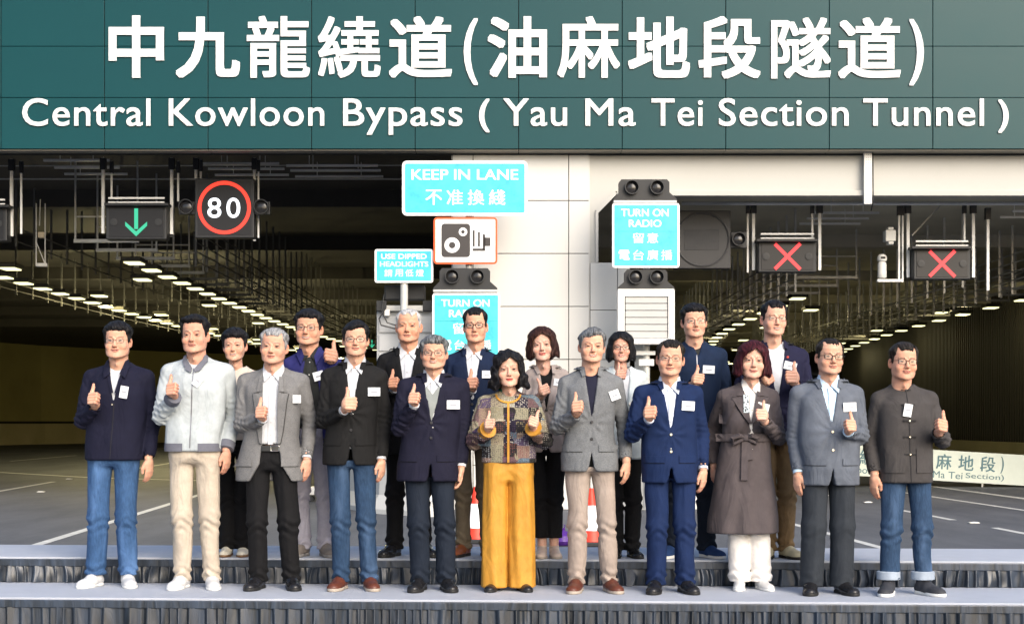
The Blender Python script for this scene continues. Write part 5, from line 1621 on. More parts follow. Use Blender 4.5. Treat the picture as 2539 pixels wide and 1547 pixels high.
def Vb(top, bottom, w=20, cut=None, hem=None, hw=14):
    """opening of a buttoned jacket: rows and half widths in photo pixels"""
    r = [(top - 60, w + 2), (top, w), (bottom, 0), (bottom + 1, -6)]
    if cut: r += [(cut, -5), (hem - 16, hw * .35), (hem, hw * .8), (hem + 20, hw * 1.6)]
    else: r += [(bottom + 600, -6)]
    return r
GRn = dict(group=GR_F); GRb = dict(group=GR_B)
PEOPLE = [
 dict(label='man in navy zip jacket, blue jeans and white trainers, left end of the front row', **GRn, row=0, feet=(236, 314, 1453), head=(295, 795, 891, 68), sh=(204, 383, 922), hem=(1140, 212, 358),
      hair='short', hairc='black', glasses='thin', jaw=1.08, smile=.4, beard=.15, g=1.03,
      ha=('fist', 232, 990, dict(pole=(-.45, .3, -1))), hb=('rest', 368, 1166),
      top=dict(m=M['navy'], V=[(820, 24), (905, 20), (1000, 0), (1001, -6), (1700, -6)], waist=.84, chest=.84), **{'in': dict(m=M['white'], name='tee_shirt', neckup=-.03, cuffs=False)},
      legs=dict(m=M['jeans'], knee=.064, ankle=.062, hem=.075), shoe=SH_WHITE, badge=(308, 972, .078, .052, 80), extra=x_f1, splay=20),
 dict(label='man in pale grey bomber jacket with grey ribbed cuffs and beige chinos', **GRn, row=0, feet=(452, 524, 1457), head=(486, 780, 878, 70), sh=(396, 582, 908), hem=(1118, 411, 551),
      hair='quiff', hairc='black', jaw=1.05, smile=.0, beard=.2, g=1.05, skin=(.58, .31, .22),
      ha=('fist', 427, 967, dict(roll=-4)), hb=('rest', 560, 1146),
      top=dict(m=M['bomber'], V=[(820, 20), (895, 16), (925, 0), (926, -6), (1700, -6)], waist=.83, chest=.84, cuff=.88), **{'in': dict(m=M['white'], name='tee_shirt', neckup=-.02, cuffs=False)},
      legs=dict(m=M['chino'], knee=.060, ankle=.056), shoe=SH_WHITE, badge=(491, 945, .072, .048, 52), extra=x_f2),
 dict(label='grey haired man in open grey blazer, white shirt and black trousers with belt', **GRn, row=0, feet=(640, 722, 1459), head=(681, 813, 904, 72), sh=(586, 768, 932), hem=(1192, 584, 752),
      hair='neat', hairc='grey', brow=(.10, .08, .07), jaw=1.03, smile=.1, age=.9, g=1.03, skin=(.60, .33, .235),
      ha=('fist', 648, 1024, dict(pole=(-.45, .3, -1))), hb=('rest', 760, 1165),
      top=dict(m=M['greyw'], V=[(850, 22), (920, 22), (1000, 19), (1100, 21), (1150, 27), (1192, 52), (1220, 60)], vx=4, waist=.80), **{'in': dict(m=M['white'], collar=True, bot=1101)},
      legs=dict(m=M['black'], knee=.066, ankle=.056, crease=1, top=1104, hip=.165), shoe=SH_BLACK, badge=(735, 989, .052, .050, 0), extra=x_f3),
 dict(label='man in black blazer, white shirt, glasses and blue jeans', **GRn, row=0, feet=(845, 915, 1460), head=(883, 795, 885, 67), sh=(793, 962, 920), hem=(1152, 800, 936),
      hair='side', hairc='black', glasses='dark', smile=.3, jaw=1.0,
      ha=('fist', 866, 1003, dict(s=1.1, yaw=22, roll=4, pole=(-.45, .3, -1))), hb=('rest', 945, 1167),
      top=dict(m=M['blackj'], V=Vb(900, 1024, 19, 1060, 1152, 16), button=1026), **{'in': dict(m=M['white'], collar=True)},
      legs=dict(m=M['jeans2'], knee=.060, ankle=.056), shoe=SH_BROWN, badge=(927, 971, .078, .054, 0), extra=blz((1026, 1066), BTN_D)),
 dict(label='smiling man in dark navy blazer over grey jumper, glasses, greying hair', **GRn, row=0, feet=(1042, 1106, 1463), head=(1077, 830, 917, 68), sh=(983, 1166, 945), hem=(1192, 984, 1140),
      hair='short', hairc='salt', glasses='dark', jaw=1.14, cheek=1.1, smile=.75, g=1.04,
      ha=('fist', 1027, 989, dict(roll=4)), hb=('rest', 1143, 1184, dict(yaw=10)),
      top=dict(m=M['navyw'], V=Vb(925, 1046, 19, 1085, 1194, 12), button=1048, waist=.84), **{'in': dict(m=M['white'], collar=True)},
      legs=dict(m=M['ink'], knee=.064, ankle=.058), shoe=SH_BLACK, badge=(1124, 1003, .082, .056, 0), extra=x_f5),
 dict(label='woman with black wavy hair in patchwork jacket and wide mustard yellow trousers', **GRn, row=0, feet=(1226, 1294, 1463), head=(1260, 866, 961, 0), sh=(1183, 1338, 985), hem=(1147, 1194, 1328),
      fem=True, hair='wavy', hairc='black', smile=.25, lip=(.55, .05, .05), g=.92, skin=(.66, .40, .30), sleeve=1.15, jaw=.95,
      ha=('fist', 1214, 1052, dict(s=.84, yaw=-6, roll=4, pole=(-.45, .3, -1))), hb=('fist', 1322, 1047, dict(s=.84, yaw=4, roll=18, pole=(.45, .3, -1))),
      top=dict(m=BROC, waist=.78, chest=.78, cuff=1.05, neckhole=.052), legs=dict(m=M['yellow'], wide=.087, hip=.165, hem=.02, fold=.5), shoe=SH_BLACK, extra=x_f6),
 dict(label='man in grey tweed blazer over dark navy tee with stone chinos and brown shoes', **GRn, row=0, feet=(1431, 1512, 1466), head=(1467, 813, 901, 69), sh=(1383, 1548, 938), hem=(1168, 1390, 1534),
      hair='side', hairc='salt', smile=.7, jaw=1.02, yaw=3, skin=(.62, .345, .24),
      ha=('fist', 1432, 1010, dict(roll=-3)), hb=('rest', 1553, 1172),
      top=dict(m=M['greyt'], V=Vb(910, 1040, 19, 1092, 1170, 16), button=1046), **{'in': dict(m=M['tee'], name='tee_shirt', neckup=-.012, cuffs=False)},
      legs=dict(m=M['stone'], knee=.060, ankle=.056), shoe=SH_BROWN, badge=(1525, 979, .062, .062, 20), extra=blz((1046, 1088), BTN_D)),
 dict(label='man in royal navy suit with silver button, pale shirt and thin glasses', **GRn, row=0, feet=(1627, 1698, 1468), head=(1661, 842, 934, 71), sh=(1570, 1746, 962), hem=(1196, 1592, 1730),
      hair='neat', hairc='soft', glasses='thin', smile=.4, jaw=1.04, age=.5, g=1.02,
      ha=('fist', 1612, 1024, dict(s=1.02)), hb=('rest', 1743, 1192),
      top=dict(m=M['blue'], V=Vb(945, 1068, 20, 1120, 1198, 16), button=1077, waist=.82), **{'in': dict(m=M['pale'], collar=True)},
      legs=dict(m=M['blue'], knee=.066, ankle=.060, crease=1), shoe=SH_BLACK, badge=(1707, 1006, .080, .058, -3), extra=x_f8),
 dict(label='woman with wine red bob in long taupe belted trench coat and white trousers', **GRn, row=0, feet=(1836, 1888, 1460), head=(1864, 843, 940, 0), sh=(1776, 1934, 970), hem=(1320, 1755, 1928),
      fem=True, hair='bob3', hairc='wine', smile=.45, g=.98, skin=(.68, .41, .31), jaw=1.0, lip=(.46, .15, .13),
      ha=('rest', 1771, 1180, dict(fwd=.10, s=.8)), hb=('fist', 1889, 1030, dict(s=.92, yaw=-10, pole=(.45, .3, -1))),
      top=dict(name='trench_coat', m=M['trench'], V=[(900, 24), (950, 22), (1050, 1), (1052, -6), (1800, -6)], belt_y=1084, skirt=1, pinch=1, waist=.80, chest=.84), **{'in': dict(m=M['offw'], name='blouse', collar=True, cuffs=False)},
      legs=dict(m=M['offw'], knee=.070, ankle=.070, thigh=.084, hip=.15, hem=.05, fold=.7), shoe=SH_WHITE, badge=(1893, 1009, .075, .050, -14), extra=x_f9),
 dict(label='man in slate blue blazer, light blue shirt, black framed glasses and dark trousers', **GRn, row=0, feet=(2012, 2088, 1471), head=(2055, 838, 930, 71), sh=(1957, 2144, 962), hem=(1202, 1984, 2130),
      hair='thin', hairc='soft', glasses='black', smile=.2, jaw=1.08, cheek=1.08, age=.5, g=1.05, belly=.02,
      ha=('rest', 1979, 1201), hb=('fist', 2108, 1057, dict(s=.95)),
      top=dict(m=M['slate'], V=Vb(940, 1052, 25, 1120, 1204, 12), button=1070, waist=.86), **{'in': dict(m=M['sky'], collar=True)},
      legs=dict(m=M['dkgrey'], knee=.072, ankle=.070, crease=1, fold=.3), shoe=SH_BLACK, badge=(2107, 1009, .080, .056, 2), extra=x_f10),
 dict(label='man in charcoal mandarin collar jacket with frog buttons and turned up jeans', **GRn, row=0, feet=(2205, 2290, 1473), head=(2237, 848, 944, 71), sh=(2158, 2330, 976), hem=(1196, 2182, 2312),
      hair='neat', hairc='soft', glasses='dark', smile=.5, jaw=1.0, age=.7, skin=(.60, .32, .22), g=1.0,
      ha=('rest', 2169, 1207), hb=('fist', 2334, 1057, dict(s=.98, roll=8)),
      top=dict(m=M['tang'], waist=.82, chest=.82, neckhole=.062), legs=dict(m=M['jeans3'], knee=.060, ankle=.054, cuff=cloth('pale denim inside', (.30, .35, .42), fold=.2), hem=.095), shoe=SH_DARKS,
      badge=(2250, 1017, .078, .050, 80), extra=x_f11, splay=24),
 # ---- back row
 dict(label='woman with short black hair in cream jumper, between pale bomber and grey blazer', **GRb, row=1, feet=(564, 603, 1377), head=(584, 812, 897, 60), sh=(514, 652, 925), hem=(1090, 528, 640),
      fem=True, hair='boyish', hairc='black', smile=.8, g=.9, skin=(.66, .38, .27), lip=(.5, .2, .17), jaw=1.0,
      top=dict(name='jumper', m=M['cream'], neckhole=.066), legs=dict(m=M['black'], knee=.07, ankle=.075), shoe=SH_CREAM, splay=3, ha=('rest', None, None), hb=('rest', None, None), extra=None),
 dict(label='tall man in violet blue jacket over dark checked shirt and lavender grey trousers', **GRb, row=1, feet=(750, 806, 1378), head=(767, 765, 858, 70), sh=(697, 852, 892), hem=(1120, 706, 840),
      hair='short', hairc='black', glasses='dark', smile=.7, skin=(.58, .31, .21), ha=('rest', None, None), hb=('fist', 820, 884, dict(fwd=-.12, s=1.12, yaw=10, roll=6, pole=(.45, .3, -1))),
      top=dict(m=M['vest'], V=[(800, 22), (870, 18), (900, 14), (960, 22), (1120, 34), (1140, 36)], waist=.80), **{'in': dict(m=M['grid'], collar=True, bot=1060, cuffs=False)},
      legs=dict(m=M['lav'], knee=.052, ankle=.050, hip=.14, top=1062), shoe=SH_GREY, badge=(790, 932, .070, .060, 15), extra=x_b2, splay=20),
 dict(label='white haired man in black suit with open white shirt', **GRb, row=1, feet=(977, 1050, 1378), head=(1014, 765, 851, 68), sh=(934, 1088, 882), hem=(1125, 940, 1080),
      hair='crop', hairc='white', brow=(.16, .13, .11), smile=.1, age=.8, skin=(.58, .30, .20), ha=('fist', 976, 951, dict(s=.95)), hb=('rest', None, None),
      top=dict(m=M['black'], V=Vb(865, 1000, 22, 1050, 1125, 12), button=1002), **{'in': dict(m=M['white'], collar=True)},
      legs=dict(m=M['black'], knee=.060, ankle=.056), shoe=SH_BLACK, extra=blz((1002,), BTN_D), splay=24),
 dict(label='man in navy suit jacket, white shirt, black glasses and olive tan trousers', **GRb, row=1, feet=(1150, 1208, 1378), head=(1179, 762, 852, 62), sh=(1100, 1244, 884), hem=(1110, 1104, 1230),
      hair='neat', hairc='black', glasses='black', smile=.1, skin=(.60, .32, .22), ha=('fist', 1171, 952, dict(s=.98)), hb=('rest', None, None),
      top=dict(m=M['suitn'], V=Vb(868, 1000, 20, 1040, 1110, 12), button=1002), **{'in': dict(m=M['white'], collar=True)},
      legs=dict(m=M['tan'], knee=.056, ankle=.052), shoe=SH_TAN, badge=(1207, 928, .064, .050, 0), extra=blz((1002,), BTN_D), splay=26),
 dict(label='woman with brown bob in pinkish beige blazer and black cropped trousers', **GRb, row=1, feet=(1344, 1374, 1381), head=(1344, 809, 897, 0), sh=(1300, 1413, 918), hem=(1121, 1300, 1400),
      fem=True, hair='bob', hairc='brown', smile=.6, g=.88, skin=(.66, .40, .31), ha=('fist', 1349, 968, dict(s=.88, yaw=20, roll=-20)), hb=('rest', None, None),
      top=dict(m=M['pinkg'], V=Vb(905, 1018, 19, 1060, 1122, 14), button=1016), **{'in': dict(m=M['black'], name='top', cuffs=False, scoop=.06, scz=.065)},
      legs=dict(m=M['black'], knee=.062, ankle=.058, hem=.13), shoe=SH_NUDE, badge=(1385, 948, .062, .048, -10), extra=blz((1016,), BTN_D, w=.06), splay=5),
 dict(label='laughing woman with black bob and glasses in pale silver jacket', **GRb, row=1, feet=(1530, 1568, 1381), head=(1539, 821, 899, 0), sh=(1482, 1606, 922), hem=(1138, 1484, 1600),
      fem=True, hair='bob2', hairc='black', glasses='dark', smile=1.0, g=.9, skin=(.64, .36, .27), ha=('fist', 1539, 930, dict(s=.9, fwd=-.22, yaw=6)), hb=('rest', None, None),
      top=dict(m=M['mint'], V=[(850, 20), (910, 18), (1000, 10), (1080, 6), (1140, 12), (1200, 20)], fold=1.2), **{'in': dict(m=M['white'], name='top', cuffs=False, scoop=.055, scz=.07, bot=1130)},
      legs=dict(m=M['black'], knee=.058, ankle=.062), shoe=SH_BLACK, extra=lambda c: dot(c, c['lx'](1561, -.1), c['lz'](1001, -.1), .010, BTN_W, 'button', c['J'])),
 dict(label='man with thin glasses in petrol navy zip jacket and blue knit trainers', **GRb, row=1, feet=(1668, 1752, 1381), head=(1720, 751, 839, 66), sh=(1652, 1806, 868), hem=(1110, 1660, 1790),
      hair='short', hairc='black', glasses='thin', smile=.0, skin=(.62, .34, .24), ha=('fist', 1730, 941, dict(s=.95, yaw=4, roll=10, pole=(-.45, .3, -1))), hb=('rest', None, None),
      top=dict(m=M['petrol'], V=[(800, 14), (855, 11), (885, 0), (886, -6), (1700, -6)], neckhole=.062), **{'in': dict(m=M['grid'], cuffs=False, neckup=.01)},
      legs=dict(m=M['ink'], knee=.062, ankle=.064), shoe=SH_BLUE, badge=(1757, 916, .078, .052, -3), extra=x_b7, splay=28),
 dict(label='tall man in navy blazer, white grandad collar shirt and khaki trousers, both fists raised', **GRb, row=1, feet=(1906, 1950, 1383), head=(1917, 745, 835, 66), sh=(1838, 2007, 870), hem=(1090, 1846, 1990),
      hair='neat', hairc='black', glasses='thin', smile=.65, skin=(.62, .345, .25), ha=('fist', 1903, 941, dict(s=.9, yaw=30, roll=-30, fwd=-.2)), hb=('fist', 1964, 937, dict(s=1.05, yaw=-14)),
      top=dict(m=M['plum'], V=Vb(855, 1005, 22), button=1010), **{'in': dict(m=M['white'], neckup=-.004)},
      legs=dict(m=M['khaki'], knee=.062, ankle=.058), shoe=SH_KHAKI, badge=(1960, 907, .082, .052, -14), extra=x_b8, splay=22),
]
_only = os.environ.get('ONLY')
if _only: PEOPLE = [PEOPLE[int(i)] for i in _only.split(',')]
for _p in PEOPLE:
    if _p.get('extra', 0) is None and 'in' in _p: _p['extra'] = blz((1048, 1085), BTN_D)
    person(_p)
print('people', round(time.time() - T0, 1))
# ---------------------------------------------------------------- tunnel fittings
LAMP = emis('lamp diffuser', (1.0, .95, .50), 1.0)
HOUS = mat('lamp housing', (.05, .048, .035), .6)
hm = MB().box((0, 0, .07), (.46, .68, .10), None, .02).mesh('housing'); dm = MB().box((0, 0, 0), (.36, .52, .03)).mesh('diffuser')
hm.materials.append(HOUS); dm.materials.append(LAMP)
def curve_x(x0, D, k=.0045, c=52): return x0 + (max(0, D - c) ** 2) * k * .55
def lamp_row(x0, D0, D1, st, k, c, nm, grp, z=5.2, lit=0, pw_=45):
    D = D0; i = 0
    while D < D1:
        o = ob('tunnel_light', hm); o.location = (curve_x(x0, D, k, c), D, z)
        d = ob('diffuser', dm, None, o); d.location = (0, 0, -.002)
        if lit and i % lit == lit // 2 and D > 46:
            ld = bpy.data.lights.new('tunnel_light', 'POINT'); ld.energy = pw_; ld.color = (1, .84, .42); ld.shadow_soft_size = .12
            lo_ = bpy.data.objects.new('tunnel_light_glow', ld); COL.objects.link(lo_); lo_.parent = o; lo_.location = (0, 0, -.14)
        tag(o, ordinal(i) + ' ' + nm, 'ceiling light', grp)
        D += st; i += 1
lamp_row(-8.6, 33.3 + 1.6, 92, 1.68, .0045, 50, 'cream tunnel light in the long row above the right lanes of the left tunnel', 'close set lights, right row of the left tunnel', lit=6)
lamp_row(-9.4, 39, 75, 8.6, .0045, 50, 'cream tunnel light set apart to the left of the long right row, left tunnel', 'wide spaced lights beside the right row of the left tunnel')
lamp_row(-12.75, 38.4, 92, 1.62, .004, 50, 'cream tunnel light in the long row above the left lanes of the left tunnel', 'close set lights, left row of the left tunnel', lit=4, pw_=330)
lamp_row(-11.85, 36.2, 76, 7.8, .004, 50, 'cream tunnel light set apart to the right of the long left row, left tunnel', 'wide spaced lights beside the left row of the left tunnel')
lamp_row(7.75, 41.6, 92, 2.75, .006, 50, 'cream tunnel light in the long row above the left lanes of the right tunnel', 'close set lights, left row of the right tunnel', 4.93, lit=5)
lamp_row(8.95, 45.9, 76, 8.5, .006, 50, 'cream tunnel light set apart to the right of the long left row, right tunnel', 'wide spaced lights beside the left row of the right tunnel', 4.93)
lamp_row(15.2, 45.6, 92, 3.05, .004, 50, 'cream tunnel light in the long row above the right lanes of the right tunnel', 'close set lights, right row of the right tunnel', lit=5)
lamp_row(14.2, 50.8, 78, 9.9, .004, 50, 'cream tunnel light set apart to the left of the long right row, right tunnel', 'wide spaced lights beside the right row of the right tunnel')
GALV = mat('galvanised steel', (.50, .50, .48), .45, .15, .5, var=.2, vscale=4)
WSTEEL = mat('pale steel tube', (.80, .80, .78), .4, .0, .5)
DKS = mat('dark grey housing', (.016, .017, .019), .5, 0, .4, var=.1)
SCR = mat('dark display face', (.009, .009, .011), .4, 0, .3)
hcnt = {}
GALV_SHADED_ = mat('shade darkened steel frame', (.22, .22, .21), .6, .1, .3, var=.2, vscale=4)  # darker copy of the galvanised steel, deep tunnel shade put into its colour
def hanger(x0, x1, z0, zt, D, c, label, grp, rails=True):
    o = MB(); t = .035
    o.bar((x0, 0, z0), (x0, 0, zt), t); o.bar((x1, 0, z0), (x1, 0, zt), t); o.box(((x0 + x1) / 2, 0, z0), (x1 - x0 + .06, .06, .07))
    if rails: o.bar((x0, 0, z0 + .5), (x1, 0, z0 + .5), .03)
    h = o.build('hanger_frame', GALV if D < 40 or x0 > 0 else GALV_SHADED_); h.location = (curve_x(0, D, c, 50), D, 0)
    hcnt[grp] = hcnt.get(grp, -1) + 1; tag(h, ordinal(hcnt[grp]) + ' ' + label, 'hanger', grp)
for i in range(24):
    hanger(-9.0, -7.72, 5.32, 6.98, 31.6 + i * 1.68, .0045, 'galvanised hanger frame of the row above the right lights, left tunnel', 'hanger frames above the right row of lights, left tunnel')
for i in range(16):
    hanger(6.75, 8.2, 5.03, 6.18, 36.5 + i * 2.2, .006, 'galvanised hanger frame of the row above the left lights, right tunnel', 'hanger frames above the left row of lights, right tunnel')
for i in range(16):
    hanger(13.8, 15.4, 5.35, 6.18, 36.5 + i * 2.2, .004, 'galvanised hanger frame of the row above the right lights, right tunnel', 'hanger frames above the right row of lights, right tunnel')
GALV_SHADED = mat('shade darkened steel', (.13, .13, .125), .6, .1, .3, var=.2, vscale=4)  # galvanised steel again, left tunnel's shade put into the colour
def ladder(x, D0, D1, zt, zs, sp, label, c, low=None):
    gm = GALV if x > 0 else GALV_SHADED
    """cable ladder running down the tunnel: longitudinal rails, drop rods as parts"""
    r = empty('cable_ladder', (0, 0, 0), label, 'cable ladder')
    for z in zs:
        pts = [(curve_x(x, D0 + (D1 - D0) * k / 14, c, 50), D0 + (D1 - D0) * k / 14, z) for k in range(15)]
        MB().tube(pts, .018, 4).build('rail', gm, r)
    D = D0; mshd = MB().bar((0, 0, (low or zs[0]) - .12), (0, 0, zt), .045).mesh('drop_rod'); mshd.materials.append(gm)
    while D < D1:
        q = ob('drop_rod', mshd, None, r); q.location = (curve_x(x, D, c, 50), D, 0); D += sp
ladder(-6.6, 32, 70, 6.98, [4.95, 5.15, 5.35, 5.55, 5.75], 1.15, 'cable ladder with drop rods right of the right lights in the left tunnel', .0045)
ladder(-11.0, 34, 74, 6.98, [5.6, 5.9], 1.3, 'cable ladder with drop rods between the light rows in the left tunnel', .0045)
ladder(-14.4, 40, 80, 6.98, [5.4, 5.6], 1.5, 'cable ladder with drop rods by the left row of lights in the left tunnel', .0045)
ladder(6.1, 33, 72, 6.18, [4.5, 4.7, 4.9, 5.1, 5.3], 1.05, 'cable ladder with drop rods left of the left lights in the right tunnel', .006)
ladder(9.7, 33, 72, 6.18, [4.6], 1.4, 'single rail with drop rods in the middle of the right tunnel', .006)
ladder(11.7, 33, 76, 6.18, [4.7, 4.9, 5.1, 5.3, 5.5], .95, 'dense cable ladder with drop rods right of centre in the right tunnel', .005)
ladder(13.0, 33, 76, 6.18, [5.0, 5.2, 5.4], 1.1, 'cable ladder with drop rods by the right row of lights in the right tunnel', .004)

def bar_h(x0, x1, y, D, label, grp, drops=(.25, .75), zt=6.98, r=.028):
    a, b = W(x0, y, D), W(x1, y, D); o = MB(); o.bar(a, b, r * 1.6)
    for t in drops:
        p = a.lerp(b, t); o.bar(p, (p.x, p.y, zt), .014)
    h = o.build('crossbar', WSTEEL); tag(h, label, 'crossbar', grp)
g1 = 'pale crossbars hung under the left tunnel soffit'
for i, (x0, x1, y, D) in enumerate([(108, 272, 398, 30.2), (135, 297, 416, 31.2), (160, 316, 432, 32.2)]):
    bar_h(x0, x1, y, D, ['nearest', 'middle', 'farthest'][i] + ' pale crossbar of the three left of the green arrow signal', g1)
for i, (x0, x1, y, D) in enumerate([(502, 692, 406, 30.2), (516, 705, 419, 31.0), (533, 716, 434, 31.8)]):
    bar_h(x0, x1, y, D, ['nearest', 'middle', 'farthest'][i] + ' pale crossbar of the three above the 80 speed sign', g1)
for i, (x0, x1, y, D) in enumerate([(710, 937, 411, 30.2), (720, 944, 423, 31.0), (732, 950, 438, 31.8)]):
    bar_h(x0, x1, y, D, ['nearest', 'middle', 'farthest'][i] + ' pale crossbar of the three right of the 80 speed sign', g1)
g2 = 'pale crossbars hung in the right tunnel mouth'
for i, (x0, x1, y, D) in enumerate([(2021, 2180, 528, 31), (2000, 2154, 542, 32), (1982, 2133, 555, 33)]):
    bar_h(x0, x1, y, D, ['nearest', 'middle', 'farthest'][i] + ' pale crossbar of the three right of the first red cross', g2, zt=6.18)
for i, (x0, x1, y, D) in enumerate([(2510, 2640, 524, 31), (2480, 2620, 539, 32)]):
    bar_h(x0, x1, y, D, ['nearer', 'farther'][i] + ' pale crossbar at the right edge of the picture', g2, zt=6.18)
tag(MB().tube([W(1690, 505, 29.2), W(2700, 505, 29.2)], .035, 8).build('conduit', WSTEEL), 'long pale conduit running under the beam across the right tunnel mouth', 'conduit')
tag(MB().tube([W(-200, 444, 31), W(1110, 444, 31)], .016, 6).build('conduit', GALV), 'thin grey conduit across the left tunnel mouth above the speed sign', 'conduit')
tag(MB().tube([W(-200, 412, 31), W(1110, 410, 31)], .014, 6).build('conduit', GALV), 'thin grey conduit close under the soffit of the left tunnel', 'conduit')
def pole(x, y0, y1, D, w, label, m_=WSTEEL, nm='signal_post', cap_=True):
    a, b = W(x, y0, D), W(x, y1, D); o = MB(); o.bar(a, b, w, w)
    e = tag(o.build(nm, m_), label, 'post')
    if cap_: MB().box((a.x, a.y, a.z - .12), (w * 2, w * 2, .22)).build('bracket', DKS, e)
    return e
YS = 29.4
for x, y0, y1, w, lb in [(29, 395, 586, .055, 'bright post hanging at the far left beside the cut off signal'), (53, 400, 580, .035, 'thin post just right of the bright far left post'),
                         (256, 392, 579, .055, 'bright post hanging at the left side of the green arrow signal'), (277, 400, 492, .035, 'short dark post above the green arrow signal'),
                         (426, 392, 581, .055, 'bright post hanging at the right side of the green arrow signal'), (442, 400, 500, .035, 'thin post between the green arrow and the speed sign'),
                         (486, 392, 443, .05, 'short post above the left corner of the 80 sign'), (498, 396, 443, .035, 'thin short post above the left part of the 80 sign'),
                         (631, 392, 598, .05, 'post behind the right edge of the 80 sign'), (641, 396, 590, .03, 'thin post right of the 80 sign')]:
    pole(x, y0, y1, YS, w, lb)
for x, y0, y1, w, lb in [(1854, 500, 676, .035, 'thin post left of the first red cross'), (1868, 500, 670, .055, 'bright post at the left side of the first red cross'), (2014, 500, 588, .035, 'thin short post above the first red cross'),
                         (2032, 500, 670, .055, 'bright post at the right side of the first red cross'), (2229, 505, 700, .035, 'post carrying the white camera box'), (2238, 505, 700, .03, 'thin post beside the camera box'),
                         (2251, 500, 688, .055, 'bright post at the left side of the second red cross'), (2391, 500, 600, .035, 'short post above the second red cross'), (2413, 500, 688, .055, 'bright post at the right side of the second red cross'), (2449, 515, 720, .05, 'tall post right of the second red cross')]:
    pole(x, y0, y1, YS, w, lb)
def box_px(x0, x1, y0, y1, D, dep, bev=.01):
    a, b = W(x0, y0, D), W(x1, y1, D)
    return MB().box(((a.x + b.x) / 2, D + dep / 2, (a.z + b.z) / 2), (b.x - a.x, dep, a.z - b.z), None, bev)
RED = emis('red led', (1.0, .035, .016), 1.0); GRN = emis('green led', (.018, .36, .20), 1.0); WLED = emis('white led', (.9, .95, 1.0), 1.2)
RSYM = emis('red cross led', (1.0, .036, .045), .9)
def lane_signal(x0, x1, y0, y1, label, sym, bars=True, D=YS - .25):
    r = empty('lane_signal', W((x0 + x1) / 2, y1, D), label, 'traffic signal'); inv = Matrix.Translation(-Vector(r.location))
    def par(o): o.parent = r; o.matrix_parent_inverse = inv; return o
    par(box_px(x0, x1, y0, y1, D, .28, .02).build('housing', DKS))
    s = par(box_px(x0 + 8, x1 - 8, y0 + 7, y1 - 6, D - .012, .014, .002).build('screen', SCR))
    par(box_px(x0 - 4, x1 + 4, y0 - 5, y0 + 2, D - .16, .30, .01).build('visor', DKS))
    if bars:
        for dy in (-17, -6): par(box_px(x0 + 6, x1 - 6, y0 + dy - 2, y0 + dy + 2.5, D - .1, .05, .005).build('mounting_rail', WSTEEL))
    cx, cy = (x0 + x1) / 2, (y0 + y1) / 2
    for k in (-1, 1):
        p = W(cx + k * (x1 - x0) * .365, cy, D - .014)
        par(MB().lathe([(.06, 0), (.07, -.012), (.05, -.014), (.0, -.012)], p, 20, 'Y').build('lamp', DKS, None, True))
    m_ = MB(); yy = D - .02
    def st(a, b, w): 
        A_, B_ = W(a[0], a[1], yy), W(b[0], b[1], yy); q = Vector((-(B_ - A_).z, (B_ - A_).x)).normalized() * w / 2
        m_.prism([(A_.x - q.x, A_.z - q.y), (B_.x - q.x, B_.z - q.y), (B_.x + q.x, B_.z + q.y), (A_.x + q.x, A_.z + q.y)], yy, yy + .005)
    if sym == 'x':
        st((cx - 31, cy - 31), (cx + 32, cy + 32), .066)
        par(m_.build('cross', RSYM)); m_ = MB(); yy -= .006; st((cx - 31, cy + 31), (cx + 32, cy - 32), .066); par(m_.build('cross', RSYM))
    elif sym == 'arrow':
        cx += 0; st((cx, cy - 34), (cx, cy + 17), .072); par(m_.build('arrow', GRN)); m_ = MB(); yy -= .006
        P_ = [(cx - 27, cy - 1), (cx, cy + 23), (cx + 27, cy - 1), (cx + 27, cy + 9), (cx, cy + 35), (cx - 27, cy + 9)]
        par(m_.prism([(W(x, y, yy).x, W(x, y, yy).z) for x, y in P_], yy, yy + .004).build('arrow', GRN))
    return r
lane_signal(262, 413, 508, 594, 'lane signal with a green down arrow hanging in the left tunnel mouth', 'arrow')
lane_signal(1880, 2025, 597, 675, 'lane signal with a red cross, left of the two in the right tunnel mouth', 'x')
lane_signal(2265, 2407, 615, 693, 'lane signal with a red cross, right of the two in the right tunnel mouth', 'x')
lane_signal(-130, 17, 512, 598, 'lane signal cut off by the left edge of the picture', '')
def hood_lamp(p, r, parent, inv):
    o = MB().lathe([(r * .92, .0), (r, 0), (r * 1.02, -.10), (r * .90, -.10), (r * .86, -.01), (0.001, -.01)], p, 22, 'Y').build('lamp_hood', DKS, None, True)
    o.parent = parent; o.matrix_parent_inverse = inv
    o = MB().lathe([(r * .84, -.012), (r * .6, -.025), (.001, -.032)], p, 18, 'Y').build('lamp_lens', mat('smoked lens', (.02, .02, .022), .15), None, True)
    o.parent = parent; o.matrix_parent_inverse = inv
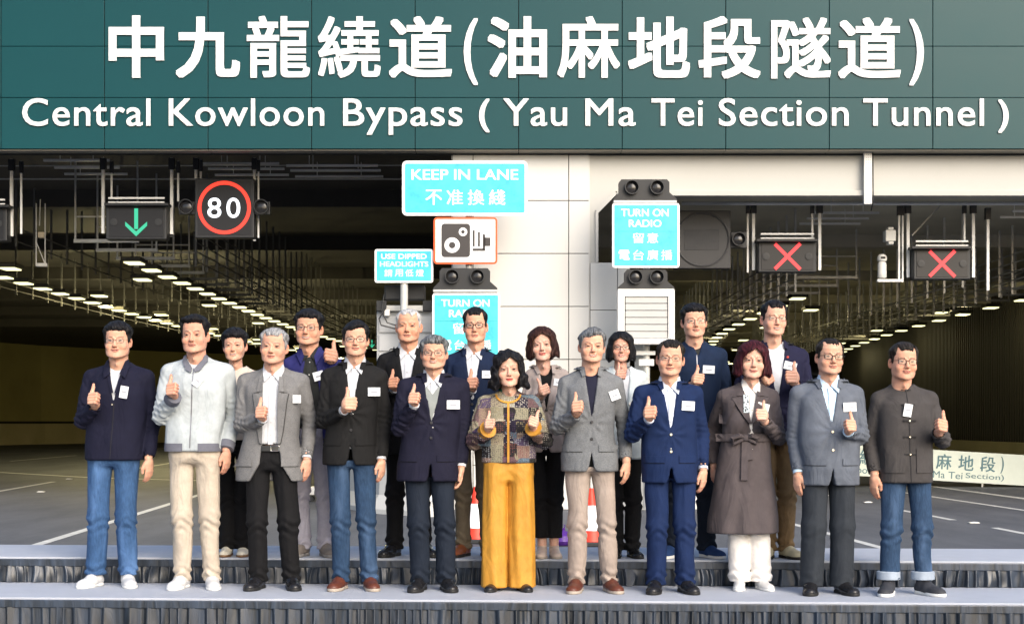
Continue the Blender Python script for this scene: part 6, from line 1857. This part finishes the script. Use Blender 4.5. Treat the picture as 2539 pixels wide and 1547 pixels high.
def speed_sign():
    D = YS - .4; r = empty('speed_sign', W(556, 590, D), 'electronic speed limit sign showing 80 in a red ring', 'traffic sign'); inv = Matrix.Translation(-Vector(r.location))
    def par(o): o.parent = r; o.matrix_parent_inverse = inv; return o
    par(box_px(483, 630, 443, 590, D, .26, .015).build('housing', DKS)); par(box_px(490, 623, 450, 583, D - .01, .012, .002).build('screen', SCR))
    c = W(556, 515, D - .02); R1, R0 = 66 * D / F, 57 * D / F; n = 56; V = []; Fs = []
    for k in range(n):
        t = 2 * math.pi * k / n
        for rr in (R0, R1): V.append((c.x + rr * math.cos(t), c.y, c.z + rr * math.sin(t)))
        for rr in (R0, R1): V.append((c.x + rr * math.cos(t), c.y + .008, c.z + rr * math.sin(t)))
    for k in range(n):
        a = k * 4; b = ((k + 1) % n) * 4
        Fs += [(a, a + 1, b + 1, b), (a + 1, a + 3, b + 3, b + 1), (a, b, b + 2, a + 2)]
    par(MB().add(V, Fs).build('red_ring', RED))
    for ch, x0, x1 in (('8', 515, 549), ('0', 562, 596)): par(bold_letter(ch, x0, x1, 491, 541, .005, D, None, WLED, .004, 'digit', off=-.022))
    for s, x in ((-1, 463), (1, 649)):
        par(box_px(x - 20, x + 20, 500, 532, D + .04, .12, .01).build('lamp_bracket', DKS)); hood_lamp(W(x, 514, D + .03), .14, r, inv)
speed_sign()
def blank_sign():
    D = YS - .4; r = empty('speed_sign', W(1752, 667, D), 'switched off square electronic sign with a dark ring, right tunnel mouth', 'traffic sign'); inv = Matrix.Translation(-Vector(r.location))
    def par(o): o.parent = r; o.matrix_parent_inverse = inv; return o
    gy = mat('dark grey sign box', (.026, .026, .028), .55)
    par(box_px(1672, 1812, 522, 666, D, .26, .015).build('housing', gy))
    c = W(1742, 594, D - .006); mb = MB(); mb.tube([(c.x + .50 * math.cos(t), c.y, c.z + .50 * math.sin(t)) for t in [2 * math.pi * k / 48 for k in range(49)]], .022, 6); par(mb.build('ring', mat('ring grey', (.045, .045, .047), .6), None, True))
    par(box_px(1697, 1783, 569, 620, D - .008, .01, .001).build('led_matrix', mat('led matrix grey', (.05, .05, .052), .7, bump=.8, bscale=160)))
    par(box_px(1812, 1852, 575, 615, D + .04, .12, .01).build('lamp_bracket', DKS)); hood_lamp(W(1831, 594, D + .03), .13, r, inv)
blank_sign()

# ---------------------------------------------------------------- road signs in front of the pillar
def signblue():
    m, nt, b = _mat('cyan retroreflective sheet'); N, L = nt.nodes, nt.links
    tc = N.new('ShaderNodeTexCoord'); n = N.new('ShaderNodeTexNoise'); n.inputs['Scale'].default_value = 3.2; n.inputs['Detail'].default_value = 9; n.inputs['Roughness'].default_value = .75
    L.new(tc.outputs['Object'], n.inputs[0]); r = N.new('ShaderNodeValToRGB'); e = r.color_ramp.elements
    e[0].position = .33; e[0].color = (.015, .36, .54, 1); e[1].position = .52; e[1].color = (.045, .50, .56, 1)
    q = e.new(.75); q.color = (.06, .60, .64, 1)
    L.new(n.outputs[0], r.inputs[0]); L.new(r.outputs[0], b.inputs['Base Color']); b.inputs['Roughness'].default_value = .35
    return m
CYAN = signblue(); SWH = mat('white sign sheet', (.86, .87, .87), .4, var=.03)
def sign(name, x0, x1, y0, y1, D, label, texts, border=SWH, face=CYAN, rad=9, b=6, split=None, zoff=0):
    r = empty(name, W((x0 + x1) / 2, y1, D), label, 'road sign'); inv = Matrix.Translation(-Vector(r.location)); k = D / F
    def par(o): o.parent = r; o.matrix_parent_inverse = inv; return o
    c = W((x0 + x1) / 2, (y0 + y1) / 2, D)
    par(MB().prism(rrect((x1 - x0) * k, (y1 - y0) * k, rad * k, 5, c.x, c.z), D, D + .02).build('plate', border))
    par(MB().prism(rrect((x1 - x0 - 2 * b) * k, (y1 - y0 - 2 * b) * k, max(2, rad - b) * k, 5, c.x, c.z), D - .004, D + .001).build('face', face))
    for xs_ in (.28, .72):
        p = W(x0 + (x1 - x0) * xs_, (y0 + y1) / 2, D); par(MB().bar((p.x, D + .035, c.z - (y1 - y0) * k * .42), (p.x, D + .035, c.z + (y1 - y0) * k * .42), .03).build('back_rail', GALV))
    for (t, tx0, tx1, ty0, ty1, rr) in texts:
        if ord(t[0]) < 128: word_on(t, tx0, tx1, ty1, ty0, rr, D, par)
        else:
            n = len(t); gap = (tx1 - tx0) * .06 / max(1, n - 1) if n > 1 else 0
            wch = (tx1 - tx0) / (n + (n - 1) * .28)
            for i, c_ in enumerate(t):
                a = tx0 + i * wch * 1.28; par(bold_letter(c_, a, a + wch, ty0, ty1, rr, D, None, SWH, .002, 'character', 4 if rr < .012 else 8, off=-.0075))
    if split:
        p, q = W(x0 + b, split, D), W(x1 - b, split, D); par(MB().box(((p.x + q.x) / 2, D - .0045, p.z), (q.x - p.x, .002, .006)).build('seam', mat('seam blue', (.01, .25, .32), .6)))
    bolts = MB()
    for i in range(7):
        for yy in (y0 + b + 4, y1 - b - 4):
            p = W(x0 + b + 8 + (x1 - x0 - 2 * b - 16) * i / 6, yy, D); bolts.lathe([(.006, -.004), (.010, -.004), (.010, -.007), (.004, -.009)], p, 8, 'Y')
    par(bolts.build('rivets', mat('rivet', (.05, .35, .42), .4)))
    return r, par
def word_on(txt, x0, x1, yb, yc, rr, D, par):
    wd = []
    for i, c in enumerate(txt):
        if c == ' ': wd.append(None); continue
        pre = glyph(txt[:i + 1], 0, .5)[2][2]; b = glyph(c, 0, .5)[2]; wd.append((pre - (b[2] - b[0]), pre, b[1], b[3]))
    mn = wd[0][0]; mx_ = [w for w in wd if w][-1][1]; ch_ = glyph('H', 0, .5)[2][3]
    sc = (x1 - x0) / (mx_ - mn + 2 * rr); sv = (yb - yc) / ch_
    for c, w in zip(txt, wd):
        if w is None: continue
        a = x0 + (w[0] - mn) * sc
        par(bold_letter(c, a, a + (w[1] - w[0] + 2 * rr) * sc, yb - (w[3] + rr) * sv, yb - (w[2] - rr) * sv, rr, D, None, SWH, .002, 'character', 8, off=-.0075))
DS = 26.6
sign('road_sign', 997, 1308, 399, 535, DS, 'large cyan sign reading KEEP IN LANE with Chinese below, white border', [('KEEP IN LANE', 1020, 1285, 421, 446, .016), ('不准換綫', 1055, 1253, 471, 509, .012)], rad=12, b=7)
sign('road_sign', 929, 1074, 618, 701, DS + .1, 'small cyan sign reading USE DIPPED HEADLIGHTS on a grey post', [('USE DIPPED', 945, 1058, 630, 642, .018), ('HEADLIGHTS', 942, 1062, 649, 661, .018), ('請用低燈', 953, 1051, 668, 686, .008)], rad=6, b=5)
sign('road_sign', 1072, 1240, 727, 890, DS - .1, 'cyan TURN ON RADIO sign behind the man with black glasses', [('TURN ON', 1094, 1214, 743, 760, .018), ('RADIO', 1113, 1196, 769, 786, .018), ('留意', 1123, 1190, 801, 828, .010), ('電台廣播', 1094, 1218, 843, 868, .008)], rad=7, b=5, split=796)
sign('road_sign', 1518, 1685, 504, 664, DS, 'cyan TURN ON RADIO sign on the right over the louvred cabinet', [('TURN ON', 1540, 1658, 519, 537, .018), ('RADIO', 1559, 1640, 546, 563, .018), ('留意', 1569, 1632, 578, 603, .010), ('電台廣播', 1534, 1667, 620, 645, .008)], rad=7, b=5, split=574)
ORG = mat('orange red sign border', (.80, .10, .02), .4); BLK = mat('black sign print', (.035, .03, .03), .45)
r, par = sign('road_sign', 1075, 1233, 539, 655, DS + .02, 'white speed camera symbol sign with an orange red border', [], ORG, SWH, 9, 5)
k = DS / F
def flat(poly, y, m_, nm): return par(MB().prism([(W(x, yy, DS).x, W(x, yy, DS).z) for x, yy in poly], DS + .02 - y, DS + .021 - y + .001).build(nm, m_))
c_ = W(1130, 596, DS); par(MB().prism(rrect(71 * k, 83 * k, 8 * k, 5, c_.x, c_.z), DS + .010, DS + .015).build('symbol', BLK))
def disc(px, py, r_, y, m_):
    c = W(px, py, DS); par(MB().prism([(c.x + r_ * k * math.cos(t), c.z + r_ * k * math.sin(t)) for t in [2 * math.pi * i / 30 for i in range(30)]], DS + .02 - y, DS + .022 - y).build('symbol', m_))
disc(1121, 608, 19, .014, SWH); disc(1121, 608, 8, .018, BLK); disc(1148, 575, 10.5, .014, SWH); disc(1148, 575, 4.5, .018, BLK)
for p_ in ([(1172, 571), (1177, 571), (1177, 611), (1172, 611)], [(1185, 575), (1190, 575), (1190, 611), (1185, 611)], [(1197, 580), (1203, 582), (1203, 622), (1197, 617)], [(1172, 616), (1200, 616), (1203, 622), (1172, 622)], [(1201, 589), (1216, 589), (1216, 610), (1201, 610)]):
    flat(p_, .010, BLK, 'symbol')
def twin(x0, x1, y0, y1, xb0, xb1, D, label, seed=0):
    """twin hooded warning lamps on a flared base"""
    r = empty('warning_lamps', W((x0 + x1) / 2, y1, D), label, 'warning lamps'); inv = Matrix.Translation(-Vector(r.location))
    def par(o): o.parent = r; o.matrix_parent_inverse = inv; return o
    ym = y0 + (y1 - y0) * .62
    P_ = [(xb0, y1), (xb1, y1), (xb1, y1 - 4), (x1, ym), (x1, y0 + 7), (x1 - 6, y0), (x0 + 6, y0), (x0, y0 + 7), (x0, ym), (xb0, y1 - 4)]
    par(MB().prism([(W(x, y, D).x, W(x, y, D).z) for x, y in P_], D, D + .22).build('housing', DKS))
    par(box_px(xb0, xb1, y1, y1 + 6, D - .02, .26, .004).build('perforated_rail', GALV))
    for t in (.25, .75): hood_lamp(W(x0 + (x1 - x0) * t, y0 + (y1 - y0) * .40, D), 17.5 * D / F, r, inv)
twin(1090, 1215, 665, 718, 1074, 1233, DS, 'twin dark warning lamps above the lower left TURN ON RADIO sign')
twin(1535, 1660, 445, 497, 1522, 1678, DS + .05, 'twin dark warning lamps above the right TURN ON RADIO sign')
twin(1549, 1655, 668, 716, 1532, 1672, DS + .05, 'twin dark warning lamps between the right sign and the louvred cabinet')
# louvred cabinet
r = empty('louvred_cabinet', W(1602, 853, DS), 'white framed cabinet with grey louvres above the woman in the silver jacket', 'cabinet'); inv = Matrix.Translation(-Vector(r.location))
def par(o): o.parent = r; o.matrix_parent_inverse = inv; return o
WF = mat('white powder coat', (.68, .67, .64), .4, var=.04)
for x0, x1, y0, y1 in ((1532, 1549, 719, 853), (1657, 1673, 719, 853), (1549, 1657, 719, 735), (1549, 1657, 839, 853)):
    par(box_px(x0, x1, y0, y1, DS - .02, .30, .006).build('frame', WF))
par(box_px(1547, 1659, 733, 841, DS + .1, .18, .0).build('interior', BACK))
for i in range(6):
    y0 = 735 + i * 17.3; par(box_px(1551, 1655, y0 + .8, y0 + 16.6, DS + .01 + .0, .06, .004).build('louvre', mat('grey louvre', (.44, .44, .43), .5, var=.05)))
# grey equipment cabinet behind the white haired man
r = empty('equipment_cabinet', W(1003, 1100, DS + .6), 'pale grey equipment cabinet with black boxes on top behind the white haired man', 'cabinet'); inv = Matrix.Translation(-Vector(r.location))
GC = mat('pale grey cabinet', (.33, .34, .35), .5, var=.08)
par(box_px(934, 1075, 772, 1262, DS + .6, .8, .01).build('body', GC))
for i in range(3):
    for j in range(2): par(box_px(940 + j * 68, 1002 + j * 68, 784 + i * 46, 824 + i * 46, DS + .575, .03, .006).build('door_panel', mat('cabinet panel grey', (.40, .41, .42), .45, var=.05)))
par(box_px(936, 1072, 757, 771, DS + .5, .6, .01).build('shelf', GALV))
par(box_px(952, 1004, 707, 745, DS + .5, .2, .03).build('black_box', DKS)); par(box_px(1004, 1054, 707, 745, DS + .5, .2, .03).build('black_box', DKS))
for x0, x1 in ((933, 958), (1048, 1071)): par(box_px(x0, x1, 745, 771, DS + .48, .1, .01).build('bracket', DKS))
par(MB().tube([W(958, 760, DS + .4), W(940, 790, DS + .35), W(945, 806, DS + .35), W(980, 815, DS + .4), W(1005, 830, DS + .45)], .014, 6).build('cable', DKS, None, True))
par(MB().tube([W(952, 730, DS + .4), W(946, 770, DS + .38), W(960, 800, DS + .38), W(1000, 812, DS + .45)], .012, 6).build('cable', DKS, None, True))
par(box_px(953, 966, 767, 783, DS + .42, .1, .01).build('junction_box', WF))
def post(x, y0, y1, D, r_, label):
    a, b = W(x, y0, D), W(x, y1, D); b.z = max(b.z, 0); tag(MB().tube([a, b], r_, 14).build('sign_post', GALV, None, True), label, 'post')
post(1002, 690, 1262, DS + .2, .068, 'grey round post carrying the USE DIPPED HEADLIGHTS sign')
post(1163, 500, 1280, DS + .16, .06, 'grey round post carrying the KEEP IN LANE and camera signs')
post(1603, 497, 1262, DS + .4, .06, 'grey round post behind the right TURN ON RADIO sign and cabinet')
tag(box_px(1575, 1597, 855, 1262, DS + .7, .15, .0).build('cable_trunking', mat('ribbed trunking', (.40, .41, .40), .5, .3)), 'grey ribbed trunking below the louvred cabinet', 'trunking')
tag(box_px(1577, 1625, 870, 880, DS + .3, .12, .004).build('bracket_bar', WSTEEL), 'pale steel bracket bar left of the man in the royal navy suit', 'bracket')
tag(box_px(1584, 1622, 890, 907, DS + .3, .12, .01).build('junction_box', WF), 'small white junction box under the bracket bar', 'junction box')
# perforated upright on the beam, with camera gear
r = empty('perforated_upright', W(2153, 505, YP - .1), 'white perforated steel upright fixed down the cream beam', 'upright'); inv = Matrix.Translation(-Vector(r.location))
par(box_px(2143, 2162, 371, 506, YP - .14, .10, .004).build('channel', WF))
mb = MB()
for i in range(20):
    for j in range(3):
        p = W(2148 + j * 4.8, 378 + i * 6.4, YP - .142); mb.box(p, (.010, .003, .012))
h_ = mb.build('holes', mat('hole shadow', (.12, .12, .12), .9)); h_['kind'] = 'stuff'; par(h_)
par(MB().tube([W(2164, 375, YP - .1), W(2165, 500, YP - .1), W(2160, 522, YP + .3)], .012, 6).build('cable', DKS, None, True))
r = empty('camera', W(2187, 694, YS), 'white dome camera standing on a bracket left of the second red cross', 'camera'); inv = Matrix.Translation(-Vector(r.location))
c = W(2187, 690, YS)
par(MB().lathe([(.07, 0), (.085, .02), (.085, .10), (.085, .26), (.075, .30), (.065, .31)], c, 20).build('body', WF, None, True))
par(MB().lathe([(.05, .31), (.085, .33), (.095, .38), (.08, .43), (.04, .46)], c, 20).build('head', WF, None, True))
par(MB().box((c.x, c.y - .085, c.z + .385), (.09, .03, .045), None, .01).build('lens_window', SCR))
tag(box_px(2176, 2237, 692, 699, YS - .05, .12, .004).build('camera_bracket', WF), 'white bracket shelf under the dome camera', 'bracket')
r = empty('camera_box', W(2210, 604, YS), 'white camera control box on the thin post in the right tunnel mouth', 'box'); inv = Matrix.Translation(-Vector(r.location))
par(box_px(2196, 2222, 570, 598, YS - .15, .25, .015).build('body', WF)); par(box_px(2202, 2216, 563, 570, YS - .12, .2, .01).build('lid', WF)); par(box_px(2203, 2216, 598, 606, YS - .12, .2, .01).build('base', WF))
tag(MB().bar(W(2260, 585, 30), W(2336, 505, 30), .09, .02).build('cable_tray', GALV), 'slanting perforated cable tray above the second red cross', 'cable tray')
tag(MB().tube([W(100, 495, 31), W(98, 560, 31)], .012, 5).build('chain', GALV), 'thin chain above the hanging lamp at the left', 'chain')
r = empty('hoist', W(100, 660, 31), 'pale hoist with lattice sides hanging left of the green arrow', 'hoist'); inv = Matrix.Translation(-Vector(r.location))
par(box_px(93, 109, 575, 590, 31, .12, .02).build('lamp_head', mat('warm lamp plastic', (.5, .42, .3), .5)))
for x in (90, 112): par(MB().bar(W(x, 505, 31), W(x, 660, 31), .02).build('side_chain', GALV))
par(MB().bar(W(90, 600, 31), W(112, 655, 31), .015).build('brace', GALV)); par(box_px(89, 116, 652, 661, 31, .1, .01).build('base', GALV))
# banner inside the right tunnel
DB = 37.5; tilt = 3.4
r = empty('banner', W(2290, 1150, DB), 'pale green banner with the bypass name standing inside the right tunnel', 'banner'); r.rotation_euler = (0, math.radians(tilt), 0)
BAN = mat('pale mint banner', (.80, .88, .80), .55, var=.04)
INK = mat('grey blue banner print', (.13, .25, .29), .6)
def bpx(x, y): return ((x - 2290) * DB / F, -(y - 1148) * DB / F)
a_ = bpx(1960, 1111); b_ = bpx(2700, 1187)
MB().box(((a_[0] + b_[0]) / 2, .02, (a_[1] + b_[1]) / 2), (b_[0] - a_[0], .03, a_[1] - b_[1]), None, .004).build('panel', BAN, r)
def btext(ch, x0, x1, y0, y1, rr, nm='character'):
    V, Fs, bb = glyph(ch, 0, .5); X0, Z1 = bpx(x0, y0); X1, Z0 = bpx(x1, y1); PV = []; PF = []
    sx = (X1 - X0) / (bb[2] - bb[0] + 2 * rr); sz = (Z1 - Z0) / (bb[3] - bb[1] + 2 * rr)
    for k in range(5 if rr > 0 else 1):
        dx, dz = ((0, 0), (rr, 0), (-rr, 0), (0, rr), (0, -rr))[k]; n = len(PV)
        PV += [(X0 + (v[0] - bb[0] + rr + dx) * sx, -.002 - k * .0004 - (.002 if v[2] > 0 else 0), Z0 + (v[1] - bb[1] + rr + dz) * sz) for v in V]; PF += [tuple(i + n for i in f) for f in Fs]
    me = bpy.data.meshes.new(nm); me.from_pydata(PV, [], PF); me.update(); ob(nm, me, INK, r)
for ch, x in (('中', 1985), ('九', 2040), ('龍', 2095), ('繞', 2150), ('道', 2205), ('油', 2284), ('麻', 2340), ('地', 2395), ('段', 2449)): btext(ch, x - 19, x + 19, 1120, 1158, .012)
btext('(', 2243, 2251, 1118, 1160, .01); btext(')', 2481, 2489, 1118, 1160, .01)
for t_, a__, b__ in (('Central', 1975, 2062), ('Kowloon', 2070, 2164), ('Bypass', 2173, 2252), ('(Yau', 2262, 2306), ('Ma', 2315, 2344), ('Tei', 2353, 2388), ('Section)', 2396, 2491)): btext(t_, a__, b__, 1163, 1180, 0, 'word'); r.children[-1]['kind'] = 'stuff'
for x in (1970, 2200, 2440, 2680):
    p = bpx(x, 1187); MB().bar((p[0], .06, p[1] + .3), (p[0], .06, -(W(0, 1150, DB).z) - .02), .04).build('leg', GALV, r)
# cones and odds on the road behind the stage
def cone(px, py, label, sc=1.0):
    D = gD(py); x = (px - CXP) * D / F; r = empty('traffic_cone', (x, D, 0), label, 'traffic cone')
    oc = mat('cone red plastic', (.75, .045, .02), .45); wc = mat('cone white sleeve', (.85, .85, .85), .4)
    def R_(z): return .155 * sc * (1 - z / .80) + .018
    MB().box((0, 0, .03), (.42 * sc, .42 * sc, .06), None, .012).build('base', DKS, r)
    for z0, z1, m_ in ((.06, .20, oc), (.20, .52, wc), (.52, .74, oc)):
        e = .004 if m_ is wc else 0
        MB().lathe([(R_(z0) + e, z0 + .0005), (R_(z1) + e, z1 - .0005)], (0, 0, 0), 24).build('sleeve' if m_ is wc else 'cone_body', m_, r, True)
cone(1466, 1352, 'red and white traffic cone seen between the legs of the man in tweed', 1.15)
cone(1180, 1345, 'red and white traffic cone seen left of the mustard trousers', 1.1)
D = gD(1352); x = (1394 - CXP) * D / F
r = empty('bag', (x, D, 0), 'small purple bag lying on the road right of the cropped black trousers', 'bag')
PUR = mat('purple nylon', (.07, .02, .20), .4, bump=.6, bscale=25)
MB().lathe([(.02, 0), (.10, .01), (.14, .06), (.13, .13), (.07, .18), (.03, .20), (.035, .23)], (0, 0, 0), 18).build('body', PUR, r, True)
MB().tube([(-.03, 0, .2), (-.02, 0, .27), (.03, 0, .27), (.03, 0, .2)], .008, 6).build('handle', PUR, r, True)
D = gD(1300); x = (1075 - CXP) * D / F
r = empty('tripod', (x, D, 0), 'white metal tripod stand seen between the legs of the man in the grey jumper', 'tripod')
for t in (0, 2.1, 4.2): MB().tube([(0, 0, .55), (.28 * math.cos(t), .28 * math.sin(t), .01)], .016, 8).build('leg', WSTEEL, r, True)
MB().tube([(0, 0, .4), (0, 0, 1.3)], .02, 8).build('column', WSTEEL, r, True)
D = gD(1243); x = (786 - CXP) * D / F
r = empty('trolley', (x, D, 0), 'small white trolley with black castors between the lavender trouser legs', 'trolley')
MB().box((0, 0, .22), (.30, .4, .16), None, .02).build('body', WF, r)
for a in (-1, 1):
    for b in (-1, 1): MB().lathe([(.02, -.02), (.055, -.02), (.055, .02), (.02, .02)], (a * .11, b * .15, .056), 14, 'Y').build('castor', DKS, r, True)
for i, (px, py, lb) in enumerate([(2414, 1297, 'small white road stud between the two short dashes at the right'), (2151, 1246, 'small road stud left of the man in charcoal, near the lit road edge'),
                                  (102, 1220, 'nearer of two road studs by the left lane line'), (172, 1188, 'farther road stud by the left lane line')]):
    D = gD(py); x = (px - CXP) * D / F
    r = empty('road_stud', (x, D, 0), lb, 'road stud', 'white road studs on the asphalt')
    MB().box((0, 0, .012), (.16, .14, .016), None, .004).build('base', mat('stud plastic', (.6, .6, .58), .4), r); MB().box((0, -.05, .022), (.10, .03, .012), None, .003).build('reflector', mat('stud lens', (.8, .8, .8), .15), r)
# green arrow far inside the left tunnel
r = empty('lane_signal', W(922, 852, 70), 'tiny distant lane signal with a green arrow beside the man in the black blazer', 'traffic signal'); inv = Matrix.Translation(-Vector(r.location))
par(box_px(910, 934, 838, 866, 70, .3, .02).build('housing', DKS))
p, q, s_, t_ = W(922, 843, 69.9), W(922, 861, 69.9), W(915, 853, 69.88), W(929, 853, 69.88)
par(MB().bar(p, q, .05, .02).bar(s_, q, .05, .02).bar(t_, q, .05, .02).build('arrow', GRN))
print('all', round(time.time() - T0, 1), 'faces', sum(len(o.data.polygons) for o in bpy.data.objects if o.type == 'MESH'))
